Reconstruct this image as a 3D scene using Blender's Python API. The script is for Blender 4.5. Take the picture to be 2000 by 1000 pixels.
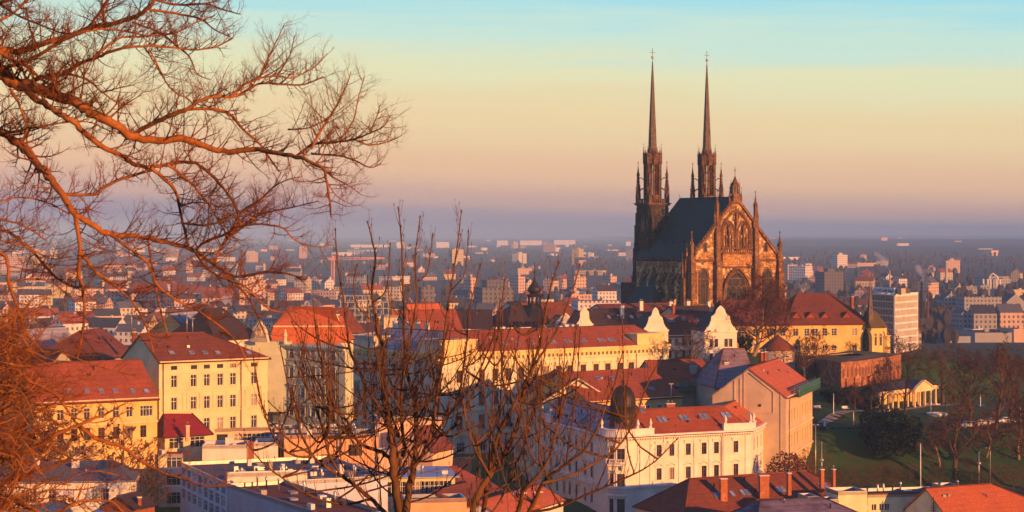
import bpy, bmesh, math, random
from mathutils import Vector, Matrix, noise
R = math.radians
RND = random.Random(7)
for o in list(bpy.data.objects): bpy.data.objects.remove(o)
scene = bpy.context.scene
COL = scene.collection
# ------------------------------------------------------------------ camera
F, CX, HY, CZ = 3930.0, 1000.0, 455.0, 60.0      # focal length in photo pixels, optical axis, horizon row, camera height
cam = bpy.data.cameras.new("camera"); camo = bpy.data.objects.new("camera", cam); COL.objects.link(camo)
camo.location = (0, 0, CZ); camo.rotation_euler = (R(90), 0, 0)
cam.sensor_width = 36; cam.lens = F / 2000 * 36; cam.shift_y = -(500 - HY) / 2000
cam.clip_start = .5; cam.clip_end = 60000
cam.dof.use_dof = True; cam.dof.focus_distance = 700; cam.dof.aperture_fstop = 9
scene.camera = camo
# ------------------------------------------------------------------ light
SUN_EL, SUN_AZ = R(9), R(136)                    # azimuth clockwise from +Y
sdir = Vector((math.sin(SUN_AZ) * math.cos(SUN_EL), math.cos(SUN_AZ) * math.cos(SUN_EL), math.sin(SUN_EL)))
sun = bpy.data.lights.new("sun", 'SUN'); suno = bpy.data.objects.new("sun", sun); COL.objects.link(suno)
sun.energy = 5; sun.angle = R(.5); sun.color = (1, .40, .10)
suno.rotation_euler = sdir.to_track_quat('Z', 'Y').to_euler(); suno.location = (0, 0, 300)
world = bpy.data.worlds.new("World"); scene.world = world; world.use_nodes = True
wn, wl = world.node_tree.nodes, world.node_tree.links
bg = wn['Background']; bg.inputs[1].default_value = .73
sky = wn.new('ShaderNodeTexSky'); sky.sky_type = 'NISHITA'; sky.sun_disc = False
sky.sun_elevation = SUN_EL; sky.sun_rotation = SUN_AZ
def srgb(r, g, b): return tuple(((c / 255) / 12.92 if c < 11 else ((c / 255 + .055) / 1.055) ** 2.4) for c in (r, g, b)) + (1,)
def mathn(t, op, a, b=None, c=None):
    n = t.nodes.new('ShaderNodeMath'); n.operation = op
    for i, v in enumerate((a, b, c)):
        if v is None: continue
        if isinstance(v, (int, float)): n.inputs[i].default_value = v
        else: t.links.new(v, n.inputs[i])
    return n.outputs[0]
WT = world.node_tree
geo = wn.new('ShaderNodeTexCoord')
sep = wn.new('ShaderNodeSeparateXYZ'); wl.new(geo.outputs['Generated'], sep.inputs[0])
mp = wn.new('ShaderNodeMapping'); mp.inputs['Scale'].default_value = (2.2, 2.2, 34); mp.inputs['Rotation'].default_value = (0, R(-2.5), 0)
wl.new(geo.outputs['Generated'], mp.inputs[0])
nz = wn.new('ShaderNodeTexNoise'); nz.inputs['Scale'].default_value = 2.3; nz.inputs['Detail'].default_value = 6; nz.inputs['Roughness'].default_value = .55
wl.new(mp.outputs[0], nz.inputs[0])
wob = mathn(WT, 'MULTIPLY_ADD', nz.outputs[0], .030, -.015)
nz2 = wn.new('ShaderNodeTexNoise'); nz2.inputs['Scale'].default_value = 7; nz2.inputs['Detail'].default_value = 8; nz2.inputs['Roughness'].default_value = .62; wl.new(mp.outputs[0], nz2.inputs[0])
wob2 = mathn(WT, 'MULTIPLY_ADD', nz2.outputs[0], .014, -.007)
wob = mathn(WT, 'ADD', wob, wob2)
fade = mathn(WT, 'MULTIPLY', sep.outputs[2], 12); 
fade = mathn(WT, 'MINIMUM', fade, 1); fade = mathn(WT, 'MAXIMUM', fade, 0)
wob = mathn(WT, 'MULTIPLY', wob, fade)
el = mathn(WT, 'ADD', sep.outputs[2], wob)
el = mathn(WT, 'MULTIPLY_ADD', sep.outputs[0], .035, el)       # deeper blue towards the right
el = mathn(WT, 'ADD', el, -.003)
tt = mathn(WT, 'MULTIPLY', el, 4.0)
cr = wn.new('ShaderNodeValToRGB'); cr.color_ramp.interpolation = 'EASE'; wl.new(tt, cr.inputs[0])
STOPS = [(0, (140, 126, 152)), (.005, (160, 142, 154)), (.012, (204, 164, 150)), (.027, (232, 188, 150)), (.054, (234, 208, 160)), (.077, (224, 222, 180)),
         (.097, (196, 224, 210)), (.115, (160, 216, 226)), (.135, (118, 196, 222)), (.18, (82, 135, 200)), (.25, (80, 112, 185))]
while len(cr.color_ramp.elements) < len(STOPS): cr.color_ramp.elements.new(.5)
for e, (p, c) in zip(cr.color_ramp.elements, STOPS): e.position = p * 4; e.color = srgb(*c)
smix = wn.new('ShaderNodeMix'); smix.data_type = 'RGBA'
sscale = wn.new('ShaderNodeMix'); sscale.data_type = 'RGBA'; sscale.blend_type = 'MULTIPLY'; sscale.inputs[0].default_value = 1
SKY = .15
wl.new(sky.outputs[0], sscale.inputs[6]); sscale.inputs[7].default_value = (SKY, SKY, SKY * 1.05, 1)
mr = wn.new('ShaderNodeMapRange'); mr.inputs[1].default_value = .25; mr.inputs[2].default_value = 1; mr.inputs[4].default_value = .65; wl.new(sep.outputs[2], mr.inputs[0])
wl.new(mr.outputs[0], smix.inputs[0]); wl.new(cr.outputs[0], smix.inputs[6]); wl.new(sscale.outputs[2], smix.inputs[7])
wl.new(smix.outputs[2], bg.inputs[0])
scene.view_settings.view_transform = 'Standard'; scene.view_settings.look = 'None'
scene.view_settings.exposure = .6; scene.view_settings.gamma = 1
scene.cycles.max_bounces = 5; scene.cycles.diffuse_bounces = 2; scene.cycles.glossy_bounces = 2; scene.cycles.volume_bounces = 1
scene.cycles.transparent_max_bounces = 6; scene.cycles.caustics_reflective = False
# ------------------------------------------------------------------ pixel to world
def PX(px, Y): return (px - CX) / F * Y
def PZ(py, Y): return CZ + (HY - py) / F * Y
def P(px, py, Y): return Vector((PX(px, Y), Y, PZ(py, Y)))
def YZ(py, z): return (CZ - z) * F / (py - HY)       # depth at which height z shows on row py
def V2(a): return Vector((a[0], a[1]))
# ------------------------------------------------------------------ materials
MATS = {}
class NT:
    def __init__(s, name):
        s.m = bpy.data.materials.new(name); s.m.use_nodes = True; s.t = s.m.node_tree
        s.b = s.t.nodes['Principled BSDF']; s.n = s.t.nodes; s.l = s.t.links
        s.b.inputs['Specular IOR Level'].default_value = .25
    def node(s, kind, **k):
        n = s.n.new(kind)
        for a, v in k.items():
            if a.startswith('i_'): n.inputs[a[2:]].default_value = v
            else: setattr(n, a, v)
        return n
    def coord(s, which='Object', scale=(1, 1, 1), rot=(0, 0, 0)):
        tc = s.node('ShaderNodeTexCoord'); mp = s.node('ShaderNodeMapping'); mp.inputs['Scale'].default_value = scale; mp.inputs['Rotation'].default_value = rot
        s.l.new(tc.outputs[which], mp.inputs[0]); return mp.outputs[0]
    def noise(s, co, scale, detail=4, rough=.6):
        n = s.node('ShaderNodeTexNoise'); n.inputs['Scale'].default_value = scale; n.inputs['Detail'].default_value = detail; n.inputs['Roughness'].default_value = rough
        s.l.new(co, n.inputs[0]); return n.outputs[0]
    def ramp(s, f, a, b, lo=0., hi=1.):
        n = s.node('ShaderNodeMapRange'); n.inputs[1].default_value = a; n.inputs[2].default_value = b; n.inputs[3].default_value = lo; n.inputs[4].default_value = hi
        s.l.new(f, n.inputs[0]); return n.outputs[0]
    def mix(s, f, a, b, mode='MIX'):
        n = s.node('ShaderNodeMix', data_type='RGBA', blend_type=mode)
        for i, v in ((0, f), (6, a), (7, b)):
            if isinstance(v, (int, float)): n.inputs[i].default_value = v
            elif isinstance(v, tuple): n.inputs[i].default_value = v if len(v) == 4 else v + (1,)
            else: s.l.new(v, n.inputs[i])
        return n.outputs[2]
    def col(s, c): s.l.new(c, s.b.inputs['Base Color'])
    def bump(s, h, st=.3, d=.1):
        n = s.node('ShaderNodeBump'); n.inputs['Strength'].default_value = st; n.inputs['Distance'].default_value = d
        s.l.new(h, n.inputs['Height']); s.l.new(n.outputs[0], s.b.inputs['Normal'])
    def rough(s, v): s.b.inputs['Roughness'].default_value = v
def shade(c, k): return tuple(min(1, x * k) for x in c)
def plaster(name, c, dirt=.25):
    if name in MATS: return MATS[name]
    n = NT(name); co = n.coord()
    a = n.noise(co, .35, 6, .65); b = n.noise(n.coord('Object', (1.2, 1.2, .12)), 1.1, 5, .7); g = n.noise(co, 5, 3)
    x = n.mix(n.ramp(a, .35, .7), shade(c, 1.08), shade(c, .78))
    x = n.mix(n.ramp(b, .55, .8, 0, dirt), x, shade((c[0] * .55, c[1] * .5, c[2] * .48), 1))
    x = n.mix(n.ramp(g, .3, .7, 0, .18), x, shade(c, .8))
    n.col(x); n.rough(.9); n.bump(g, .15, .02); MATS[name] = n.m; return n.m
def tiles(name, c, c2=None, stripe=.35, frost=None, row=.42):
    if name in MATS: return MATS[name]
    n = NT(name); co = n.coord(); uv = n.coord('UV')
    c2 = c2 or shade(c, .55)
    a = n.noise(co, .22, 6, .7); g = n.noise(n.coord('UV', (3.2, 2.4, 1)), 1.0, 2, .5)
    b4 = n.noise(co, .8, 5, .7); x = n.mix(n.ramp(a, .3, .72), c, c2); x = n.mix(n.ramp(b4, .5, .72, 0, .6), x, shade(c2, .7))
    x = n.mix(n.ramp(g, .35, .65, 0, .65), x, shade(c2, .7))
    if frost:
        f = n.noise(co, .13, 7, .75); x = n.mix(n.ramp(f, .38, .52, 0, .85), x, frost)
    sp = n.node('ShaderNodeSeparateXYZ'); n.l.new(uv, sp.inputs[0])
    fr = mathn(n.t, 'FRACT', mathn(n.t, 'DIVIDE', sp.outputs[1], row)); ft = mathn(n.t, 'FRACT', mathn(n.t, 'DIVIDE', sp.outputs[0], .3))
    bar = n.ramp(fr, .0, .22, stripe, 0)
    x = n.mix(bar, x, shade(c2, .35))
    big = mathn(n.t, 'FRACT', mathn(n.t, 'DIVIDE', sp.outputs[1], 1.3)); x = n.mix(n.ramp(big, 0, .35, stripe * .8, 0), x, shade(c2, .4))
    n.col(x); n.rough(.75); hh = mathn(n.t, 'ADD', fr, mathn(n.t, 'MULTIPLY', mathn(n.t, 'ABSOLUTE', mathn(n.t, 'SUBTRACT', ft, .5)), .8)); n.bump(hh, .5, .06)
    MATS[name] = n.m; return n.m
def stone(name, c, light, dark, sc=.9, lf=(.56, .66)):
    if name in MATS: return MATS[name]
    n = NT(name); co = n.coord()
    br = n.node('ShaderNodeTexBrick'); n.l.new(n.coord('UV'), br.inputs[0]); br.inputs['Scale'].default_value = sc
    br.inputs['Brick Width'].default_value = .8; br.inputs['Row Height'].default_value = .38; br.inputs['Mortar Size'].default_value = .03; br.inputs['Bias'].default_value = -.2
    br.inputs['Color1'].default_value = c + (1,); br.inputs['Color2'].default_value = shade(c, .5) + (1,); br.inputs['Mortar'].default_value = shade(c, .35) + (1,)
    a = n.noise(co, .45, 7, .75); b = n.noise(co, .12, 5, .7)
    vo = n.node('ShaderNodeTexVoronoi'); vo.inputs['Scale'].default_value = 1.3; n.l.new(co, vo.inputs[0])
    sv = n.node('ShaderNodeSeparateColor'); n.l.new(vo.outputs['Color'], sv.inputs[0])
    x = n.mix(n.ramp(a, .4, .7, 0, .8), br.outputs[0], dark)
    pick = mathn(n.t, 'MULTIPLY', n.ramp(sv.outputs[0], .62, .66), n.ramp(b, lf[0] - .1, lf[1]))
    x = n.mix(mathn(n.t, 'MULTIPLY', pick, .8), x, light)
    x = n.mix(n.ramp(sv.outputs[1], .7, .74, 0, .6), x, dark)
    n.col(x); n.rough(.95); n.bump(sv.outputs[0], .5, .15); MATS[name] = n.m; return n.m
def plain(name, c, rough=.6, metal=0, spec=.3, var=.2):
    if name in MATS: return MATS[name]
    n = NT(name); co = n.coord(); a = n.noise(co, 1.3, 4)
    n.col(n.mix(n.ramp(a, .3, .7), shade(c, 1 + var), shade(c, 1 - var))); n.rough(rough)
    n.b.inputs['Metallic'].default_value = metal; n.b.inputs['Specular IOR Level'].default_value = spec; MATS[name] = n.m; return n.m
def glass(name='dark_glass', c=(.02, .022, .028), rough=.12):
    if name in MATS: return MATS[name]
    n = NT(name); oi = n.node('ShaderNodeObjectInfo'); a = n.noise(n.coord(), .8, 2)
    x = n.mix(n.ramp(oi.outputs['Random'], .0, 1.), c, shade(c, 3.2)); x = n.mix(n.ramp(a, .45, .6, 0, .5), x, shade(c, .5))
    if name == 'dark_glass': x = n.mix(n.ramp(oi.outputs['Random'], .80, .82, 0, .75), x, (.42, .36, .28))
    n.col(x); n.rough(rough); n.b.inputs['Specular IOR Level'].default_value = .6; MATS[name] = n.m; return n.m
# ------------------------------------------------------------------ mesh builder
class MB:
    def __init__(s): s.v = []; s.f = []; s.m = []; s.sm = []
    def face(s, pts, m=0, smooth=False):
        i = len(s.v); s.v.extend([tuple(p) for p in pts]); s.f.append(tuple(range(i, i + len(pts)))); s.m.append(m); s.sm.append(smooth)
    def prism(s, pts, z0, z1, m=0, top=True, bot=True, mt=None):
        n = len(pts)
        for i in range(n):
            a, b = pts[i], pts[(i + 1) % n]
            s.face([(a[0], a[1], z0), (b[0], b[1], z0), (b[0], b[1], z1), (a[0], a[1], z1)], m)
        if top: s.face([(p[0], p[1], z1) for p in pts], m if mt is None else mt)
        if bot: s.face([(p[0], p[1], z0) for p in reversed(pts)], m)
    def fbox(s, fr, u0, u1, v0, v1, z0, z1, m=0):
        """box in a frame fr(u, v, z)"""
        c = [fr(u, v, z) for z in (z0, z1) for u, v in ((u0, v0), (u1, v0), (u1, v1), (u0, v1))]
        for q in ((3, 2, 1, 0), (4, 5, 6, 7), (0, 1, 5, 4), (1, 2, 6, 5), (2, 3, 7, 6), (3, 0, 4, 7)): s.face([c[i] for i in q], m)
    def box(s, c, dims, rz=0, m=0):
        cs, sn = math.cos(rz), math.sin(rz)
        fr = lambda u, v, z: (c[0] + u * cs - v * sn, c[1] + u * sn + v * cs, c[2] + z)
        s.fbox(fr, -dims[0] / 2, dims[0] / 2, -dims[1] / 2, dims[1] / 2, 0, dims[2], m)
    def slab(s, pts, t, m=0):
        """thick panel; pts counter-clockwise seen from above, extruded downwards along the normal"""
        p = [Vector(q) for q in pts]; n = (p[1] - p[0]).cross(p[-1] - p[0]).normalized()
        if n.z < 0: n = -n; p = p[::-1]
        q = [a - n * t for a in p]; s.face(p, m); s.face(q[::-1], m); k = len(p)
        for i in range(k): s.face([q[i], q[(i + 1) % k], p[(i + 1) % k], p[i]], m)
    def tube(s, pts, rad, n=6, m=0, cap=True, smooth=True):
        pts = [Vector(p) for p in pts]; k = len(pts); base = len(s.v); up = None
        for i, p in enumerate(pts):
            d = (pts[min(i + 1, k - 1)] - pts[max(i - 1, 0)])
            if d.length < 1e-9: d = Vector((0, 0, 1))
            d.normalize()
            if up is None: up = Vector((1, 0, 0)) if abs(d.x) < .8 else Vector((0, 1, 0))
            a = up - d * up.dot(d)
            if a.length < 1e-6: a = Vector((0, 1, 0)) - d * d.y
            a.normalize(); b = d.cross(a); up = a
            r = rad[i] if isinstance(rad, (list, tuple)) else rad
            for j in range(n):
                t = 2 * math.pi * j / n; q = p + (a * math.cos(t) + b * math.sin(t)) * r; s.v.append((q.x, q.y, q.z))
        for i in range(k - 1):
            for j in range(n):
                a0 = base + i * n + j; a1 = base + i * n + (j + 1) % n; s.f.append((a0, a1, a1 + n, a0 + n)); s.m.append(m); s.sm.append(smooth)
        if cap and n > 2:
            s.f.append(tuple(base + j for j in range(n))[::-1]); s.m.append(m); s.sm.append(False)
            s.f.append(tuple(base + (k - 1) * n + j for j in range(n))); s.m.append(m); s.sm.append(False)
    def lathe(s, c, prof, n=16, m=0, smooth=True, rz=0, sx=1):
        base = len(s.v)
        for r, z in prof:
            for j in range(n):
                t = 2 * math.pi * j / n + rz; s.v.append((c[0] + r * math.cos(t) * sx, c[1] + r * math.sin(t), c[2] + z))
        for i in range(len(prof) - 1):
            for j in range(n):
                a0 = base + i * n + j; a1 = base + i * n + (j + 1) % n; s.f.append((a0, a1, a1 + n, a0 + n)); s.m.append(m); s.sm.append(smooth)
        if prof[-1][0] > 1e-3: s.f.append(tuple(base + (len(prof) - 1) * n + j for j in range(n))); s.m.append(m); s.sm.append(False)
        if prof[0][0] > 1e-3: s.f.append(tuple(base + j for j in range(n))[::-1]); s.m.append(m); s.sm.append(False)
    def mesh(s, name, mats, org=(0, 0, 0)):
        me = bpy.data.meshes.new(name); ox, oy, oz = org
        me.from_pydata([(x - ox, y - oy, z - oz) for x, y, z in s.v], [], s.f)
        for mt in (mats if isinstance(mats, (list, tuple)) else [mats]): me.materials.append(mt)
        me.polygons.foreach_set('material_index', s.m); me.polygons.foreach_set('use_smooth', s.sm)
        if len(s.f) < 60000:
            uv = me.uv_layers.new(name='UV'); dat = [0.0] * (2 * len(me.loops)); k = 0
            for f in s.f:
                p0, p1, p2 = (Vector(s.v[f[0]]), Vector(s.v[f[1]]), Vector(s.v[f[-1]])); nn = (p1 - p0).cross(p2 - p0)
                if nn.length < 1e-9 or abs(nn.z) > .97 * nn.length: h, w = Vector((1, 0, 0)), Vector((0, 1, 0))
                else: nn.normalize(); h = Vector((-nn.y, nn.x, 0)).normalized(); w = nn.cross(h)
                for i in f:
                    q = s.v[i]; dat[k] = q[0] * h.x + q[1] * h.y + q[2] * h.z; dat[k + 1] = q[0] * w.x + q[1] * w.y + q[2] * w.z; k += 2
            uv.data.foreach_set('uv', dat)
        me.update(); return me
    def build(s, name, mats, parent=None, org=None):
        if not s.f: return None
        if parent is not None:
            r = parent
            while r.parent: r = r.parent
            org = r.location
        elif org is None:
            org = s.v[0]; zs = min(v[2] for v in s.v); xs = [v[0] for v in s.v]; ys = [v[1] for v in s.v]; org = ((min(xs) + max(xs)) / 2, (min(ys) + max(ys)) / 2, zs)
        o = bpy.data.objects.new(name, s.mesh(name, mats, org)); COL.objects.link(o)
        if parent is not None: o.parent = parent
        else: o.location = org
        return o
def thing(name, label, cat, loc, group=None):
    o = bpy.data.objects.new(name, None); o.empty_display_size = .5; COL.objects.link(o); o.location = loc
    o['label'] = label; o['category'] = cat
    if group: o['group'] = group
    return o
def tag(o, label=None, cat=None, group=None, kind=None):
    if label: o['label'] = label
    if cat: o['category'] = cat
    if group: o['group'] = group
    if kind: o['kind'] = kind
    return o
def copy_tree(o, parent=None):
    c = o.copy(); COL.objects.link(c)
    if parent is not None: c.parent = parent
    for ch in o.children: copy_tree(ch, c)
    return c
# ------------------------------------------------------------------ terrain heights
GP = [  # px, py, Y : ground seen or inferred in the photograph
 (1300,600,640),(1430,600,620),(1520,602,640),(1240,600,660),(1330,600,720),(1450,605,700),(1560,640,660),
 (1500,690,585),(1600,692,575),(1700,690,570),(1740,692,575),(1430,690,560),(1620,700,545),(1740,695,550),
 (1480,742,520),(1550,742,520),(1580,752,510),(1640,758,498),(1760,742,528),(1700,748,514),
 (1590,800,470),(1731,803,488),(1830,790,508),(1780,800,490),(1900,790,520),(2050,780,540),
 (1580,828,450),(1700,828,450),(1800,832,450),(1990,830,455),(2150,820,460),
 (1590,842,449),(1700,842,449),(1850,842,449),(2050,842,450),
 (1590,900,438),(1700,900,438),(1850,900,438),(2000,900,438),(2150,890,440),
 (1590,958,425),(1700,958,425),(1850,958,425),(2000,958,425),(2150,950,425),
 (1700,1010,380),(1900,1010,380),(1500,1010,380),(1290,712,540),(1400,705,530),(1350,705,530),
 (1580,770,490),(1560,860,440)]
TP = [(PX(a, c), c, PZ(b, c)) for a, b, c in GP]
TP += [(-60,350,12),(-100,340,13),(-30,340,9),(0,350,5),(-60,400,8),(-110,420,8),(-20,410,5),(20,340,4),(40,370,3),(20,430,6),(50,440,8),(10,470,8),(60,470,14),
       (0,560,6),(-60,520,3),(-140,500,2),(0,650,4),(-30,600,4),(20,600,18),(-20,700,1),(-100,650,0),(-200,600,0),(50,800,0),(0,800,0),(150,800,0),(150,680,2),(200,600,4),(230,520,6),(130,600,12),(100,660,14),(40,760,12),(-200,420,3),(-200,700,0),
       (300,700,0),(-300,300,6),(0,58,44),(-40,58,45),(40,58,43),(0,30,52.5),(-20,30,53),(20,30,52),(0,12,57.5),(0,0,58.3),(-12,12,57),(12,12,57.5),(0,-40,59),(0,100,34),(-60,110,34),(60,110,31),(0,160,21),(0,230,11),
       (-60,230,15),(60,230,10),(0,300,6),(-60,300,13),(60,300,5),(120,330,4),(-120,330,12),(170,400,5),(-150,250,14),(150,250,8),(-100,0,58),(100,0,54),(-100,80,42),(100,80,36),(-300,0,30),(300,0,25),(200,150,15),(-200,150,25)]
def hgt(x, y):
    if y > 1100 or abs(x) > 500 or y < -300: k = 1
    else: k = 0
    f = 0
    if y > 850:
        t = min(1, (y - 850) / 2500); f = t * 5 * (noise.noise(Vector((x / 900, y / 1400, 3))) )
        r = max(0, min(1, (y - 5200) / 3000)); f += r * (12 + 8 * noise.noise(Vector((x / 2500, y / 6000, 1))) + (14 if x > 900 else -8))
        if x > 0 and 4200 < y < 7500: f += 13 * math.exp(-((y - 5600) / 700) ** 2) * min(1, x / 700)
    if k: return f
    ws = zs = 0
    for a, b, z in TP:
        d = (x - a) ** 2 + (y - b) ** 2
        w = 1 / (d * d + 30); ws += w; zs += w * z
    z = zs / ws
    e = max(0, min(1, (1100 - y) / 250)) * max(0, min(1, (500 - abs(x)) / 120)) * max(0, min(1, (y + 300) / 120))
    return z * e + f * (1 - e)
# ------------------------------------------------------------------ materials used by the town
M = dict(
 white=plaster('white_plaster', (.82, .75, .62), .3), cream=plaster('cream_plaster', (.84, .64, .38)), yellow=plaster('yellow_plaster', (.80, .56, .20), .15),
 deep=plaster('ochre_plaster', (.80, .54, .19), .15), beige=plaster('beige_plaster', (.62, .47, .32)), peach=plaster('peach_plaster', (.78, .50, .33), .1), grey=plaster('grey_plaster', (.42, .38, .33)),
 green=plaster('pale_green_plaster', (.58, .60, .42)), ivory=plaster('ivory_plaster', (.76, .70, .52)), lilac=plaster('lilac_plaster', (.50, .42, .50), .1), blue=plaster('bluish_plaster', (.60, .62, .74), .1),
 pale=plaster('pale_plaster', (.78, .70, .60), .3),
 red=tiles('red_tiles', (.46, .105, .030), (.27, .06, .022)), orange=tiles('orange_tiles', (.68, .17, .045), (.48, .11, .032), .2), brick_roof=tiles('brown_red_tiles', (.30, .078, .028), (.16, .045, .022)),
 brown=tiles('dark_brown_tiles', (.085, .045, .04), (.05, .03, .03), .45), slate=tiles('frosted_slate', (.13, .12, .17), (.07, .065, .10), .5, (.40, .37, .41)),
 frost=tiles('frosted_red_tiles', (.22, .08, .06), (.14, .05, .05), .4, (.30, .22, .24)), dslate=tiles('dark_slate', (.075, .075, .10), (.04, .04, .055), .5),
 crimson=tiles('crimson_metal', (.30, .02, .03), (.20, .015, .02), .2), purple=tiles('purple_slate', (.13, .09, .13), (.08, .055, .08), .5, (.2, .16, .24)),
 felt=plain('roof_felt', (.10, .10, .12), .9), copper=plain('dark_copper', (.036, .022, .014), .5, .3, .4, .5), brick=stone('red_brick', (.42, .12, .05), (.5, .2, .1), (.25, .08, .04), 2.2),
 wframe=plain('white_frame', (.75, .72, .68)), bframe=plain('brown_frame', (.16, .05, .025)), dframe=plain('dark_frame', (.06, .05, .05)), glass=glass(), trim=plaster('white_trim', (.85, .78, .70), .1),
 ytrim=plaster('yellow_trim', (.82, .62, .28), .1), gtrim=plaster('green_and_shaded_trim', (.62, .62, .48), .1), curtain=plain('red_curtain', (.35, .02, .02)), iron=plain('iron', (.05, .05, .055), .5, .6), metal=plain('galvanised_metal', (.45, .45, .47), .4, .7),
 gold=plain('gilding', (.8, .45, .12), .25, 1), teal=plain('green_netting', (.02, .16, .12), .8), navy=plain('navy_cloth', (.015, .025, .07), .8), whitepaint=plain('white_paint', (.8, .8, .8)),
)
# ------------------------------------------------------------------ windows
WM = {}
def win_mesh(w, h, style, fm, tm, pm='glass'):
    k = (round(w, 2), round(h, 2), style, fm, tm, pm)
    if k in WM: return WM[k]
    b = MB(); fr = lambda u, v, z: (u, v, z); t = .075; y0, y1 = .13, .2
    b.fbox(fr, -w / 2, -w / 2 + t, y0, y1, 0, h); b.fbox(fr, w / 2 - t, w / 2, y0, y1, 0, h); b.fbox(fr, -w / 2 + t, w / 2 - t, y0, y1, 0, t); b.fbox(fr, -w / 2 + t, w / 2 - t, y0, y1, h - t, h)
    nm = 1 if w < 1.7 else 2
    for i in range(nm):
        u = -w / 2 + w * (i + 1) / (nm + 1); b.fbox(fr, u - t / 2, u + t / 2, y0 - .02, y1 - .01, t, h - t)
    if h > 1.5: b.fbox(fr, -w / 2 + t, w / 2 - t, y0 - .01, y1 - .02, h * .66, h * .66 + t)
    if style == 'cross': b.fbox(fr, -w / 2 + t, w / 2 - t, y0 - .01, y1 - .02, h * .33, h * .33 + t)
    if style != 'bare': b.fbox(fr, -w / 2 - .12, w / 2 + .12, -.14, .13, -.14, 0, 1)                  # sill
    if style in ('surround', 'hood', 'arch', 'pediment'):
        s = .2
        b.fbox(fr, -w / 2 - s, -w / 2, -.07, .1, 0, h, 1); b.fbox(fr, w / 2, w / 2 + s, -.07, .1, 0, h, 1); b.fbox(fr, -w / 2 - s, w / 2 + s, -.07, .1, h, h + .22, 1)
    if style in ('hood', 'pediment'):
        b.fbox(fr, -w / 2 - .18, w / 2 + .18, -.1, 0, h + .22, h + .5, 1); b.fbox(fr, -w / 2 - .4, w / 2 + .4, -.34, 0, h + .5, h + .68, 1)
        b.fbox(fr, -w / 2 - .32, -w / 2 - .16, -.2, 0, h + .1, h + .5, 1); b.fbox(fr, w / 2 + .16, w / 2 + .32, -.2, 0, h + .1, h + .5, 1)
    if style == 'arch':
        pts = [(-w / 2 - .45, h + .42), (-w / 2 - .2, h + .42), (-w * .28, h + .68), (0, h + .82), (w * .28, h + .68), (w / 2 + .2, h + .42), (w / 2 + .45, h + .42)]
        for (a, za), (c, zc) in zip(pts, pts[1:]):
            q = [(a, -.3, za), (c, -.3, zc), (c, -.3, zc + .14), (a, -.3, za + .14)]; b.face(q, 1); b.face([(a, 0, za + .14), (a, -.3, za + .14), (c, -.3, zc + .14), (c, 0, zc + .14)][::-1], 1); b.face([(a, 0, za), (a, -.3, za), (c, -.3, zc), (c, 0, zc)], 1)
        b.face([(-w * .3, -.06, h + .22), (w * .3, -.06, h + .22), (w * .24, -.06, h + .6), (0, -.06, h + .72), (-w * .24, -.06, h + .6)], 1)
    pane = MB(); pane.fbox(fr, -w / 2 + t, w / 2 - t, .165, .18, t, h - t)
    WM[k] = (b.mesh('window', [M[fm], M[tm]]), pane.mesh('pane', M[pm])); return WM[k]
def place_win(parent, pos, ang, w, h, style, fm, tm, name='window', pm='glass', label=None):
    a, p = win_mesh(w, h, style, fm, tm, pm); r = parent
    while r.parent: r = r.parent
    o = bpy.data.objects.new(name, a); COL.objects.link(o); o.parent = parent; o.location = Vector(pos) - r.location; o.rotation_euler = (0, 0, ang)
    if label: o['label'] = label
    q = bpy.data.objects.new('pane', p); COL.objects.link(q); q.parent = o; return o
def wall_face(b, A, B, z0, z1, holes, m=0, rev=.22):
    """wall from A to B (outside on the right of A->B) with rectangular holes (u, zb, w, h)"""
    A, B = V2(A), V2(B); L = (B - A).length; d = (B - A) / L; nrm = Vector((-d.y, d.x))
    hs = [(max(.02, u - w / 2), min(L - .02, u + w / 2), max(z0, zb), min(z1 - .02, zb + h)) for u, zb, w, h in holes if w / 2 < u < L - w / 2 and zb + h < z1 and zb > z0]
    us = sorted(set([0, L] + [x for q in hs for x in q[:2]])); zs = sorted(set([z0, z1] + [x for q in hs for x in q[2:]]))
    pt = lambda u, z, k=0.: (A.x + d.x * u + nrm.x * k, A.y + d.y * u + nrm.y * k, z)
    for j in range(len(zs) - 1):
        zc = (zs[j] + zs[j + 1]) / 2; run = None
        for i in range(len(us) - 1):
            uc = (us[i] + us[i + 1]) / 2; hole = any(a < uc < c and e < zc < g for a, c, e, g in hs)
            if not hole and run is None: run = us[i]
            if (hole or i == len(us) - 2) and run is not None:
                e = us[i] if hole else us[i + 1]; b.face([pt(run, zs[j]), pt(e, zs[j]), pt(e, zs[j + 1]), pt(run, zs[j + 1])], m); run = None
    for a, c, e, g in hs:
        b.face([pt(a, e), pt(a, e, rev), pt(a, g, rev), pt(a, g)][::-1], m); b.face([pt(c, e), pt(c, e, rev), pt(c, g, rev), pt(c, g)], m)
        b.face([pt(a, g), pt(a, g, rev), pt(c, g, rev), pt(c, g)][::-1], m); b.face([pt(a, e), pt(a, e, rev), pt(c, e, rev), pt(c, e)], m)
        b.face([pt(a, e, rev), pt(c, e, rev), pt(c, g, rev), pt(a, g, rev)], m)
def offset_chain(pts, d):
    """points moved inwards (left of the direction of travel) by d, mitred"""
    pts = [V2(p) for p in pts]; out = []
    for i, p in enumerate(pts):
        ns = []
        if i > 0: e = (p - pts[i - 1]).normalized(); ns.append(Vector((-e.y, e.x)))
        if i < len(pts) - 1: e = (pts[i + 1] - p).normalized(); ns.append(Vector((-e.y, e.x)))
        if len(ns) == 1: out.append(p + ns[0] * d)
        else: m = (ns[0] + ns[1]).normalized(); out.append(p + m * (d / max(.35, m.dot(ns[0]))))
    return out
def colpx(A, B, px):
    A, B = V2(A), V2(B); d = (B - A).normalized(); k = (px - CX) / F
    return (k * A.y - A.x) / (d.x - k * d.y)
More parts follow.
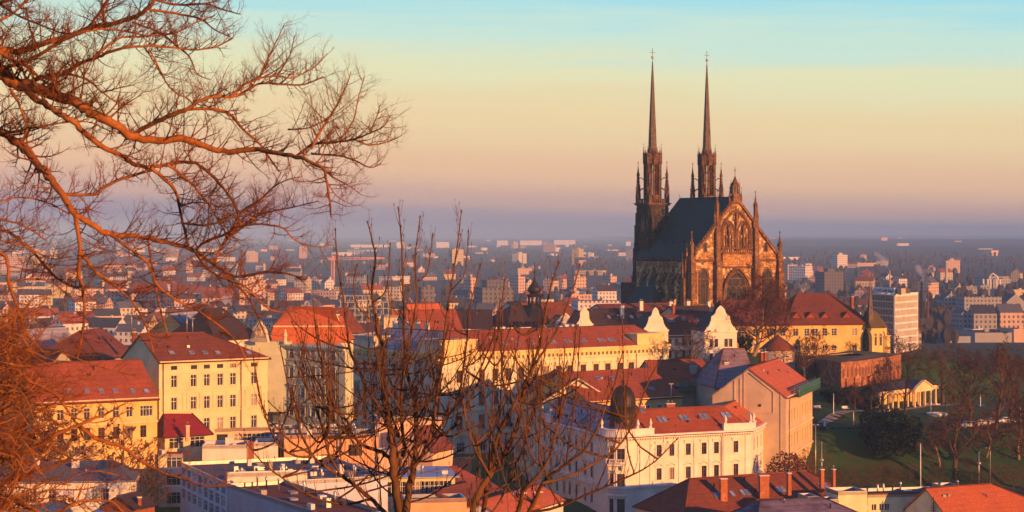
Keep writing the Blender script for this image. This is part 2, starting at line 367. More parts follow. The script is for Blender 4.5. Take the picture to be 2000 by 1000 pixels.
class Bld:
    """building whose outer fronts follow a chain of points (left to right seen from outside)"""
    def __init__(s, name, label, cat, pts, depth, z0, ze, wall='cream', group=None, back=True):
        s.pts = [V2(p) for p in pts]; s.depth = depth; s.z0, s.ze = z0, ze; s.wall = wall
        s.root = thing(name, label, cat, (s.pts[0].x, s.pts[0].y, z0), group); s.bk = offset_chain(s.pts, depth); s.wb = MB(); s.wins = []; s.closed = False
        s.ring = s.pts + s.bk[::-1]; s.spec = {}; s.roof = None; s.slopes = []
    def windows(s, seg, rows, cols=None, n=None, w=1.1, style='surround', fm='wframe', tm='trim', px=None, m0=1.6, pm='glass', name='window'):
        A, B = s.ring[seg], s.ring[(seg + 1) % len(s.ring)]; L = (B - A).length
        if px: cols = [colpx(A, B, q) for q in px]
        if n: cols = [m0 + (L - 2 * m0) * (i + .5) / n for i in range(n)]
        for zb, h in rows:
            for u in cols:
                if w / 2 + .05 < u < L - w / 2 - .05: s.spec.setdefault(seg, []).append((u, zb, w, h, style, fm, tm, pm, name))
    def build_walls(s, top=None):
        n = len(s.ring)
        for i in range(n):
            A, B = s.ring[i], s.ring[(i + 1) % n]
            wall_face(s.wb, A, B, s.z0, s.ze, [q[:4] for q in s.spec.get(i, [])])
        if s.slopes == []: s.wb.face([(p.x, p.y, s.ze) for p in s.ring])
        s.w = s.wb.build('wall', M[s.wall], s.root)
        for i, q in s.spec.items():
            A, B = s.ring[i], s.ring[(i + 1) % n]; d = (B - A).normalized(); a = math.atan2(d.y, d.x)
            for u, zb, w, h, st, fm, tm, pm, nm in q: p = A + d * u; place_win(s.root, (p.x, p.y, zb), a, w, h, st, fm, tm, nm, pm)
        return s
    def gable_roof(s, rh, mat='red', over=.5, hl=0, hr=0, t=.22, ridge=True, matb=None, rr=None):
        """pitched roof along the chain; hl, hr hip insets at its ends"""
        rt = rr or s.depth / 2; E = offset_chain(s.pts, -over); K = offset_chain(s.pts, s.depth + over); Rg = offset_chain(s.pts, rt)
        dz = over * rh / rt; ze = s.ze - dz + .05; zr = s.ze + rh + .05; n = len(s.pts); b = MB()
        d0 = (s.pts[1] - s.pts[0]).normalized(); d1 = (s.pts[-1] - s.pts[-2]).normalized()
        for C in (E, K): C[0] = C[0] - d0 * (over if hl else .25); C[-1] = C[-1] + d1 * (over if hr else .25)
        Rg = list(Rg); G0, G1 = Rg[0].copy(), Rg[-1].copy(); Rg[0] = Rg[0] + d0 * (hl if hl else -.25); Rg[-1] = Rg[-1] - d1 * (hr if hr else -.25)
        v3 = lambda p, z: Vector((p.x, p.y, z)); mats = mat if isinstance(mat, list) else [mat] * (n - 1); names = []
        for k in mats + [matb or mats[-1]]:
            if k not in names: names.append(k)
        for i in range(n - 1):
            q = [v3(E[i], ze), v3(E[i + 1], ze), v3(Rg[i + 1], zr), v3(Rg[i], zr)]; b.slab(q, t, names.index(mats[i])); s.slopes.append(q)
            b.slab([v3(K[i + 1], ze), v3(K[i], ze), v3(Rg[i], zr), v3(Rg[i + 1], zr)], t, names.index(matb or mats[i]))
        if hl: q = [v3(K[0], ze), v3(E[0], ze), v3(Rg[0], zr)]; b.slab(q, t, names.index(mats[0])); s.sl = q
        else: s.wb.face([v3(s.bk[0], s.ze), v3(s.pts[0], s.ze), v3(G0, s.ze + rh)])
        if hr: q = [v3(E[-1], ze), v3(K[-1], ze), v3(Rg[-1], zr)]; b.slab(q, t, names.index(mats[-1])); s.sr = q
        else: s.wb.face([v3(s.pts[-1], s.ze), v3(s.bk[-1], s.ze), v3(G1, s.ze + rh)])
        s.roof = b.build('roof', [M[k] for k in names], s.root); s.zr = zr; s.Rg = Rg
        gt = MB()
        for i in range(n - 1): gt.tube([v3(E[i], ze - .12), v3(E[i + 1], ze - .12)], .09, 5)
        gt.build('gutter', M['iron'], s.roof)
        for i in range(n - 1):
            q = s.slopes[i]; L = (q[1] - q[0]).length
            if L < 9: continue
            for k in range(int(L / 7)):
                fu, fv = RND.uniform(.12, .88), RND.uniform(.45, .9); p = q[0].lerp(q[1], fu).lerp(q[3].lerp(q[2], fu), fv); m_ = MB()
                if RND.random() < .5: m_.lathe(p - Vector((0, 0, .2)), [(.12, 0), (.12, .75), (.2, .76), (.04, .95)], 7)
                else: m_.box((p.x, p.y, p.z - .25), (.5, .45, .55), RND.random())
                m_.build('roof_vent', M[RND.choice(('iron', 'metal', 'brick_roof'))], s.roof)
        if ridge:
            c = MB()
            for i in range(n - 1): c.tube([v3(Rg[i], zr), v3(Rg[i + 1], zr)], .16, 6)
            if hl: c.tube([v3(E[0], ze), v3(Rg[0], zr)], .14, 5); c.tube([v3(K[0], ze), v3(Rg[0], zr)], .14, 5)
            if hr: c.tube([v3(E[-1], ze), v3(Rg[-1], zr)], .14, 5); c.tube([v3(K[-1], ze), v3(Rg[-1], zr)], .14, 5)
            c.build('ridge_cap', M['brick_roof' if mats[0] in ('red', 'orange', 'brick_roof', 'frost') else 'dslate'], s.roof)
        return s
    def cornice(s, mat='trim', segs=None, zt=0., bands=(), dent=0, proud=.45, h=.5):
        """eaves moulding, string bands and dentils along the fronts"""
        b = MB(); n = len(s.pts) - 1
        def strip(p, z0, z1, ex=.0):
            O = offset_chain(s.pts, -p); I = offset_chain(s.pts, .002); d0 = (s.pts[1] - s.pts[0]).normalized(); d1 = (s.pts[-1] - s.pts[-2]).normalized()
            for i in range(n):
                if segs is not None and i not in segs: continue
                b.prism([O[i], O[i + 1], I[i + 1], I[i]], z0, z1)
        z = s.ze + zt; strip(proud, z - h * .45, z); strip(proud * .6, z - h, z - h * .45 - .003)
        for zb, hh, pp in bands: strip(pp, zb, zb + hh)
        if dent:
            for i in range(n):
                if segs is not None and i not in segs: continue
                A, B = s.pts[i], s.pts[i + 1]; L = (B - A).length; d = (B - A) / L; o = Vector((d.y, -d.x)); k = int(L / dent)
                for j in range(k):
                    u = (j + .5) * L / k; fr = lambda a, c, zz: (A.x + d.x * (u + a) + o.x * c, A.y + d.y * (u + a) + o.y * c, zz)
                    b.fbox(fr, -dent * .2, dent * .2, 0, proud * .75, z - h - dent * .55, z - h - .004)
        return b.build('cornice', M[mat], s.root)
    def pipes(s, seg, pxs, z0=None):
        A, B = s.pts[seg], s.pts[seg + 1]; d = (B - A).normalized(); o = Vector((d.y, -d.x))
        for px in pxs:
            u = colpx(A, B, px); b = MB(); q = A + d * u + o * .3; w = A + d * u + o * .6; b.tube([(q.x, q.y, z0 or s.z0), (q.x, q.y, s.ze - 1.2), (w.x, w.y, s.ze - .2)], .075, 6); b.build('drainpipe', M['iron'], s.root)
    def skylight(s, seg, fu, fv, w=.9, h=1.3, hue='glass', side=None, n=1, gap=.15):
        q = s.slopes[seg] if side is None else side
        E0, E1, R1, R0 = [Vector(a) for a in (q if len(q) == 4 else (q[0], q[1], q[2], q[2]))]
        a = E0.lerp(E1, fu); c = R0.lerp(R1, fu); p = a.lerp(c, fv); du = (E1 - E0).normalized(); dv = (c - a) - du * (c - a).dot(du); dv.normalize(); nn = du.cross(dv)
        for i in range(n):
            o = p + du * (i * (w + gap)); b = MB(); g = MB()
            fr = lambda u, v, z: tuple(o + du * u + dv * v + nn * z)
            b.fbox(fr, 0, w, 0, .1, -.1, .16); b.fbox(fr, 0, w, h - .1, h, -.1, .16); b.fbox(fr, 0, .09, .1, h - .1, -.1, .16); b.fbox(fr, w - .09, w, .1, h - .1, -.1, .16); g.fbox(fr, .09, w - .09, .1, h - .1, -.05, .11)
            f = b.build('skylight', M['metal'], s.root); g.build('pane', M['skyglass'], f)
    def skylight_px(s, px, py, seg=0, side=None, **k):
        """skylight where the ray through a photo pixel meets a slope"""
        q = s.slopes[seg] if side is None else side; A, B, C = Vector(q[0]), Vector(q[1]), Vector(q[2]); n = (B - A).cross(C - A); d = P(px, py, 1000) - Vector((0, 0, CZ)); o = Vector((0, 0, CZ))
        X = o + d * ((A - o).dot(n) / d.dot(n)); E0, E1 = A, B; D = q[3] if len(q) == 4 else q[2]; du = (E1 - E0).normalized()
        T = Vector(D) - E0; Tv = T - du * T.dot(du); r = (X - E0); fv = r.dot(Tv) / Tv.length_squared; 
        c0 = E0.lerp(Vector(D), fv); c1 = E1.lerp(C, fv); fu = (X - c0).dot(c1 - c0) / max(1e-6, (c1 - c0).length_squared)
        if -.1 < fu < 1.1 and 0 < fv < 1: s.skylight(seg, fu, fv, side=side, **k)
def chimney(roof, x, y, zb, zt, w=1.2, d=.8, rz=0., mat='brick', pots=2, name='chimney'):
    b = MB(); b.box((x, y, zb), (w, d, zt - zb), rz, 0); b.box((x, y, zt), (w + .16, d + .16, .14), rz, 1)
    cs, sn = math.cos(rz), math.sin(rz)
    for i in range(pots):
        u = (i + .5) / pots * w - w / 2; b.lathe((x + u * cs, y + u * sn, zt + .142), [(.13, 0), (.11, .45), (.15, .46), (.15, .6)], 8, 2)
    return b.build(name, [M[mat], M['pale'], M['metal']], roof)
def chim_px(bl, px0, px1, pyt, Y, drop=3.5, pots=2, rz=.35, mat='brick', d=.9):
    w = (px1 - px0) / F * Y; x = PX((px0 + px1) / 2, Y); zt = PZ(pyt, Y); return chimney(bl.roof or bl.root, x, Y, zt - drop, zt - .3, w * .85, d, rz, mat, pots)
M['skyglass'] = glass('skylight_glass', (.10, .12, .18), .15)
# ------------------------------------------------------------------ ground sheet
def axis(segs):
    out = []
    for a, b, st in segs:
        x = a
        while x < b - 1e-6: out.append(x); x += st
    out.append(segs[-1][1]); return out
def build_ground():
    xs = axis([(-14000, -4000, 2000), (-4000, -1000, 500), (-1000, -440, 80), (-440, -150, 20), (-150, 180, 5), (180, 440, 20), (440, 1000, 80), (1000, 4000, 500), (4000, 14000, 2000)])
    ys = axis([(-400, -60, 60), (-60, 300, 10), (300, 640, 5), (640, 1100, 15), (1100, 3000, 150), (3000, 9000, 500), (9000, 23000, 2000)])
    v = [(x, y, hgt(x, y)) for y in ys for x in xs]; nx = len(xs)
    f = [(j * nx + i, j * nx + i + 1, (j + 1) * nx + i + 1, (j + 1) * nx + i) for j in range(len(ys) - 1) for i in range(nx - 1)]
    me = bpy.data.meshes.new('ground'); me.from_pydata(v, [], f); me.polygons.foreach_set('use_smooth', [True] * len(f))
    n = NT('ground'); co = n.coord(); a = n.noise(co, .02, 8, .7); b = n.noise(co, .15, 6, .7); c = n.noise(n.coord('Object', (1, .35, 1)), .0016, 6, .6)
    gr = n.mix(n.ramp(b, .35, .65), (.022, .095, .012), (.042, .080, .018)); gr = n.mix(n.ramp(n.noise(co, 1.6, 5), .4, .7, 0, .5), gr, (.05, .035, .02))
    fl = n.mix(n.ramp(c, .42, .58), (.035, .05, .05), (.085, .08, .07))
    sp = n.node('ShaderNodeSeparateXYZ'); n.l.new(co, sp.inputs[0])
    gr = n.mix(n.ramp(n.noise(co, .45, 7, .75), .52, .62, 0, .75), gr, (.085, .05, .022)); n.col(n.mix(n.ramp(sp.outputs[1], 620, 1200), gr, n.mix(n.ramp(a, .4, .6, 0, .6), fl, (.06, .05, .045)))); n.rough(1); n.bump(b, .6, .5)
    me.materials.append(n.m); o = bpy.data.objects.new('ground', me); COL.objects.link(o); o['kind'] = 'structure'; me.update()
build_ground()
def zat(px, py, Y): return PZ(py, Y)
def eave(pa, ya, YA, pb, yb):
    z = PZ(ya, YA); Yb = YZ(yb, z); return (PX(pa, YA), YA), (PX(pb, Yb), Yb), z
# ------------------------------------------------------------------ 1 the long yellow palace on the corner
z = PZ(690, 465)
pal = Bld('palace', 'long yellow corner palace with bracketed cornice and low red roof, below the cathedral', 'palace',
          [(PX(684, 490), 490), (PX(862, 465), 465), (PX(1306, 504.7), 504.7)], 17, 2, z, 'ivory')
A, B, C = pal.pts
rows = lambda *ys: [(PZ(yb, 467), PZ(yt, 467) - PZ(yb, 467)) for yt, yb in ys]
pal.windows(1, rows((724, 748)), px=[897, 941, 967, 993, 1018, 1046, 1066, 1091, 1114, 1139, 1164, 1187, 1211, 1233, 1274], w=1.65, style='hood', fm='bframe', tm='ytrim')
pal.windows(1, rows((767, 795), (813, 841)), px=[897, 941, 967, 993, 1018, 1046, 1066, 1091, 1114, 1139], w=1.7, style='hood', fm='bframe', tm='gtrim')  # lower rows in the greener trim: their shade is put into the colour
pal.windows(1, rows((866, 885), (910, 930)), px=[900, 941, 967, 993, 1018, 1046], w=2.3, style='surround', fm='wframe', tm='gtrim')
pal.windows(0, rows((715, 738), (760, 786), (806, 832), (858, 880)), px=[696, 713, 731, 752, 772, 792, 812, 842], w=1.5, style='hood', fm='bframe', tm='gtrim')  # shaded wing: surrounds toned greener than the lit front's, shade in the colour
pal.gable_roof(4.5, ['slate', 'red'], over=.55, hl=4, hr=4)
pal.build_walls()
pal.cornice('ytrim', proud=.95, h=1.15, dent=1.25, bands=[(z - 2.6, .3, .12), (PZ(805, 467), .35, .25), (PZ(853, 467), .5, .3), (PZ(900, 467), .3, .2)])
def attic(px0, px1, seg, h, name='attic', mat='ytrim', dep=5):
    A, B = pal.pts[seg], pal.pts[seg + 1]; d = (B - A).normalized(); o = Vector((d.y, -d.x)); u0, u1 = colpx(A, B, px0), colpx(A, B, px1); b = MB()
    u0 = max(u0, .1)
    fr = lambda u, v, zz: (A.x + d.x * u - o.x * v, A.y + d.y * u - o.y * v, zz)
    b.fbox(fr, u0, u1, .05, dep, z + .01, z + h, 0); b.fbox(fr, u0 - .2, u1 + .2, -.15, dep + .2, z + h, z + h + .3, 0); b.fbox(fr, u0 - .05, u1 + .05, -.1, .05, z + .02, z + .4, 0)
    b.fbox(fr, u0 + .4, u1 - .4, .0, .05, z + .8, z + .9, 0); b.fbox(fr, u0 + .4, u1 - .4, .0, .05, z + h - .45, z + h - .35, 0)
    c = Vector(fr((u0 + u1) / 2, .0, z + h * .5)); pts = []
    for k in range(13): t = k / 12 * 2 * math.pi; pts.append(c + Vector((d.x, d.y, 0)) * .62 * math.cos(t) + Vector((0, 0, .75 * math.sin(t))))
    b.tube(pts, .07, 4, cap=False); b.build(name, M[mat], pal.root)
attic(1245, 1299, 1, 2.5); attic(864, 931, 1, 2.7); attic(815, 861, 0, 2.7, mat='gtrim'); attic(686, 729, 0, 2.7, mat='gtrim')  # attics: yellow trim on the lit front, greener shaded copy on the other wing
for px, py, n in ((1040, 672, 1), (1075, 671, 2), (1105, 669, 2), (1134, 668, 2), (1170, 667, 2), (1190, 666, 2), (1222, 664, 1), (985, 674, 1), (1010, 673, 1), (935, 676, 1)): pal.skylight_px(px, py, 1, n=n, w=1.0, h=1.2)
b = MB(); zz = z + 3.6   # plant boxes and vents on the rear slope, beyond the ridge
for i in range(26):
    t = RND.uniform(.03, .75); q = pal.Rg[1].lerp(pal.Rg[2], t); hh = RND.choice((.7, .9, 1.3, 1.6)); b.box((q.x - 1.8, q.y + 3.0, zz - .6), (RND.uniform(.6, 1.8), .9, hh + .4), .55)
b.build('ventilation_box', M['pale'], pal.roof)['kind'] = 'stuff'
for t in (.12, .33, .5, .66): q = pal.Rg[0].lerp(pal.Rg[1], t); chimney(pal.roof, q.x, q.y + 1, z + 3.2, z + 6.2, .9, .9, .7, 'pale', 1)
d = (pal.pts[0] - pal.pts[1]).normalized(); o = Vector((-d.y, d.x)) ; nl = Vector((d.y, -d.x))
# banner hung down the corner of the shaded wing
A, B = pal.pts[0], pal.pts[1]; d = (B - A).normalized(); out = Vector((d.y, -d.x)); L = (B - A).length; b = MB()
fr = lambda u, v, zz: (A.x + d.x * u + out.x * v, A.y + d.y * u + out.y * v, zz)
b.fbox(fr, L - 1.35, L - .45, .38, .44, PZ(835, 466), PZ(712, 466)); ban = b.build('banner', M['navy']); tag(ban, 'dark blue vertical banner hung at the corner of the yellow palace', 'banner')
def text(body, loc, rot, size, mat, parent, name='lettering', extr=.01):
    c = bpy.data.curves.new(name, 'FONT'); c.body = body; c.size = size; c.offset = size * .03; c.extrude = extr; c.resolution_u = 2; c.align_x = 'LEFT'
    t = bpy.data.objects.new(name, c); COL.objects.link(t); bpy.context.view_layer.update()
    me = bpy.data.meshes.new_from_object(t); bpy.data.objects.remove(t); me.materials.append(mat)
    o = bpy.data.objects.new(name, me); COL.objects.link(o)
    r = parent
    while r.parent: r = r.parent
    o.parent = parent; o.location = Vector(loc) - r.location; o.rotation_euler = rot; return o
def text_mat(o, d, up, nn): o.matrix_basis = Matrix.Translation(o.location) @ Matrix((d, up, nn)).transposed().to_4x4()
tx = text('Palace', (0, 0, 0), (0, 0, 0), .85, M['white'], ban); p = Vector(fr(L - .65, .46, PZ(782, 466))); tx.location = p - ban.location
text_mat(tx, Vector((0, 0, 1)), Vector((-d.x, -d.y, 0)), Vector((out.x, out.y, 0)))
# ------------------------------------------------------------------ 2 white corner house with the onion-domed turret
zc = 21.3
pts = [(PX(1048, 422), 422), (PX(1176, 387.5), 387.5), (PX(1187, 385.2), 385.2), (PX(1203, 384.2), 384.2), (PX(1222, 384.3), 384.3), (PX(1238, 385.5), 385.5), (PX(1466, 397), 397), (PX(1504, 420), 420)]
ch = Bld('corner_house', 'ornate white corner house with dark domed turret and red tiled roof', 'apartment house', pts, 11.5, .5, zc, 'white')
r1, r2, r3, r4 = (zc - 4.4, 2.25), (zc - 8.9, 2.25), (zc - 13.9, 2.6), (zc - 18.2, 2.4)
colsB = [1287, 1312, 1344, 1375, 1399, 1437]
ch.windows(5, [r1], px=colsB, w=1.12, style='hood', fm='bframe'); ch.windows(5, [r2], px=colsB, w=1.12, style='arch', fm='bframe'); ch.windows(5, [r3, r4], px=colsB, w=1.2, style='surround', fm='bframe')
ch.windows(0, [r1], px=[1064, 1076, 1088, 1102, 1113, 1126, 1138, 1156], w=1.15, style='hood', fm='bframe'); ch.windows(0, [r2], px=[1064, 1076, 1088, 1102, 1113, 1126, 1143, 1156], w=1.15, style='arch', fm='bframe'); ch.windows(0, [r3, r4], px=[1064, 1076, 1088, 1102, 1113, 1126, 1143, 1156], w=1.2, style='surround', fm='bframe')
ch.windows(6, [r1], n=5, w=1.5, style='hood', fm='wframe'); ch.windows(6, [r2], n=5, w=1.5, style='arch', fm='wframe'); ch.windows(6, [r3, r4], n=5, w=1.5, style='surround', fm='wframe')
ch.windows(3, [(zc - 5.1, 2.6), (zc - 9.9, 2.6), (zc - 15, 2.9)], cols=[.95], w=1.5, style='pediment', fm='bframe'); ch.windows(2, [(zc - 5.1, 2.6), (zc - 9.9, 2.6), (zc - 15, 2.9)], cols=[.85], w=.9, style='pediment', fm='bframe')
ch.gable_roof(4.2, ['slate', 'slate', 'slate', 'red', 'red', 'red', 'orange'], over=.5, hl=0, hr=0, matb='red', ridge=False)
cb = MB()
for i, j in ((0, 1), (5, 6), (6, 7)): a, c = ch.Rg[i], ch.Rg[j]; cb.tube([(a.x, a.y, ch.zr), (c.x, c.y, ch.zr)], .17, 6)
cb.build('ridge_cap', M['brick_roof'], ch.roof)
ch.build_walls()
ch.cornice('trim', proud=.75, h=.7, dent=.55, bands=[(zc - 1.15, .12, .12), (zc - 10.2, .5, .38), (zc - 10.8, .18, .2), (zc - 5.4, .16, .12)])
# rusticated pilasters between the bays
b = MB(); A, B = ch.pts[5], ch.pts[6]; d = (B - A).normalized(); o = Vector((d.y, -d.x)); fr = lambda u, v, zz: (A.x + d.x * u + o.x * v, A.y + d.y * u + o.y * v, zz); L = (B - A).length
for px in (1252, 1272, 1328, 1358, 1387, 1415, 1458):
    u = colpx(A, B, px); c_ = MB(); c_.fbox(fr, u - .35, u + .35, .003, .16, zc - 9.9, zc - 1.2); c_.build('pilaster', M['trim'], ch.root)
for k in range(14): b.fbox(fr, .1, L - .1, .002, .07, zc - 11.2 - .55 * k, zc - 11.2 - .55 * k + .38)
for px in (1328, 1358):
    u = colpx(A, B, px)
    for q in range(6): b.fbox(fr, u - .5 + .06 * (q % 3), u + .5 - .06 * (q % 3), .16, .3, zc - 4.5 + q * .42, zc - 4.25 + q * .42)
b.build('rustication', M['trim'], ch.root)
ch.pipes(5, (1408,)); pal.pipes(1, (1242, 1057)); pal.pipes(0, (738,))
# attic parapets with urns
def parapet(chain, h, t, bld, name='parapet', mat='trim'):
    O = offset_chain(chain, -.35); I = offset_chain(chain, t); b = MB()
    for i in range(len(chain) - 1): b.prism([O[i], O[i + 1], I[i + 1], I[i]], bld.ze + .004, bld.ze + h)
    O2 = offset_chain(chain, -.5); I2 = offset_chain(chain, t + .15)
    for i in range(len(chain) - 1): b.prism([O2[i], O2[i + 1], I2[i + 1], I2[i]], bld.ze + h + .002, bld.ze + h + .18)
    return b.build(name, M[mat], bld.root)
def urn(x, y, zz, bld, s=1.): 
    b = MB(); b.box((x, y, zz), (.5 * s, .5 * s, .5 * s)); b.lathe((x, y, zz + .5 * s), [(.12, 0), (.2, .1), (.32, .4), (.34, .6), (.2, .8), (.28, .9), (.1, 1.05), (.14, 1.2), (.02, 1.45)], 10); b.build('urn', M['trim'], bld.root)
A5, B5 = ch.pts[5], ch.pts[6]; dB = (B5 - A5).normalized(); dC = (ch.pts[7] - ch.pts[6]).normalized(); dA = (ch.pts[1] - ch.pts[0]).normalized()
p1 = [ch.pts[1] - dA * 1.0] + ch.pts[2:6] + [A5 + dB * colpx(A5, B5, 1276)]; parapet(p1, 1.0, .3, ch)
p2 = [A5 + dB * colpx(A5, B5, 1412), B5, B5 + dC * 4.2]; parapet(p2, 1.15, .3, ch)
p3 = [ch.pts[0] + dA * 3, ch.pts[0] + dA * 9]; parapet(p3, 1.1, .3, ch)
for p in (p1[-1] - dB * .6, p1[-1] - dB * 3.4, p2[0] + dB * .6, p2[1], p2[2] - dC * .5, p1[0] + dA * .8, p3[0] + dA * .5, p3[1] - dA * .5): urn(p.x, p.y, ch.ze + 1.1, ch)
for px, py, n in ((1224 + 28, 807, 1), (1287, 825, 2), (1330, 822, 2), (1369, 819, 2), (1412, 816, 2)): ch.skylight_px(px, py, 5, n=n, w=.95, h=1.5)
for i in range(4): ch.skylight(6, .42 + .1 * i, .30, w=1.0, h=1.9)
for px, py in ((1108, 815), (1124, 818), (1134, 818), (1146, 820), (1160, 824)): ch.skylight_px(px, py, 0, n=1, w=.95, h=1.4)
# balcony on the rounded corner
b = MB(); bc = (ch.pts[2] + ch.pts[4]) / 2; dd = (ch.pts[4] - ch.pts[2]).normalized(); oo = Vector((dd.y, -dd.x)); fr = lambda u, v, zz: (bc.x + dd.x * u + oo.x * v, bc.y + dd.y * u + oo.y * v, zz)
b.fbox(fr, -1.9, 1.9, .1, 1.3, zc - 5.75, zc - 5.45); b.fbox(fr, -1.9, 1.9, 1.15, 1.3, zc - 4.6, zc - 4.45); b.fbox(fr, -1.9, -1.75, .1, 1.15, zc - 4.6, zc - 4.45); b.fbox(fr, 1.75, 1.9, .1, 1.15, zc - 4.6, zc - 4.45)
for i in range(13): x = -1.8 + i * .3; q = fr(x, 1.22, zc - 5.45); b.lathe(q, [(.05, 0), (.09, .3), (.04, .6), (.06, .85)], 6)
for x in (-1.3, 1.3): b.fbox(fr, x - .2, x + .2, .05, .9, zc - 6.6, zc - 5.75)
b.build('balcony', M['trim'], ch.root)
# turret
tx_, ty_ = PX(1217, 389.5), 389.5; b = MB()
prof = [(3.5, -.2), (3.3, .25), (2.85, .7), (2.6, 1.3), (2.47, 2.0), (2.42, 3.0), (2.40, 4.5), (2.5, 4.6), (2.55, 4.75), (2.42, 4.9), (2.40, 5.4), (2.34, 6.0), (2.18, 6.7), (1.9, 7.35), (1.5, 7.95), (1.0, 8.4), (.5, 8.62), (.25, 8.75)]
b.lathe((tx_, ty_, zc + .55), prof, 28)
for i in range(28):
    t = i / 28 * 2 * math.pi; b.tube([(tx_ + (r + .01) * math.cos(t), ty_ + (r + .01) * math.sin(t), zc + .55 + h) for r, h in prof[2:-1]], .05, 4, cap=False)
tur = b.build('turret', M['copper'], ch.root); b = MB(); b.lathe((tx_, ty_, zc + 9.2), [(.25, 0), (.32, .2), (.15, .4), (.3, .65), (.2, .95), (.06, 1.1), (.05, 2.0), (.01, 2.5)], 10); b.build('finial', M['copper'], tur)
for px0, px1, py in ((1235, 1248, 788),): pass
# ------------------------------------------------------------------ 3 dark roofed neighbour with the sunlit gable
A, B = (PX(1004, 456), 456), (PX(1045, 423.2), 423.2)
nb = Bld('tenement_house', 'grey tenement with dark brown roof and sunlit cream gable left of the domed house', 'apartment house', [A, B], 18.5, .5, 23.1, 'ivory')
nb.windows(0, [(23.1 - 3.9 - 4.3 * i, 2.3) for i in range(5)], n=9, w=1.2, style='surround', fm='bframe', tm='gtrim')
nb.gable_roof(5.9, 'brown', over=.4); nb.build_walls(); nb.cornice('gtrim', proud=.5, h=.5, bands=[(23.1 - 9.5, .3, .2)])
b = MB(); q = nb.pts[1]; dI = (nb.bk[1] - nb.pts[1]).normalized(); dv = (nb.pts[1] - nb.pts[0]).normalized()
for s0, s1 in ((0, 9.25), (18.5, 9.25)):   # raised gable coping
    a = q + dI * s0 + dv * .3; c = q + dI * s1 + dv * .3; b.tube([(a.x, a.y, nb.ze + .25), (c.x, c.y, nb.ze + 6.15)], .22, 4)
b.build('gable_coping', M['cream'], nb.root)
# ------------------------------------------------------------------ 4 courtyard house with hipped red roof
A, B, ze = eave(1150, 784, 419, 1332, 773)
cy = Bld('courtyard_house', 'low yellow courtyard house with broad red roof behind the domed turret', 'house', [A, B], 22, 3, ze, 'yellow')
cy.gable_roof(5.3, 'red', over=.5, hl=0, hr=0); cy.windows(0, [(ze - 3.6, 2)], n=7, w=1.2); cy.build_walls(); cy.cornice('ytrim', proud=.4, h=.4)
for px, py in ((1166, 742), (1195, 742), (1270, 762)): cy.skylight_px(px, py, 0, w=1.3, h=1.2)
chim_px(cy, 1298, 1319, 786, 418, 5); chim_px(cy, 1242, 1260, 790, 412, 5)
# ------------------------------------------------------------------ 5 rear wing with netted scaffold, then the big gabled house
A, B, ze = eave(1290, 754, 440, 1402, 751)
rw = Bld('rear_wing', 'courtyard wing with faded red frosted roof behind the scaffold', 'house', [A, B], 17, 3, ze, 'beige')
rw.gable_roof(5.0, 'red', over=.5); rw.build_walls(); chim_px(rw, 1347, 1362, 713, 447, 5, 3, mat='grey')
rw.skylight_px(1371, 735, 0, w=1, h=1)
ang = R(-17.5)
gx, gy = PX(1535, 410), 410.0; ux, uy = math.cos(ang), math.sin(ang)
g0, g1 = (gx - 15.2 * ux, gy - 15.2 * uy), (gx, gy); zg = 26.7; depth = 34
# chain runs along the side fronts: left side is (far-left -> near-left); use the gable front as an end of a chain along the right facade
gh = Bld('gabled_house', 'tall beige house with blank sunlit gable wall and bright orange red roof', 'apartment house', [g1, (gx + depth * -uy, gy + depth * ux)], 15.2, 1, zg, 'beige')
gh.windows(0, [(zg - 5.6 - 5.2 * i, 2.6) for i in range(4)], n=9, w=1.4, style='surround', fm='wframe', tm='ytrim')
gh.gable_roof(5.6, 'orange', over=.5, matb='slate'); gh.build_walls(); gh.pipes(0, (1539,)); gh.cornice('cream', proud=.5, h=.5, bands=[(zg - 7.4, .3, .25), (zg - 12.6, .3, .25)])
b = MB(); I = Vector((-ux, -uy)); o = Vector((uy, -ux)); q = gh.pts[0]
fr = lambda u, v, zz: (q.x + I.x * u + o.x * v, q.y + I.y * u + o.y * v, zz)
for u in (1.0, 8.6, 9.4, 10.6): b.fbox(fr, u - .12, u + .12, .002, .14, 8 if u < 2 else zg - 4, zg + (.4 if u < 2 else 4.6 if u < 9 else 3.5))
b.fbox(fr, 2.6, 8.5, .002, .16, zg - 3.6, zg - 3.4); b.fbox(fr, 2.5, 2.65, .002, .16, zg - 3.4, zg + .9)
b.tube([fr(2.6, .1, zg + .9), fr(7.6, .1, zg + 4.6)], .1, 4)
b.build('wall_rib', M['beige'], gh.root); b = MB(); b.lathe(fr(5.3, .02, zg - 2.2), [(.25, -.0), (.25, .5)], 8); b.build('vent_hole', M['iron'], gh.root)
chim_px(gh, 1484, 1490, 686, 436, 4, 2); chim_px(gh, 1491, 1497, 685, 436, 4, 1)
chim_px(gh, 1409, 1417, 771, 416, 4, 1)
# cross wing behind it with frosted ridge
A, ze = (PX(1398, 425), 425.), PZ(756, 425); B = (A[0] + 9, 426.5)
cw = Bld('cross_wing', 'purple grey frosted roof wing between the scaffold and the tall gable', 'house', [A, B], 21, 3, ze, 'beige')
cw.gable_roof(7.4, 'frost', over=.4, hl=4.5, hr=0); cw.build_walls(); chim_px(cw, 1412, 1423, 706, 432, 4, 2, mat='grey')
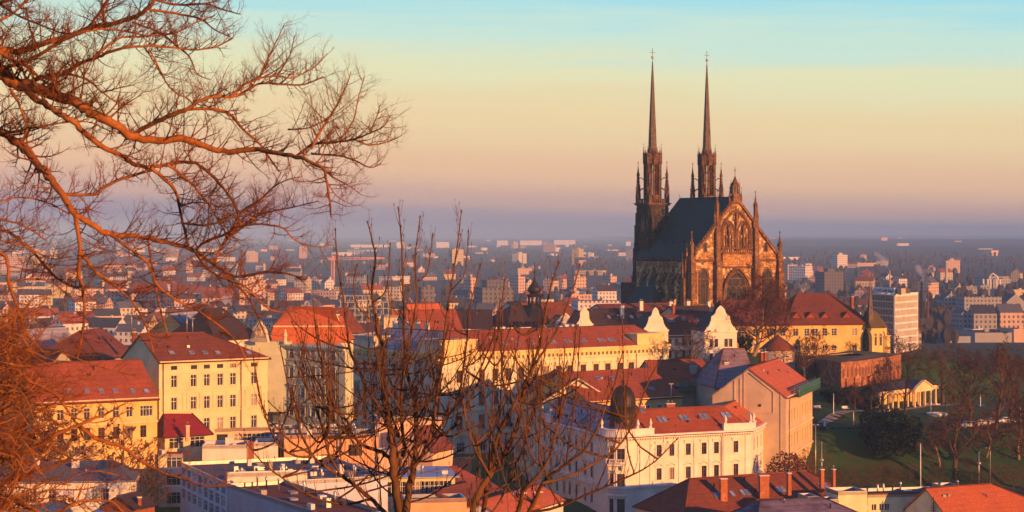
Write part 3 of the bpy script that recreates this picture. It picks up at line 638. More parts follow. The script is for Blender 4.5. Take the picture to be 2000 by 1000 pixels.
# scaffold with green netting
def scaffold(label, A, B, z0, z1, name='scaffold'):
    A, B = V2(A), V2(B); d = (B - A); L = d.length; d.normalize(); o = Vector((d.y, -d.x)); r = thing(name, label, 'scaffold', (A.x, A.y, z0)); fr = lambda u, v, zz: (A.x + d.x * u + o.x * v, A.y + d.y * u + o.y * v, zz)
    b = MB(); k = max(2, int(L / 1.8))
    for i in range(k + 1):
        for v in (0, 1.0): u = L * i / k; b.tube([fr(u, v, z0), fr(u, v, z1)], .04, 4)
    b.build('pole', M['metal'], r); n = MB()
    for j in range(3): zz = z0 + (z1 - z0) * (.1 + .3 * j); n.fbox(fr, 0, L, 0, 1, zz, zz + .08)
    for j in range(3): zz = z0 + (z1 - z0) * (.22 + .3 * j); n.fbox(fr, 0, L, 1.03, 1.06, zz, zz + .32)
    n.build('netting', M['teal'], r)
q = Vector((rw.pts[0].x, rw.pts[0].y)); d = (rw.pts[1] - rw.pts[0]).normalized(); o = Vector((d.y, -d.x))
a = rw.pts[0] + d * colpx(rw.pts[0], rw.pts[1], 1319) + o * .8; c = rw.pts[1] - d * .3 + o * .8; scaffold('green netted scaffold along the eaves of the faded courtyard roof', a, c, rw.ze - 1.6, rw.ze + .9)
d = (gh.pts[1] - gh.pts[0]).normalized(); o = Vector((d.y, -d.x)); a = gh.pts[0] + d * 6 + o * .7; c = gh.pts[1] + o * .7; scaffold('green netted scaffold on the eaves of the bright orange roofed house', a, c, gh.ze - .9, gh.ze + 1.7)
# ------------------------------------------------------------------ 6 left yellow house and lower neighbour
A, B, ze = eave(310.7, 706, 360, 522.7, 697.7)
lh = Bld('yellow_house', 'three window storey yellow house with hipped red roof, right of the lower yellow house', 'apartment house', [A, B], 16, 12, ze, 'cream')
lh.windows(0, [(PZ(721, 364), .75)], px=[340, 379, 404, 430, 455, 496], w=1.25, style='bare', fm='dframe'); 
lh.windows(0, [(PZ(755, 364), 2.2), (PZ(799, 364), 2.3)], px=[340, 378, 404, 430, 455, 496], w=1.15, style='surround', fm='wframe', tm='cream'); lh.windows(0, [(PZ(842, 364), 2.3)], px=[340, 378, 404, 430, 455, 496], w=1.15, style='surround', fm='wframe', tm='cream')
lh.gable_roof(4.5, 'brick_roof', over=.5, hl=0, hr=9); lh.build_walls(); lh.cornice('cream', proud=.45, h=.45, bands=[(PZ(729, 364), .18, .12), (PZ(756.5, 364) - .35, .2, .16), (PZ(766, 364), .2, .12), (PZ(800, 364) - .4, .25, .2)])
b = MB(); A0, B0 = lh.pts; d = (B0 - A0).normalized(); o = Vector((d.y, -d.x)); fr = lambda u, v, zz: (A0.x + d.x * u + o.x * v, A0.y + d.y * u + o.y * v, zz)
for px in (318, 358, 366, 391, 417, 443, 468, 480, 512):
    u = colpx(A0, B0, px); b = MB(); b.fbox(fr, u - .16, u + .16, .003, .11, PZ(799, 364), PZ(767, 364)); b.build('pilaster', M['cream'], lh.root)
b = MB()
for px in (318, 470): u = colpx(A0, B0, px); b.tube([fr(u, .25, 13), fr(u, .25, ze - .4)], .07, 6)
b.build('drainpipe', M['iron'], lh.root)
for px in (332, 371, 397, 422, 483): lh.skylight_px(px, 692, 0, w=1.0, h=.95)
lh.skylight_px(310, 676, 0, w=.6, h=.6)
A, B, ze = eave(66, 786, 341, 307, 774.8)
ll = Bld('low_yellow_house', 'lower bright yellow house with broad red roof and row of skylights at far left', 'apartment house', [A, B], 16, 12, ze, 'deep')
ll.windows(0, [(PZ(817, 348), 1.9)], px=[92, 118, 145, 170, 198, 227, 253, 280, 292], w=1.15, style='bare', fm='wframe', tm='cream'); ll.windows(0, [(PZ(858, 348), 2.1)], px=[92, 118, 145, 170, 198, 227, 253, 280], w=1.15, style='bare', fm='bframe', tm='cream')
ll.gable_roof(6.0, 'red', over=.6); ll.build_walls(); ll.cornice('cream', proud=.6, h=.4, bands=[(PZ(829, 348), .3, .5)])
for px in (132, 166, 194, 222, 256, 283): ll.skylight_px(px, 768, 0, w=.9, h=1.0)
# ------------------------------------------------------------------ 7 pale green palace with the red mansard
A, B = (PX(533, 402), 402.), (PX(674, 390), 390.); ze = PZ(671.6, 402)
gp = Bld('green_palace', 'pale green apartment palace with red mansard roof, between the yellow house and the palace', 'apartment house', [A, B], 15, 8, ze, 'green')
gp.bk = [A_ + Vector((-2.2, 15)) for A_ in gp.pts]; gp.bk[0].x += .6; gp.ring = gp.pts + gp.bk[::-1]
gp.windows(0, [(PZ(b_, 398), PZ(t_, 398) - PZ(b_, 398)) for t_, b_ in ((681, 701), (719, 739), (757, 777), (795, 812), (835, 855))], px=[545, 569, 591, 611, 630, 650], w=1.15, style='hood', fm='wframe', tm='gtrim')
gp.build_walls(); gp.pipes(0, (600, 663)); gp.cornice('gtrim', proud=.7, h=.7, bands=[(PZ(704, 398), .3, .2), (PZ(785, 398), .3, .2)])
def frustum(b, base, ins, z0, z1, m=0):
    P0 = [V2(p) for p in base]; c = sum(P0, Vector((0, 0))) / 4; Q = []
    for i in range(4):
        a, d_, e = P0[i - 1], P0[i], P0[(i + 1) % 4]; u = (a - d_).normalized(); w = (e - d_).normalized(); Q.append(d_ + (u + w) * ins)
    for i in range(4): j = (i + 1) % 4; b.face([(P0[i].x, P0[i].y, z0), (P0[j].x, P0[j].y, z0), (Q[j].x, Q[j].y, z1), (Q[i].x, Q[i].y, z1)], m)
    b.face([(q.x, q.y, z1) for q in Q], m); return Q
b = MB(); d = (gp.pts[1] - gp.pts[0]).normalized(); o = Vector((-d.y, d.x))
base = [gp.pts[0] + Vector((-1, .5)), Vector((gp.pts[1].x + .3, gp.pts[0].y + 2.5)), gp.bk[1] - o * .3, gp.bk[0] - o * .3 - d * 1]; q = frustum(b, base, 1.0, ze + .02, ze + 3.3)
gp.roof = b.build('mansard_roof', M['orange'], gp.root); b = MB(); b.prism([tuple(p) for p in offset_chain(q + [q[0]], -.25)[:4]], ze + 3.302, ze + 3.55); b.build('mansard_ledge', M['cream'], gp.root)
b = MB(); frustum(b, q, 4.5, ze + 3.56, ze + 7.3); b.build('upper_roof', M['orange'], gp.root)
def dutch(b, A, B, zb, prof, t=.5, m=0):
    """curved gable: profile of (half width, height) pairs, extruded"""
    A, B = V2(A), V2(B); c = (A + B) / 2; d = (B - A).normalized(); n = Vector((-d.y, d.x)); L = [(-w, h) for w, h in prof] + [(w, h) for w, h in prof[::-1] if w > .01]
    f = [(c.x + d.x * u, c.y + d.y * u, zb + h) for u, h in L]; k = [(c.x + d.x * u + n.x * t, c.y + d.y * u + n.y * t, zb + h) for u, h in L]; N = len(L)
    b.face(f[::-1], m); b.face(k, m)
    for i in range(N): j = (i + 1) % N; b.face([f[i], f[j], k[j], k[i]], m)
def ring(b, c, d, r, rt, m=0, sx=1.):
    pts = [Vector(c) + Vector((d.x, d.y, 0)) * r * sx * math.cos(t) + Vector((0, 0, r * math.sin(t))) for t in [k / 16 * 2 * math.pi for k in range(17)]]; b.tube(pts, rt, 5, m, cap=False)
b = MB(); a, c = (PX(484, 399), 399), (PX(527, 396), 396); zz = PZ(668, 398)
dutch(b, a, c, zz, [(2.2, 0), (2.2, .5), (1.95, 1.1), (1.75, 2.0), (1.5, 2.7), (1.0, 3.25), (.55, 3.45), (.45, 3.9), (.2, 4.15), (0, 4.2)], .6); dd = (V2(c) - V2(a)).normalized(); cc = Vector((PX(506, 397), 396.6, zz + 1.9)); ring(b, cc, dd, .75, .14)
og = b.build('oval_gable', M['cream'], gp.root); b = MB(); b.lathe((0, 0, 0), [(.68, -.03), (.68, .03)], 20); g = b.build('round_window', M['glass'], og, ); g.matrix_basis = Matrix.Translation(cc + Vector((0, -.06, 0)) - gp.root.location) @ Matrix.Rotation(R(90), 4, 'X') 
b = MB()
b.box((PX(530, 405), 405, zz - 14), (9, 10, 14), -.07); b.build('side_wing', M['green'], gp.root)
for px0, px1, py in ((648, 655, 613), (655, 662, 612)): chim_px(gp, px0, px1, py, 408, 5, 1, mat='peach')
b = MB()
for px in (557,):
    x, y, z2 = PX(px, 399), 399, PZ(671, 399); b.lathe((x, y, z2), [(.5, 0), (.4, .3), (.3, .9), (.42, 1.5), (.35, 2.1), (.15, 2.3), (.22, 2.6), (.05, 2.9)], 8)
b.build('statue_figure', M['cream'], gp.root)
# ------------------------------------------------------------------ the cathedral
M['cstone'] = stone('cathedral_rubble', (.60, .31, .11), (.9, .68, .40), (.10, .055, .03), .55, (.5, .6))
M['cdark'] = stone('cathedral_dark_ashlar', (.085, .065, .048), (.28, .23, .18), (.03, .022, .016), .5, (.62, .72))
M['cpier'] = stone('cathedral_pier', (.32, .165, .065), (.6, .36, .16), (.09, .038, .018), .6, (.62, .72))
M['ctower'] = stone('tower_stone', (.22, .115, .052), (.42, .26, .13), (.05, .028, .018), .6, (.62, .72))
M['croof'] = tiles('cathedral_copper_roof', (.016, .080, .068), (.008, .046, .042), .25, None, .8)
M['spire'] = plain('spire_sheathing', (.16, .115, .075), .5, .2, .4, .35)
M['cglass'] = glass('church_glass', (.012, .012, .014), .2)
cO = Vector((PX(1437, 630), 630.)); cr_ = Vector((math.cos(R(29.5)), math.sin(R(29.5)))); ca = Vector((-cr_.y, cr_.x)); CB = 33.; CE, CR = 52.3, 71.0
def cf(u, v, z): p = cO + cr_ * u + ca * v; return (p.x, p.y, z)
def cfr(u0, v0, rot=0):
    c, s = math.cos(rot), math.sin(rot); return lambda u, v, z: cf(u0 + u * c - v * s, v0 + u * s + v * c, z)
cat = thing('cathedral', 'dark gothic cathedral with two needle spires and sunlit gable on the hill', 'cathedral', cf(0, 0, CB))
def pinnacle(b, u, v, z0, z1, w=.5, fin=True, m=0):
    """square shaft, little gables, steep pyramid with crockets and cross finial; z0..z1 overall"""
    H = z1 - z0; zs = z0 + H * .48; fr = cfr(u, v)
    b.fbox(fr, -w / 2, w / 2, -w / 2, w / 2, z0, zs, m); b.fbox(fr, -w * .62, w * .62, -w * .62, w * .62, zs - w * .3, zs, m)
    for s in range(4):
        f2 = cfr(u, v, s * math.pi / 2); b.face([f2(-w * .62, -w * .63, zs), f2(w * .62, -w * .63, zs), f2(0, -w * .63, zs + w * 1.3)], m); b.face([f2(-w * .62, -w * .63, zs), f2(0, -w * .63, zs + w * 1.3), f2(0, 0, zs + w * 1.3)], m); b.face([f2(w * .62, -w * .63, zs), f2(0, 0, zs + w * 1.3), f2(0, -w * .63, zs + w * 1.3)], m)
    ap = fr(0, 0, z1 - H * .10); q = [fr(-w * .45, -w * .45, zs), fr(w * .45, -w * .45, zs), fr(w * .45, w * .45, zs), fr(-w * .45, w * .45, zs)]
    for i in range(4): b.face([q[i], q[(i + 1) % 4], ap], m)
    k = 3
    for i in range(k):
        t = (i + .8) / (k + .6); zz = zs + (z1 - H * .1 - zs) * t; r = w * .45 * (1 - t) + w * .16; b.fbox(fr, -r, r, -w * .07, w * .07, zz, zz + w * .16, m); b.fbox(fr, -w * .07, w * .07, -r, r, zz, zz + w * .16, m)
    t = w * .09; b.fbox(fr, -t, t, -t, t, z1 - H * .13, z1, m); b.fbox(fr, -w * .3, w * .3, -t, t, z1 - H * .055, z1 - H * .04 + t, m); b.fbox(fr, -t, t, -w * .3, w * .3, z1 - H * .055, z1 - H * .04 + t, m)
def arch_pts(w, h, n=7, k=1.15):
    """pointed arch outline, (x, z) from bottom left over the top to bottom right; w wide, h high"""
    r = w * k * .78; hs = h - math.sqrt(max(.01, r * r - (r - w / 2) ** 2)); L = [(-w / 2, 0)]
    cx = -w / 2 + r; a0 = math.pi; a1 = math.acos(max(-1, min(1, (0 - cx) / r)))
    for i in range(n + 1): t = a0 + (a1 - a0) * i / n; L.append((cx + r * math.cos(t), hs + r * math.sin(t)))
    return L + [(-x, z) for x, z in L[:-1][::-1]]
def gothic_window(parent, fr, z0, w, h, rt=.14, lights=2, mg='cglass', name='window', mt='cpier'):
    """tracery window standing on the wall plane of frame fr (outside is -v)"""
    L = arch_pts(w, h); b = MB(); b.tube([fr(x, -.12, z0 + z) for x, z in L], rt, 5, cap=False); b.tube([fr(x * 1.28, -.05, z0 + z * 1.04) for x, z in L], rt * .8, 4, cap=False)
    for i in range(1, lights): x = -w / 2 + w * i / lights; b.tube([fr(x, -.08, z0), fr(x, -.08, z0 + h * .66)], rt * .55, 4)
    for i in range(lights):
        x = -w / 2 + w * (i + .5) / lights; b.tube([fr(x + q, -.08, z0 + h * .55 + z) for q, z in arch_pts(w / lights, w / lights * .9, 4)], rt * .5, 4, cap=False)
    b.tube([fr(w * .2 * math.cos(t), -.08, z0 + h * .76 + w * .2 * math.sin(t)) for t in [k / 10 * 2 * math.pi for k in range(11)]], rt * .5, 4, cap=False)
    b.tube([fr(-w / 2 - .2, -.1, z0), fr(w / 2 + .2, -.1, z0)], rt, 4); o = b.build(name, M[mt], parent)
    g = MB(); g.face([fr(x, -.03, z0 + z) for x, z in L][::-1]); g.build('pane', M[mg], o); return o
W = 17.0; D = 31.0; slope = (CR - CE) / W
# nave body
b = MB(); P4 = [cf(-W, 0, 0), cf(W, 0, 0), cf(W, D, 0), cf(-W, D, 0)]
b.prism(P4, CB, CE, top=False)
for v in (0, D): q = [cf(-W, v, CE), cf(W, v, CE), cf(0, v, CR)]; b.face(q if v == 0 else q[::-1])
b.build('gable_wall', M['cstone'], cat)
b = MB(); v3 = Vector
for sg in (-1, 1):
    q = [v3(cf(sg * (W + .35), .8, CE - .35 * slope + .25)), v3(cf(0, .8, CR + .25)), v3(cf(0, D + .2, CR + .25)), v3(cf(sg * (W + .35), D + .2, CE - .35 * slope + .25))]
    if sg > 0: q = q[::-1]
    b.slab(q[::-1] if (q[1] - q[0]).cross(q[-1] - q[0]).z < 0 else q, .3)
rf = b.build('nave_roof', M['croof'], cat)
b = MB(); b.tube([cf(0, .8, CR + .3), cf(0, D + .2, CR + .3)], .14, 5); b.tube([cf(0, D, CR), cf(0, D, CR + 1.7)], .06, 4); b.lathe(cf(0, D, CR + .9), [(.02, 0), (.16, .15), (.02, .3)], 6); b.build('ridge_crest', M['copper'], rf)
for i in range(9):      # small roof vents
    v = 3.5 + i * 3.1
    for fz in (.28,):
        b = MB(); u = -W * (1 - fz); zz = CE + (CR - CE) * fz; fr = cfr(u, v); b.face([fr(-.9, -.45, zz - .95 * slope), fr(-.9, .45, zz - .95 * slope), fr(-.9, 0, zz - .1)]); b.face([fr(-.9, -.45, zz - .95 * slope), fr(-.9, 0, zz - .1), fr(.35, 0, zz + .4)]); b.face([fr(-.9, .45, zz - .95 * slope), fr(.35, 0, zz + .4), fr(-.9, 0, zz - .1)]); b.build('dormer_vent', M['croof'], rf)
# gable front: string courses, rake copings with crockets
b = MB(); fr = cfr(0, 0)
b.fbox(fr, -W - .2, W + .2, -.5, .002, CE - .9, CE - .45); b.fbox(fr, -W - .15, W + .15, -.3, .002, CE - 1.3, CE - .9); b.fbox(fr, -W - .1, W + .1, -.3, .002, 45.6, 45.85); b.fbox(fr, -W - .1, W + .1, -.55, .002, CB, 38)
b.build('string_course', M['cpier'], cat)
for sg in (-1, 1):
    b = MB(); b.slab([cf(sg * (W + .4), -.6, CE + .3 - .4 * slope), cf(sg * (W + .4), .9, CE + .3 - .4 * slope), cf(0, .9, CR + .75), cf(0, -.6, CR + .75)][::sg], .75)
    n = 26
    for i in range(1, n):
        t = i / n; u = sg * W * (1 - t); zz = CE + (CR - CE) * t + .8; f2 = cfr(u, -.1); b.fbox(f2, -.17, .17, -.17, .17, zz - .25, zz + .30); b.fbox(f2, -.3, .3, -.1, .1, zz + .08, zz + .26)
    b.build('rake_coping', M['cpier'], cat)
# great central blind arch and its contents
GA = 7.35
for sg in (-1, 1):
    b = MB(); u = sg * GA; f2 = cfr(u, 0)
    b.fbox(f2, -1.05, 1.05, -1.7, .002, CB, CE - 1.6); b.fbox(f2, -.8, .8, -1.2, .002, CE - 1.6, 60); b.fbox(f2, -.6, .6, -.9, .002, 60, 65.4)
    b.face([f2(-1.05, -1.7, CE - 1.6), f2(1.05, -1.7, CE - 1.6), f2(.8, -1.2, CE - .2), f2(-.8, -1.2, CE - .2)]); b.face([f2(-.8, -1.2, 60), f2(.8, -1.2, 60), f2(.6, -.9, 61), f2(-.6, -.9, 61)])
    pinnacle(b, u, -.35, 64.4, 73.3, .85); pinnacle(b, u + sg * .9, -.3, 62.5, 68.3, .45); pinnacle(b, u - .9 * sg, -.75, 61.5, 66.8, .4)
    b.build('pier', M['cpier'], cat)
b = MB(); L = arch_pts(11.6, 12.6, 9, 1.05); fr = cfr(0, 0)
for k, (sc, y, r) in enumerate(((1, -.35, .22), (.93, -.2, .18), (1.06, -.2, .15))): b.tube([fr(x * sc, y, 54.5 + z * (1 + (sc - 1) * .5)) for x, z in L], r, 5, cap=False)
for sg in (-1, 1):
    L2 = arch_pts(4.6, 9.2, 7)
    for sc, y, r in ((1, -.3, .17), (.88, -.2, .13)): b.tube([fr(sg * 2.75 + x * sc, y, 54.7 + z * (1 + (sc - 1) * .5)) for x, z in L2], r, 5, cap=False)
    f2 = cfr(sg * 2.75, -.2); b.fbox(f2, -.75, .75, -.5, .2, 55.3, 55.7)
    b.lathe(f2(0, -.15, 55.7), [(.5, 0), (.42, .8), (.55, 1.9), (.5, 2.6), (.2, 2.9), (.28, 3.2), (.25, 3.5), (.02, 3.7)], 8)   # figure under its canopy
    pinnacle(b, sg * 2.75, -.35, 59.4, 63.6, 1.0)
    for s in (-1, 1): pinnacle(b, sg * 2.75 + s * 1.15, -.3, 55.2, 62.2, .28)
b.tube([fr(1.15 * math.cos(t), -.3, 65.0 + 1.15 * math.sin(t)) for t in [k / 12 * 2 * math.pi for k in range(13)]], .15, 4, cap=False)
b.fbox(cfr(0, 0), -.22, .22, -.5, .002, 54.5, 66); b.lathe(fr(0, -.5, 62.3), [(.3, 0), (.42, .5), (.5, 1.3), (.25, 1.7), (.3, 2.1), (.02, 2.4)], 8); pinnacle(b, 0, -.5, 63.5, 68.5, .5)
b.build('blind_arcade', M['cpier'], cat)
b = MB(); fr = cfr(0, 0); b.fbox(fr, -5.6, 5.6, -.9, .002, 49.6, 53.3); b.build('ashlar_panel', M['brick'] if False else M['panel'] if 'panel' in M else stone('panel_ashlar', (.55, .27, .08), (.7, .42, .2), (.3, .14, .05), .5, (.5, .6)), cat)
b = MB(); b.fbox(fr, -5.9, 5.9, -1.15, .002, 53.32, 53.7); b.fbox(fr, -5.9, 5.9, -1.15, -.9, 55.0, 55.25)
for i in range(14): f2 = cfr(-5.6 + i * .861, -1.02); b.fbox(f2, -.11, .11, -.11, .11, 53.7, 55.5); b.face([f2(-.35, 0, 55.25), f2(.35, 0, 55.25), f2(0, 0, 55.95)])
for i in range(13): f2 = cfr(-5.17 + i * .861, -1.02); b.fbox(f2, -.3, .3, -.05, .05, 53.7, 54.05)
b.fbox(fr, -5.9, 5.9, -1.1, .002, 49.1, 49.58); b.build('parapet', M['cpier'], cat)
for u in (-11.6, 11.6):
    o = MB(); f2 = cfr(u, 0); o.fbox(f2, -.75, .75, -.12, .002, 54.0, 57.1); o = o.build('window', M['cpier'], cat); g = MB(); g.fbox(f2, -.48, .48, -.15, -.11, 54.2, 56.9); g.build('pane', M['cglass'], o)
# lower windows and portal
for u in (-12.2, 12.2): gothic_window(cat, cfr(u, 0), 37.5, 3.0, 11.3, .2, 3)
gothic_window(cat, cfr(0, 0), 34, 8.0, 14.0, .32, 4, name='portal_window'); b = MB(); L = arch_pts(9.6, 13.6, 9)
for sc, y in ((1, -.5), (1.07, -.75)): b.tube([fr(x * sc, y, 34.5 + z * sc) for x, z in L], .25, 5, cap=False)
pinnacle(b, 0, -.7, 47.6, 51.2, .35)
for i in range(14):
    x, z = L[4 + i % 12]; b.fbox(cfr(x * 1.1, -.6), -.16, .16, -.16, .16, 34.5 + z * 1.09, 34.5 + z * 1.09 + .4)
b.build('portal_moulding', M['cpier'], cat)
# corner buttresses of the gable front, each with its cluster of pinnacles
for sg in (-1, 1):
    b = MB(); f2 = cfr(sg * (W - .2), 0); b.fbox(f2, -1.1, 1.1, -1.6, 1.2, CB, 47.5); b.fbox(f2, -.85, .85, -1.2, 1.0, 47.5, CE + .5); b.face([f2(-1.1, -1.6, 47.5), f2(1.1, -1.6, 47.5), f2(.85, -1.2, 49), f2(-.85, -1.2, 49)])
    f3 = cfr(sg * (W + .8), 1.6); b.fbox(f3, -1.4, 1.4, -.9, .9, CB, 46); b.fbox(f3, -.8, .8, -.8, .8, 46, 51.5)
    pinnacle(b, sg * (W - .1), -.3, CE - .5, CE + 8.3, 1.0); pinnacle(b, sg * (W + .9), .9, CE - 2, CE + 4.6, .6); pinnacle(b, sg * (W - 1.1), -.8, CE - 1, CE + 3.6, .45); pinnacle(b, sg * (W + 1.9), 1.8, 46, CE + 1.6, .6)
    b.build('corner_buttress', M['cpier'], cat)
# turret on the gable apex
b = MB(); z0 = CR - .3; fr = cfr(0, .4)
b.fbox(fr, -1.35, 1.35, -1.1, 1.1, z0 - 1.5, z0 + 1.4)
for i in range(6):
    t = i / 6 * 2 * math.pi; f2 = cfr(1.05 * math.cos(t), .4 + 1.05 * math.sin(t)); b.fbox(f2, -.17, .17, -.17, .17, z0 + 1.4, z0 + 4.3)
b.lathe(fr(0, 0, z0 + 4.2), [(1.35, 0), (1.35, .4), (.75, 1.3), (.3, 2.4), (.05, 3.2)], 6, smooth=False); b.lathe(fr(0, 0, z0 + 1.4), [(.5, 0), (.5, 3)], 6)
b.fbox(cfr(0, .4), -.06, .06, -.06, .06, z0 + 7.2, z0 + 10.0); b.fbox(cfr(0, .4), -.5, .5, -.06, .06, z0 + 8.8, z0 + 8.95); b.fbox(cfr(0, .4), -.06, .06, -.5, .5, z0 + 8.8, z0 + 8.95)
for t in range(4): a = t * math.pi / 2 + .78; pinnacle(b, 1.35 * math.cos(a), .4 + 1.35 * math.sin(a), z0 + 1.2, z0 + 5.9, .4)
for sg in (-1, 1): pinnacle(b, sg * 2.3, .2, z0 - 2.6, z0 + 3.6, .42); b.fbox(cfr(sg * 1.7, .2), -.7, .7, -.12, .12, z0 + 1.0, z0 + 1.5)
b.build('apex_turret', M['cpier'], cat)
# long side: eaves, buttresses, windows, lower roofs
b = MB(); b.fbox(cfr(0, 0), -W - .45, -W, .9, D, CE - 1.2, CE - .5); b.build('eaves_course', M['cdark'], cat)
for i in range(5):
    v = 4.5 + i * 5.4; b = MB(); f2 = cfr(-W, v); b.fbox(f2, -2.6, 0, -.65, .65, CB, 44.5); b.face([f2(-2.6, -.65, 44.5), f2(-2.6, .65, 44.5), f2(0, .65, CE - 1.8), f2(0, -.65, CE - 1.8)][::-1]); b.face([f2(-2.6, -.65, 44.5), f2(0, -.65, 44.5), f2(0, -.65, CE - 1.8)]); b.face([f2(-2.6, .65, 44.5), f2(0, .65, CE - 1.8), f2(0, .65, 44.5)])
    b.fbox(f2, -3.6, -2.6, -.75, .75, CB, 39.5); b.build('buttress', M['cstone'], cat)
    if i < 4: gothic_window(cat, (lambda vv: (lambda x, y, z: cf(-W + y, vv - x, z)))(v + 2.7), 37.5, 2.4, 9.5, .18, 2, mt='cdark')
b = MB()
for q in ([cf(-W - 7, 12, 36.6), cf(-W - 7, 27, 36.6), cf(-W, 27, 46.5), cf(-W, 18, 47)],): b.slab([v3(p) for p in q], .25)
b.face([cf(-W - 7, 12, 36.6), cf(-W, 18, 47), cf(-W, 12, 36.6)]); b.build('side_chapel_roof', M['croof'], cat)
b = MB(); b.prism([cf(-W - 6.8, 12.3, 0), cf(-W, 12.3, 0), cf(-W, 27, 0), cf(-W - 6.8, 27, 0)][::1], CB, 36.5); b.build('side_chapel_wall', M['cdark'], cat)
# towers
def tower(u0, v0, dz=0.):
    T = MB(); h = 3.7; fr = cfr(u0, v0); zt = 69.3 + dz; zb = 86.8 + dz
    T.fbox(fr, -h, h, -h, h, CB, zt)
    for sx in (-1, 1):
        for sy in (-1, 1):      # stepped angle buttresses
            for (e, z1) in ((1.9, 46), (1.35, 55), (.8, 62.5), (.4, 66.5)):
                f2 = cfr(u0 + sx * (h - .55), v0 + sy * (h - .55)); T.fbox(f2, -.7, .7, min(0, sy * (e + .55)), max(0, sy * (e + .55)), CB, z1); T.fbox(f2, min(0, sx * (e + .55)), max(0, sx * (e + .55)), -.7, .7, CB, z1)
                pinnacle(T, u0 + sx * (h + e - .35), v0 + sy * (h - .5), z1 - .5, z1 + 3.2, .42); pinnacle(T, u0 + sx * (h - .5), v0 + sy * (h + e - .35), z1 - .5, z1 + 3.2, .42)
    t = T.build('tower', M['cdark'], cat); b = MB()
    b.fbox(fr, -h - .75, h + .75, -h - .75, h + .75, zt, zt + .35); b.fbox(fr, -h - .4, h + .4, -h - .4, h + .4, zt - .45, zt - .003); b.fbox(fr, -h - .25, h + .25, -h - .25, h + .25, 57, 57.4); b.fbox(fr, -h - .25, h + .25, -h - .25, h + .25, 47, 47.4)
    for s in range(4):
        f2 = cfr(u0, v0, s * math.pi / 2); b.fbox(f2, -h, h, -h - .2, -h + .1, zt + 1.5, zt + 1.75)
        for i in range(9): x = -h + .4 + i * (2 * h - .8) / 8; b.fbox(f2, x - .1, x + .1, -h - .18, -h + .05, zt + .35, zt + 1.5)
    b.build('gallery', M['ctower'], t)
    B = MB(); r = 2.55
    for i in range(8):       # octagonal lantern: eight piers, open arches
        a = (i + .5) * math.pi / 4; x, y = r * math.cos(a), r * math.sin(a); f2 = cfr(u0 + x, v0 + y, a); B.fbox(f2, -.5, .35, -.34, .34, zt, zb - 1.0)
        pinnacle(B, u0 + (r + .35) * math.cos(a), v0 + (r + .35) * math.sin(a), zb - 4.5, zb + (2.2 if i % 2 else 1.2), .38)
        a2 = i * math.pi / 4; f3 = cfr(u0 + 2.3 * math.cos(a2), v0 + 2.3 * math.sin(a2), a2 + math.pi / 2)
        B.fbox(f3, -1.0, 1.0, -.25, .25, zt, zt + 3.0); B.fbox(f3, -1.0, 1.0, -.25, .25, zb - 4.6, zb - 1.4)
        B.face([f3(-1.0, -.45, zb - 3), f3(1.0, -.45, zb - 3), f3(0, -.45, zb + .1)]); B.face([f3(-1.0, .3, zb - 3), f3(0, .3, zb + .1), f3(1.0, .3, zb - 3)])
        B.tube([f3(0, 0, zt + 3), f3(0, 0, zb - 4.6)], .13, 4); B.tube([f3(x_, -.1, zt + 8.5 + z_) for x_, z_ in arch_pts(1.7, 2.4, 4)], .12, 4, cap=False)
        B.tube([f3(-.8, 0, zt + 5.5), f3(.8, 0, zt + 5.5)], .08, 4); B.tube([f3(-.8, 0, zt + 8), f3(.8, 0, zt + 8)], .08, 4)
    B.lathe(fr(0, 0, zb - 4.0), [(2.2, 0), (2.1, 2.6), (1.75, 3.6), (1.45, 4.6)], 8, smooth=False)
    B.build('belfry', M['ctower'], t)
    for sx in (-1, 1):
        for sy in (-1, 1):
            B = MB(); x, y = sx * (h - .35), sy * (h - .35); f2 = cfr(u0 + x, v0 + y)
            B.fbox(f2, -.6, .6, -.6, .6, zt + .35, zt + 3.6); B.fbox(f2, -.4, .4, -.4, .4, zt + 3.6, zt + 6.2); pinnacle(B, u0 + x, v0 + y, zt + 5.4, zt + 13.9, .62)
            for a, c in ((.75, 0), (-.75, 0), (0, .75), (0, -.75)): pinnacle(B, u0 + x + a * .85, v0 + y + c * .85, zt + 2.8, zt + 7.6, .34)
            for zz in (zt + 8.3,): B.tube([f2(0, 0, zz), f2(-sx * .7, -sy * .7, zz + .3), f2(-sx * 1.3, -sy * 1.3, zz - .4), f2(-sx * 1.9, -sy * 1.9, zz + .3)], .16, 4)
            B.tube([f2(0, 0, zt + 4), f2(-sx * 1.0, -sy * 1.0, zt + 5.0), f2(-sx * 1.7, -sy * 1.7, zt + 5.4)], .2, 4); B.build('corner_pinnacle', M['ctower'], t)
    S = MB(); n = 8
    S.lathe(fr(0, 0, zb - .6), [(1.42, 0), (1.38, .8), (1.12, 7), (.78, 15), (.4, 24), (.13, 29.2), (.1, 29.3), (.1, 30.4)], 8, smooth=False, rz=.39)
    for i in range(8):
        a = .39 + cr_.angle_signed(Vector((1, 0))) * 0 + i * math.pi / 4
        S.tube([fr(0, 0, zb - .6 + zz)[:2] + (zb - .6 + zz,) if False else (fr(0, 0, 0)[0] + rr * math.cos(a), fr(0, 0, 0)[1] + rr * math.sin(a), zb - .6 + zz) for rr, zz in ((1.44, 0), (1.4, .8), (1.14, 7), (.8, 15), (.41, 24), (.13, 29.2))], [.09, .09, .08, .07, .05, .03], 4)
    for a in range(4): f2 = cfr(u0, v0, a * math.pi / 2 + .39); S.fbox(f2, -.25, .25, -1.25, -.9, zb + 5.5, zb + 6.6); S.face([f2(-.3, -1.27, zb + 6.6), f2(.3, -1.27, zb + 6.6), f2(0, -1.0, zb + 7.4)])
    s = S.build('spire', M['spire'], t)
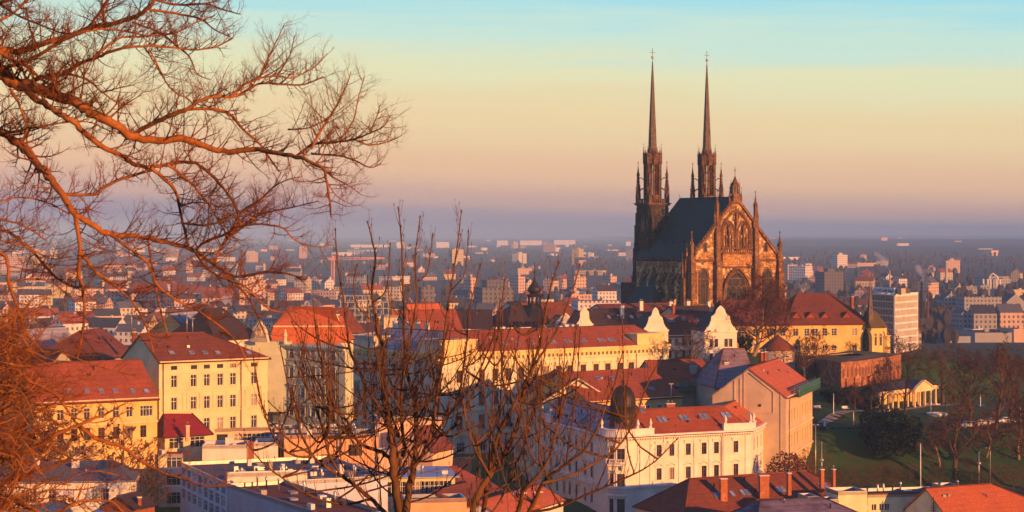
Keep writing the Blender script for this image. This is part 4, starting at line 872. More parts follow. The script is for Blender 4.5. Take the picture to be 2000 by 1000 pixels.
    G = MB(); zz = zb + 29.6; G.lathe(fr(0, 0, zz), [(.01, -.02), (.3, .1), (.46, .46), (.3, .82), (.01, .94)], 14); G.build('gilded_ball', M['gold'], t)
    G = MB(); G.fbox(fr, -.055, .055, -.055, .055, zz + .9, zz + 3.2); G.fbox(fr, -.85, .85, -.05, .05, zz + 2.0, zz + 2.1)
    for x in (-.85, .85): G.box(fr(x, 0, zz + 1.95), (.2, .2, .2))
    G.box(fr(0, 0, zz + 3.15), (.18, .18, .2)); G.build('cross', M['iron'], t)
    for s_, sc in ((0, 0), (3, 0)):
        f2 = cfr(u0, v0, -s_ * 0 + (0 if s_ == 0 else -math.pi / 2)); w = gothic_window(t, lambda x, y, z, f2=f2: f2(x, y - h, z), 60.2, 2.7, 6.0, .2, 2, mt='cdark')
        gothic_window(t, lambda x, y, z, f2=f2: f2(x, y - h, z), 49, 1.6, 6.5, .15, 2, mt='cdark')
        C = MB(); cc = f2(0, -h - .22, 62.6)
        for k in range(12): a = k / 12 * 2 * math.pi; p0 = f2(1.05 * math.cos(a), -h - .22, 62.6 + 1.05 * math.sin(a)); p1 = f2(1.4 * math.cos(a), -h - .22, 62.6 + 1.4 * math.sin(a)); C.tube([p0, p1], .09, 4)
        C.tube([f2(0, -h - .25, 62.6), f2(-1.2, -h - .25, 62.5)], .08, 4); C.tube([f2(0, -h - .25, 62.6), f2(.5, -h - .25, 62.2)], .1, 4)
        C.build('clock_face', M['gold'], t)
tower(-10.8, D - .2); tower(10.6, D - .2)
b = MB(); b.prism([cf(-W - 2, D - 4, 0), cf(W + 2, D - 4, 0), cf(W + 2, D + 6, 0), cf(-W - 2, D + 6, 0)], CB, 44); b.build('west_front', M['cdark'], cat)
# ------------------------------------------------------------------ residence on the hill, chapel, round tower, bastion
A, B, ze = eave(1432, 634, 566, 1700, 632)
bb = Bld('residence', 'long golden yellow residence with big red hipped roof beside the cathedral', 'residence', [A, B], 24, 25, ze, 'deep')
pxs = [1448, 1476, 1503, 1529, 1554, 1576, 1592, 1611, 1629, 1669]
bb.windows(0, [(PZ(657, 567), 2.1)], px=pxs, w=1.5, style='cross', fm='wframe', tm='ytrim'); bb.windows(0, [(PZ(686, 567), 1.5)], px=pxs, w=1.4, style='cross', fm='wframe', tm='ytrim')
bb.build_walls(); bb.cornice('brick_roof', proud=.5, h=.4)
b = MB(); d = (bb.pts[1] - bb.pts[0]).normalized(); o = Vector((-d.y, d.x)); U = lambda px: colpx(bb.pts[0], bb.pts[1], px); fr = lambda u, v, z: Vector((bb.pts[0].x + d.x * u + o.x * v, bb.pts[0].y + d.y * u + o.y * v, z)); L = U(1700)
hl = PZ(585, 580); hh = PZ(572, 582); a, c = U(1533), U(1580); e = U(1645) + .6
b.slab([fr(-1, -.6, ze), fr(L + .6, -.6, ze), fr(e, 12, hh), fr(a + 6, 12, hh), fr(a + 4, 10.0, hl), fr(-1, 10.0, hl)], .3) if False else None
s1 = (hl - ze) / 12.6
b.slab([fr(-1, -.6, ze), fr(U(1575), -.6, ze), fr(U(1575), 12, hl), fr(-1, 12, hl)], .3); b.slab([fr(U(1575), 24.6, ze), fr(-1, 24.6, ze), fr(-1, 12, hl), fr(U(1575), 12, hl)], .3)
t0 = U(1530)
bb.slopes = [[fr(-1, -.6, ze), fr(L + .6, -.6, ze), fr(L + .6, 12, hl), fr(-1, 12, hl)]]
b.slab([fr(t0, -.7, ze + .02), fr(L + .6, -.7, ze + .02), fr(e, 12, hh), fr(U(1582), 12, hh)], .3); b.slab([fr(L + .6, -.7, ze + .02), fr(L + .6, 24.7, ze + .02), fr(e, 12, hh)], .3); b.slab([fr(L + .6, 24.7, ze + .02), fr(t0, 24.7, ze + .02), fr(U(1582), 12, hh), fr(e, 12, hh)], .3); b.slab([fr(t0, 24.7, ze + .02), fr(t0, -.7, ze + .02), fr(U(1582), 12, hh)], .3)
bb.roof = b.build('roof', M['brick_roof'], bb.root)
for px in (1560, 1588, 1617, 1659):
    u = U(px); b = MB(); f = lambda x, y, z, u=u: fr(u + x, y, z); zz = ze + 1.7
    b.face([f(-1.5, 1.6, zz), f(1.5, 1.6, zz), f(0, 1.6, zz + 1.5)]); b.slab([f(-1.8, 1.3, zz - .2), f(0, 1.3, zz + 1.65), f(0, 4.2, zz + 1.65), f(-1.8, 3.0, zz - .2)][::-1], .15); b.slab([f(1.8, 1.3, zz - .2), f(1.8, 3.0, zz - .2), f(0, 4.2, zz + 1.65), f(0, 1.3, zz + 1.65)][::-1], .15); b.build('dormer', M['red'], bb.roof)
chim_px(bb, 1661, 1667, 578, 590, 5, 1); 
# chapel
cx0 = Vector((PX(1702, 570), 570.)); d2 = Vector((.93, .37)).normalized(); o2 = Vector((-d2.y, d2.x)); zc2 = PZ(641, 570); zg2 = 23
cp = thing('chapel', 'small yellow gothic chapel with mossy steep roof and slim spire', 'chapel', (cx0.x, cx0.y, zg2))
fp = [cx0, cx0 + d2 * 4.2, cx0 + d2 * 6.2 + o2 * 1.8, cx0 + d2 * 6.2 + o2 * 4.6, cx0 + d2 * 4.2 + o2 * 6.4, cx0 + o2 * 6.4]; b = MB(); b.prism([tuple(p) for p in fp], zg2, zc2); b.build('wall', M['yellow'], cp)
b = MB(); zr2 = PZ(608, 572); r0, r1 = cx0 + o2 * 3.2, cx0 + d2 * 3.4 + o2 * 3.2; ov = [p + (p - (cx0 + d2 * 3 + o2 * 3.2)).normalized() * .5 for p in fp]; v3_ = lambda p, z: Vector((p.x, p.y, z))
b.face([v3_(ov[0], zc2), v3_(ov[1], zc2), v3_(r1, zr2), v3_(r0, zr2)]); b.face([v3_(ov[4], zc2), v3_(ov[5], zc2), v3_(r0, zr2), v3_(r1, zr2)]); b.face([v3_(p, zc2 - .01) for p in ov][::-1])
for i in (1, 2, 3): b.face([v3_(ov[i], zc2), v3_(ov[i + 1], zc2), v3_(r1, zr2)])
b.face([v3_(ov[5], zc2), v3_(ov[0], zc2), v3_(r0, zr2)]); M['moss'] = tiles('mossy_tiles', (.16, .13, .045), (.10, .075, .03), .3); crf = b.build('roof', M['moss'], cp)
for i in range(4):
    a, c = fp[i], fp[i + 1]; dd = (c - a).normalized(); oo = Vector((dd.y, -dd.x)); q = a
    b = MB(); f = lambda u, v, z, q=q, dd=dd, oo=oo: (q.x + dd.x * u + oo.x * v, q.y + dd.y * u + oo.y * v, z); b.fbox(f, -.35, .35, -.1, .9, zg2, zc2 - 2.2); b.face([f(-.35, .9, zc2 - 2.2), f(.35, .9, zc2 - 2.2), f(.35, -.1, zc2 - .8), f(-.35, -.1, zc2 - .8)]); b.fbox(f, -.5, .5, -.1, 1.1, zc2 - 2.4, zc2 - 2.2); b.build('buttress', M['yellow'], cp)
    for u in ((1.3, 3.0) if i == 0 else ((c - a).length / 2,)): gothic_window(cp, lambda x, y, z, a=a, dd=dd, oo=oo, u=u: (a.x + dd.x * (u + x) - oo.x * y, a.y + dd.y * (u + x) - oo.y * y, z), zc2 - 5.0, .8, 3.6, .09, 1, mt='cream')
b = MB(); sx, sy = PX(1699.5, 572), 572; b.lathe((sx, sy, PZ(628, 572)), [(1.0, 0), (.9, 3.2), (.62, 4.2), (.75, 4.4), (.35, 7.2), (.1, 11.0), (.03, 13.8)], 6, smooth=False)
for i in range(6): t = i * math.pi / 3; b.tube([(sx + .85 * math.cos(t), sy + .85 * math.sin(t), PZ(606, 572)), (sx + .75 * math.cos(t), sy + .75 * math.sin(t), PZ(600, 572)), (sx + .3 * math.cos(t), sy + .3 * math.sin(t), PZ(592, 572))], .09, 4)
b.build('spire', M['spire'], cp)
# round tower
b = MB(); rx, ry = PX(1519, 524), 524; rt = thing('round_tower', 'round stone tower with brown conical roof behind the gabled house', 'tower', (rx, ry, 20))
b.lathe((rx, ry, 18), [(4.5, 0), (4.45, PZ(682, 524) - 18)], 24); b.build('wall', M['beige'], rt); b = MB(); b.lathe((rx, ry, PZ(683, 524)), [(4.85, 0), (4.85, .15), (3.9, 1.0), (2, 2.6), (.05, 3.8)], 24); b.build('conical_roof', M['brown_roof'] if 'brown_roof' in M else M['brick_roof'], rt)
# bastion
zt, zb = 27.7, 20.5; q0, q1, q2, q3 = Vector((PX(1593, 516), 516.)), Vector((PX(1643, 499), 499.)), Vector((PX(1700, 512), 512.)), Vector((PX(1760, 534), 534.))
chain = [q0, q1, q1 + (q2 - q1) * .5 + Vector((.5, -.5)), q2, q2 + (q3 - q2) * .5 + Vector((.3, -.4)), q3]
bs = Bld('bastion', 'old brick bastion wall with blind arches and grassy top on the slope', 'bastion', chain, 14, zb, zt, 'brick')
M['bastion'] = stone('bastion_brick', (.42, .17, .075), (.58, .32, .18), (.26, .11, .06), 1.2, (.5, .7)); bs.wall = 'bastion'; bs.build_walls(); b = MB()
tp = offset_chain(chain, .3); b.face([(p.x, p.y, zt + .25 + (.6 if i > 5 else 0)) for i, p in enumerate(tp + offset_chain(chain, 13.5)[::-1])]); b.build('grass_top', M.setdefault('grasstop', plain('dry_grass', (.10, .085, .04), 1)), bs.root)
bs.cornice('bastion', proud=.25, h=.35, zt=.22)
b = MB()
for i in range(1, 5):
    a, c = chain[i], chain[i + 1]; L = (c - a).length; dd = (c - a) / L; oo = Vector((dd.y, -dd.x)); n = max(1, int(L / 1.75))
    for k in range(n): u = (k + .5) * L / n; b = MB(); b.face([(a.x + dd.x * (u + x) + oo.x * .02, a.y + dd.y * (u + x) + oo.y * .02, zt - 3.6 + z) for x, z in arch_pts(.85, 2.3, 3)][::-1]); b.build('niche', plain('bastion_niche', (.16, .07, .04), 1), bs.root)
    for k in range(n // 2): u = (k + .5) * L / n * 2; f = lambda x, y, z: (a.x + dd.x * (u + x) + oo.x * y, a.y + dd.y * (u + x) + oo.y * y, z); b = MB(); b.fbox(f, -.2, .2, .0, .5, zb, zt - 3.9); b.build('buttress', M['bastion'], bs.root)
# ------------------------------------------------------------------ colonnade in the park
A, B, z_e = (PX(1712, 484), 484.), (PX(1829, 508), 508.), 20.9; zb = 16.9
A, B = Vector(A), Vector(B); d = (B - A).normalized(); o = Vector((d.y, -d.x)); L = (B - A).length; f = lambda u, v, z: (A.x + d.x * u + o.x * v, A.y + d.y * u + o.y * v, z)
co = thing('colonnade', 'pale classical colonnade with central pediment and slate roof in the park', 'pavilion', f(0, 0, zb))
b = MB(); b.fbox(f, -.5, L + .5, -5, .9, zb - 1.5, zb); b.build('plinth', M['pale'], co)
b = MB(); b.fbox(f, 0, L, -4.6, -4.2, zb, z_e - .1); b.fbox(f, 0, .35, -4.2, 0, zb, z_e - .1); b.build('back_wall', M['yellow'], co)
b = MB(); b.fbox(f, -.3, L + .3, -.35, .45, z_e - .1, z_e + .55); b.fbox(f, -.5, L + .5, -.5, .75, z_e + .55, z_e + .8); b.build('entablature', M['cream'], co)
us = [colpx(A, B, p) for p in (1714, 1722, 1734, 1743, 1754, 1766, 1773, 1783, 1793, 1804, 1816, 1827)]
for u in us:
    b = MB(); v = .9 if 1771 < 1000 + 1 * 0 + 0 or False else 0; q = f(u, 0.05, zb)
    b.box((q[0], q[1], zb), (.62, .62, .25), .7); b.lathe((q[0], q[1], zb + .25), [(.3, 0), (.27, .3), (.24, 3.3), (.33, 3.5), (.33, 3.62)], 12); b.build('column', M['cream'], co)
for u in (us[6], us[7], us[8], us[9]):
    b = MB(); q = f(u, 1.9, zb); b.box((q[0], q[1], zb), (.62, .62, .25), .7); b.lathe((q[0], q[1], zb + .25), [(.3, 0), (.27, .3), (.24, 3.3), (.33, 3.5), (.33, 3.62)], 12); b.build('column', M['cream'], co)
b = MB(); um = (us[6] + us[9]) / 2; hw = (us[9] - us[6]) / 2 + .7; b.fbox(f, um - hw, um + hw, -.2, 2.3, z_e - .08, z_e + .7); b.face([f(um - hw, 2.2, z_e + .7), f(um + hw, 2.2, z_e + .7), f(um, 2.2, z_e + 2.5)])
for s in (-1, 1): b.slab([Vector(f(um + s * (hw + .3), 2.6, z_e + .75)), Vector(f(um, 2.6, z_e + 2.75)), Vector(f(um, 1.7, z_e + 2.75)), Vector(f(um + s * (hw + .3), 1.7, z_e + .75))], .22)
b.build('pediment', M['cream'], co); b = MB()
b.slab([Vector(f(-.4, .7, z_e + .8)), Vector(f(L + .4, .7, z_e + .8)), Vector(f(L - 1, -2.4, z_e + 2.4)), Vector(f(1, -2.4, z_e + 2.4))], .12); b.slab([Vector(f(L + .4, -5, z_e + .8)), Vector(f(-.4, -5, z_e + .8)), Vector(f(1, -2.4, z_e + 2.4)), Vector(f(L - 1, -2.4, z_e + 2.4))], .12)
for s in (-1, 1): b.slab([Vector(f(um + s * (hw + .2), 1.7, z_e + .8)), Vector(f(um, 1.7, z_e + 2.7)), Vector(f(um, -2.4, z_e + 2.7)), Vector(f(um + s * (hw + .2), -1.2, z_e + .8))], .12)
b.build('roof', M['dslate'], co)
b = MB(); 
for i in range(5): b.fbox(f, um - 1.6, um + 1.6, .9 + i * .5, 1.4 + i * .5, zb - 2, zb - .15 * (i + 1))
b.build('steps', M['pale'], co)
# ------------------------------------------------------------------ park: path, retaining wall, benches, lamps
def ribbon(name, pts, w, mat, lift=.08):
    b = MB(); P_ = [Vector((PX(a, c), c)) for a, c in pts]; Q = []
    for i in range(len(P_) - 1):
        for k in range(8): Q.append(P_[i].lerp(P_[i + 1], k / 8))
    Q.append(P_[-1]); O = offset_chain(Q, w / 2); I = offset_chain(Q, -w / 2)
    for i in range(len(Q) - 1):
        z = lambda p: (p.x, p.y, max(hgt(p.x, p.y), hgt(Q[i].x, Q[i].y)) + lift); b.face([z(I[i]), z(I[i + 1]), z(O[i + 1]), z(O[i])])
    o = b.build(name, mat); o['kind'] = 'structure'; return o
gravel = plain('pale_gravel', (.30, .25, .21), 1)
ribbon('path', [(1560, 452), (1620, 461), (1680, 474), (1725, 486), (1760, 489)], 2.6, gravel); ribbon('path', [(1760, 489), (1850, 505), (1920, 518)], 2.2, gravel)
asph = plain('street_asphalt', (.05, .048, .05), .9)
ribbon('street', [(1500, 412), (1640, 418), (1760, 420), (1900, 420), (2060, 418)], 9, asph, .15)
b = MB(); ch_ = [Vector((PX(p, y), y)) for p, y in ((1560, 449.5), (1640, 449.5), (1700, 449.5), (1760, 449.5), (1860, 450.5), (2080, 452))]
for i in range(len(ch_) - 1):
    for k in range(4):
        a, c = ch_[i].lerp(ch_[i + 1], k / 4), ch_[i].lerp(ch_[i + 1], (k + 1) / 4); za = hgt(a.x, a.y + 4) + .1
        b.prism([(a.x, a.y), (c.x, c.y), (c.x, c.y + .6), (a.x, a.y + .6)], za - 6, za)
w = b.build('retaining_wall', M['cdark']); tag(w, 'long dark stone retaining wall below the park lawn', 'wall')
def bench(px, py, Y, rz, lab):
    x, y = PX(px, Y), Y; z = hgt(x, y); t = thing('park_bench', lab, 'bench', (x, y, z), 'white benches in the park'); c, s = math.cos(rz), math.sin(rz); fr = lambda u, v, zz: (x + u * c - v * s, y + u * s + v * c, z + zz)
    b = MB()
    for i in range(3): b.fbox(fr, -.9, .9, -.25 + i * .18, -.12 + i * .18, .42, .46)
    b.build('seat', M['whitepaint'], t); b = MB()
    for i in range(3): b.fbox(fr, -.9, .9, .3, .34, .55 + i * .16, .67 + i * .16)
    b.build('backrest', M['whitepaint'], t)
    for u in (-.7, .7): b = MB(); b.fbox(fr, u - .04, u + .04, -.22, .34, -.2, .42); b.fbox(fr, u - .04, u + .04, .34, .38, 0, 1.0); b.build('leg', M['iron'], t)
bench(1597, 803, 470, .4, 'white bench on the lawn at the foot of the brick slope'); bench(1652, 795, 472, .4, 'white bench on the lawn left of the colonnade')
b = MB(); x, y = PX(1616, 449), 453; b.lathe((x, y, hgt(x, y)), [(.3, -.3), (.3, .2), (.12, 1.5), (.02, 1.7)], 4, smooth=False); tag(b.build('boundary_marker', M['whitepaint']), 'small white pointed marker stone on top of the retaining wall', 'marker')
b = MB(); x, y = PX(1830, 476), 476; b.lathe((x, y, hgt(x, y) - .3), [(2.0, 0), (2.5, .9), (2.3, .95), (2.2, .7)], 24); tag(b.build('fountain_basin', M['pale']), 'low round stone basin in front of the colonnade', 'basin')
def lamp(px, pyt, pyb, Y, lab, kind=0):
    x, y = PX(px, Y), Y; z0, z1 = PZ(pyb, Y), PZ(pyt, Y); z0 = min(z0, hgt(x, y)); t = thing('lamp_post' if kind < 2 else 'mast', lab, 'lamp post' if kind < 2 else 'mast', (x, y, z0)); b = MB()
    if kind == 1: b.tube([(x, y, z0), (x, y, z1 - .8), (x - .15, y, z1 - .2), (x - .7, y, z1)], [.11, .08, .07, .05], 7)
    else: b.tube([(x, y, z0), (x, y, z1)], [.12, .08], 7)
    b.build('pole', M['metal'] if kind != 2 else M['whitepaint'], t); b = MB()
    if kind == 0:
        for s in (-1, 1): b.tube([(x, y, z1 - .1), (x + s * .35, y, z1)], .04, 4); b.box((x + s * .5, y, z1 - .05), (.4, .25, .2))
    elif kind == 1: b.box((x - .9, y, z1 - .08), (.6, .25, .14))
    elif kind == 2: b.lathe((x, y, z1), [(.1, 0), (.1, .2), (.01, .25)], 6)
    else: b.tube([(x - .35, y, z1 - .3), (x + .35, y, z1 - .3)], .03, 4); b.lathe((x, y - .1, (z0 + z1) / 2 + 1.2), [(.02, 0), (.4, .1), (.45, .5), (.02, .6)], 8)
    b.build('lamp_head' if kind < 2 else 'fitting', M['metal'], t)
lamp(1593, 830, 912, 420, 'tall twin-head street lamp just right of the gabled house', 0); lamp(1605, 862, 912, 416, 'short antenna mast with round dish by the twin-head lamp', 3)
lamp(1798, 868, 955, 418, 'tall plain white mast rising from the dark slope', 2); lamp(1934, 875, 953, 420, 'curved-neck street lamp at the right of the dark slope', 1); lamp(1912, 882, 915, 424, 'short pole with crossbar left of the curved-neck lamp', 3)
for i, (px, py, Y) in enumerate(((1628, 770, 464), (1818, 770, 470), (1915, 770, 500), (1667, 805, 455))):
    lamp(px, py, 815, Y, ('slim park lamp on the lawn in front of the shaded bastion wall', 'slim park lamp beside the round basin', 'slim park lamp between the big bare trees', 'short park post by the path below the benches')[i], 2)
# ------------------------------------------------------------------ gabled merchant houses and roofs between the palace and the hill
def dgable(px0, px1, pyb, Y, prof, label, z0=None, wins=(), mat='white', depth=11, roofmat='brown', rise=None, ang=R(14)):
    x0, x1 = PX(px0, Y), PX(px1, Y); wd = (x1 - x0) / math.cos(ang); A = (x0, Y); B = (x0 + wd * math.cos(ang), Y + wd * math.sin(ang)); zb = PZ(pyb, Y); k = Y / F
    h = Bld('gabled_town_house', label, 'house', [A, B], depth, zb - 14 if z0 is None else z0, zb, mat)
    for (pxs, pyt, pyb2, w) in wins: h.windows(0, [(PZ(pyb2, Y), PZ(pyt, Y) - PZ(pyb2, Y))], px=pxs, w=w, style='surround', fm='bframe')
    h.slopes = [0]; h.build_walls(); b = MB(); dutch(b, h.pts[0], h.pts[1], zb, [(w * k, q * k) for w, q in prof], .5); g = b.build('curved_gable', M[mat], h.root)
    b = MB(); d = (h.pts[1] - h.pts[0]).normalized(); o = Vector((-d.y, d.x)); C = (h.pts[0] + h.pts[1]) / 2; rs = (rise or prof[-1][1] * .72) * k
    f = lambda u, v, z: Vector((C.x + d.x * u + o.x * v, C.y + d.y * u + o.y * v, zb + z)); hw = wd / 2 * .92
    b.slab([f(-hw - .2, .3, 0), f(0, .3, rs), f(0, depth, rs), f(-hw - .2, depth, 0)][::-1], .2); b.slab([f(hw + .2, .3, 0), f(hw + .2, depth, 0), f(0, depth, rs), f(0, .3, rs)][::-1], .2); h.roof = b.build('roof', M[roofmat], h.root)
    n_ = Vector((d.y, -d.x)); b = MB(); f2 = lambda u, v, z: (C.x + d.x * u + n_.x * v, C.y + d.y * u + n_.y * v, z)
    b.fbox(f2, -wd / 2 - .15, wd / 2 + .15, .002, .3, zb - .15, zb + .25); b.fbox(f2, -wd * .3, wd * .3, .002, .2, zb + prof[-1][1] * k * .42, zb + prof[-1][1] * k * .42 + .2); b.build('moulding', M['trim'], h.root)
    return h, f2, zb, k
GP1 = [(25, 0), (24, 4), (20, 8), (17, 14), (15, 20), (14, 24), (14, 26), (9, 29), (7, 34), (6, 38), (4, 42), (1, 45), (0, 45.5)]
h, f2, zb, k = dgable(1256, 1306, 646, 545, GP1, 'white town house with curved gable directly behind the right end of the palace', 20, (([1274, 1281, 1288], 636, 644, .7),) )
for px in (1274, 1281, 1288): place_win(h.root, f2(colpx(h.pts[0], h.pts[1], px) - (h.pts[1] - h.pts[0]).length / 2, .02, zb + .45), R(14), .65, 1.15, 'bare', 'bframe', 'trim')
GP2 = [(32, 0), (31, 4), (27, 8), (23, 14), (20, 22), (19, 27), (19, 30), (13, 33), (10, 38), (9, 42), (6, 46), (2, 50), (0, 51)]
h, f2, zb, k = dgable(1376, 1441, 648, 545, GP2, 'tall cream town house with curved gable, right of the bare round tree', 22, (([1389, 1399, 1418, 1427], 662, 678, 1.0), ([1389, 1399, 1418, 1427], 690, 704, 1.0)))
for px in (1400, 1407, 1414): place_win(h.root, f2(colpx(h.pts[0], h.pts[1], px) - (h.pts[1] - h.pts[0]).length / 2, .02, zb + .8), R(14), .65, 1.4, 'bare', 'bframe', 'trim')
b = MB(); 
for u in (-3.9, 3.9): b.lathe(f2(u, -.2, zb + .25), [(.2, 0), (.3, .4), (.1, .8), (.02, 1.2)], 8)
b.build('urn', M['trim'], h.root)
A, B, ze = eave(1300, 655, 556, 1382, 653)
mh = Bld('town_house', 'recessed town house with brown roof between the two curved white gables', 'house', [A, B], 11, 20, ze, 'pale')
mh.windows(0, [(PZ(676, 556), 2.0), (PZ(700, 556), 2.2)], px=[1308, 1321, 1336, 1350, 1364], w=1.3, style='surround', fm='bframe'); mh.gable_roof(5.2, 'brick_roof', over=.5); mh.build_walls(); mh.cornice('trim', proud=.4, h=.4, bands=[(PZ(684, 556), .6, .9)])
for px, py, n in ((1306, 629, 2), (1333, 626, 1), (1361, 628, 1)): mh.skylight_px(px, py, 0, n=n, w=.9, h=1.2)
h, f2, zb, k = dgable(1126, 1158, 634, 575, [(16, 0), (15, 3), (11, 8), (9, 14), (9, 22), (8, 26), (5, 28), (4, 32), (2, 35), (0, 36)], 'small white curved gable beyond the palace roof, right of the onion steeple', 14, (), roofmat='brick_roof')
place_win(h.root, f2(0, .02, zb + .6), R(14), .8, 1.5, 'bare', 'dframe', 'trim')
A, B, ze = eave(1085, 632, 585, 1124, 631); 
sh = dgable(1085, 1124, 632, 610, [(19, 0), (19, 4), (2, 20), (0, 21)], 'white house with plain pointed gable, nearest the onion steeple', 14, (), roofmat='brown', mat='white')
def simple(px0, py0, Y0, px1, py1, depth, rh, roof, wall, label, z0=2, hl=0, hr=0, wins=None, cat='house', name='town_house', over=.4):
    A, B, ze = eave(px0, py0, Y0, px1, py1); h = Bld(name, label, cat, [A, B], depth, z0, ze, wall)
    if wins: h.windows(0, [(ze - 3.0 - 3.6 * i, 1.9) for i in range(wins[0])], n=wins[1], w=1.1, style='surround', fm='bframe')
    h.gable_roof(rh, roof, over=over, hl=hl, hr=hr); h.build_walls(); return h
h = simple(1160, 644, 575, 1262, 642, 15, 5.6, 'brown', 'pale', 'dark brown tiled house in the row behind the palace roof, left of the curved gable', 10); chim_px(h, 1211, 1219, 596, 583, 4, 3, mat='white'); h.skylight_px(1232, 622, 0); h.skylight_px(1188, 622, 0)
h = simple(1188, 612, 600, 1330, 609, 14, 2.4, 'brick_roof', 'pale', 'long low brown red roof right under the cathedral wall', 18)
for px0, px1, py in ((1248, 1256, 587), (1306, 1314, 588), (1340, 1348, 587), (1381, 1387, 588)): chim_px(h, px0, px1, py, 607.5, 3.5, 2, mat='white')
h = simple(1330, 620, 590, 1405, 618, 12, 3, 'brown', 'peach', 'brown roofed house under the tall gable window of the cathedral', 20); chim_px(h, 1312, 1318, 592, 588, 4, 1); chim_px(h, 1386, 1398, 601, 588, 3, 2, mat='peach')
# roofs left of the steeple
h = simple(995, 640, 600, 1062, 638, 18, 6, 'brown', 'pale', 'dark roofed house at the foot of the onion steeple, left side', 3, hl=6); h = simple(1040, 636, 640, 1130, 634, 16, 7, 'brick_roof', 'pale', 'brown red roofed house behind the onion steeple', 3)
simple(1012, 610, 700, 1034, 609, 10, 3.5, 'orange', 'pale', 'small bright red roof peeping out left of the onion steeple')
# onion steeple
ox, oy = PX(1044, 612), 612; k = oy / F; st = thing('onion_steeple', 'dark baroque church steeple with onion dome and thin spike', 'steeple', (ox, oy, 5)); zz = lambda py: PZ(py, oy)
k *= 1.28; b = MB(); b.lathe((ox, oy, 0), [(24 * k, zz(640)), (24 * k, zz(633)), (26 * k, zz(631)), (25 * k, zz(625)), (21 * k, zz(616)), (15 * k, zz(607)), (11.5 * k, zz(600)), (11 * k, zz(594))], 8, smooth=False, rz=.39); b.build('bell_roof', M['copper'], st)
b = MB(); b.box((ox, oy, 4), (7.2, 7.2, zz(632) - 4), .3); b.build('tower', M['grey'], st)
b = MB()
for i in range(8): t = i / 8 * 2 * math.pi + .39; b.tube([(ox + 9.5 * k * math.cos(t), oy + 9.5 * k * math.sin(t), zz(594)), (ox + 9.5 * k * math.cos(t), oy + 9.5 * k * math.sin(t), zz(579))], 1.9 * k, 5)
b.lathe((ox, oy, 0), [(10.5 * k, zz(595)), (11.5 * k, zz(594)), (11 * k, zz(592.5))], 8, smooth=False, rz=.39); b.lathe((ox, oy, 0), [(11 * k, zz(580)), (13.5 * k, zz(577)), (12 * k, zz(575.5)), (8 * k, zz(573.5)), (6 * k, zz(572))], 8, smooth=False, rz=.39); b.build('lantern', M['copper'], st)
b = MB(); b.lathe((ox, oy, 0), [(6 * k, zz(573)), (9.5 * k, zz(570)), (10.8 * k, zz(566)), (10 * k, zz(562)), (7 * k, zz(557)), (4 * k, zz(552)), (2 * k, zz(547)), (1.3 * k, zz(541)), (1 * k, zz(534)), (1.8 * k, zz(532)), (1.8 * k, zz(530)), (.7 * k, zz(528)), (.5 * k, zz(516)), (.1 * k, zz(512))], 14); b.build('onion_dome', M['copper'], st)
# middle distance left: roofs behind the yellow house and the green palace
h = simple(196, 700, 395, 262, 690, 14, 5, 'brick_roof', 'grey', 'brown red hipped roof left of the yellow house, with brick stack', 12, hl=6); chim_px(h, 258, 266, 646, 400, 4, 2)
h = simple(100, 705, 420, 175, 700, 16, 6.5, 'slate', 'pale', 'grey slate roof with white gable behind the low yellow house', 8); h = simple(10, 725, 430, 85, 715, 15, 6, 'slate', 'grey', 'blue grey slate roof at the far left edge behind the branches', 8)
h = simple(420, 662, 440, 505, 657, 15, 6.3, 'brown', 'pale', 'black brown steep roof left of the oval gable', 6, hl=4, hr=4); h = simple(375, 655, 455, 432, 650, 12, 5, 'slate', 'yellow', 'slate roof with yellow gable left of the black brown steep roof', 6)
h = simple(618, 662, 430, 690, 660, 13, 4.5, 'orange', 'green', 'orange red roof joining the green mansard palace', 6); h = simple(662, 650, 520, 712, 647, 12, 6, 'brick_roof', 'green', 'pale green gabled house between the mansard palace and the long palace', 6)
h = simple(-40, 745, 372, 62, 752, 14, 6, 'brown', 'grey', 'dark roofed house at the left edge beside the low yellow house', 10)
h = simple(800, 652, 540, 905, 650, 14, 6, 'red', 'peach', 'red roof with peach gable rising behind the slate wing of the palace', 6, wins=(1, 5)); h = simple(815, 636, 570, 880, 634, 12, 6, 'orange', 'peach', 'orange roof and sloping peach parapet behind the palace corner', 4)
h = simple(868, 640, 590, 960, 640, 14, 5, 'brown', 'pale', 'brown slate roof behind the palace, left of the onion steeple group', 4)
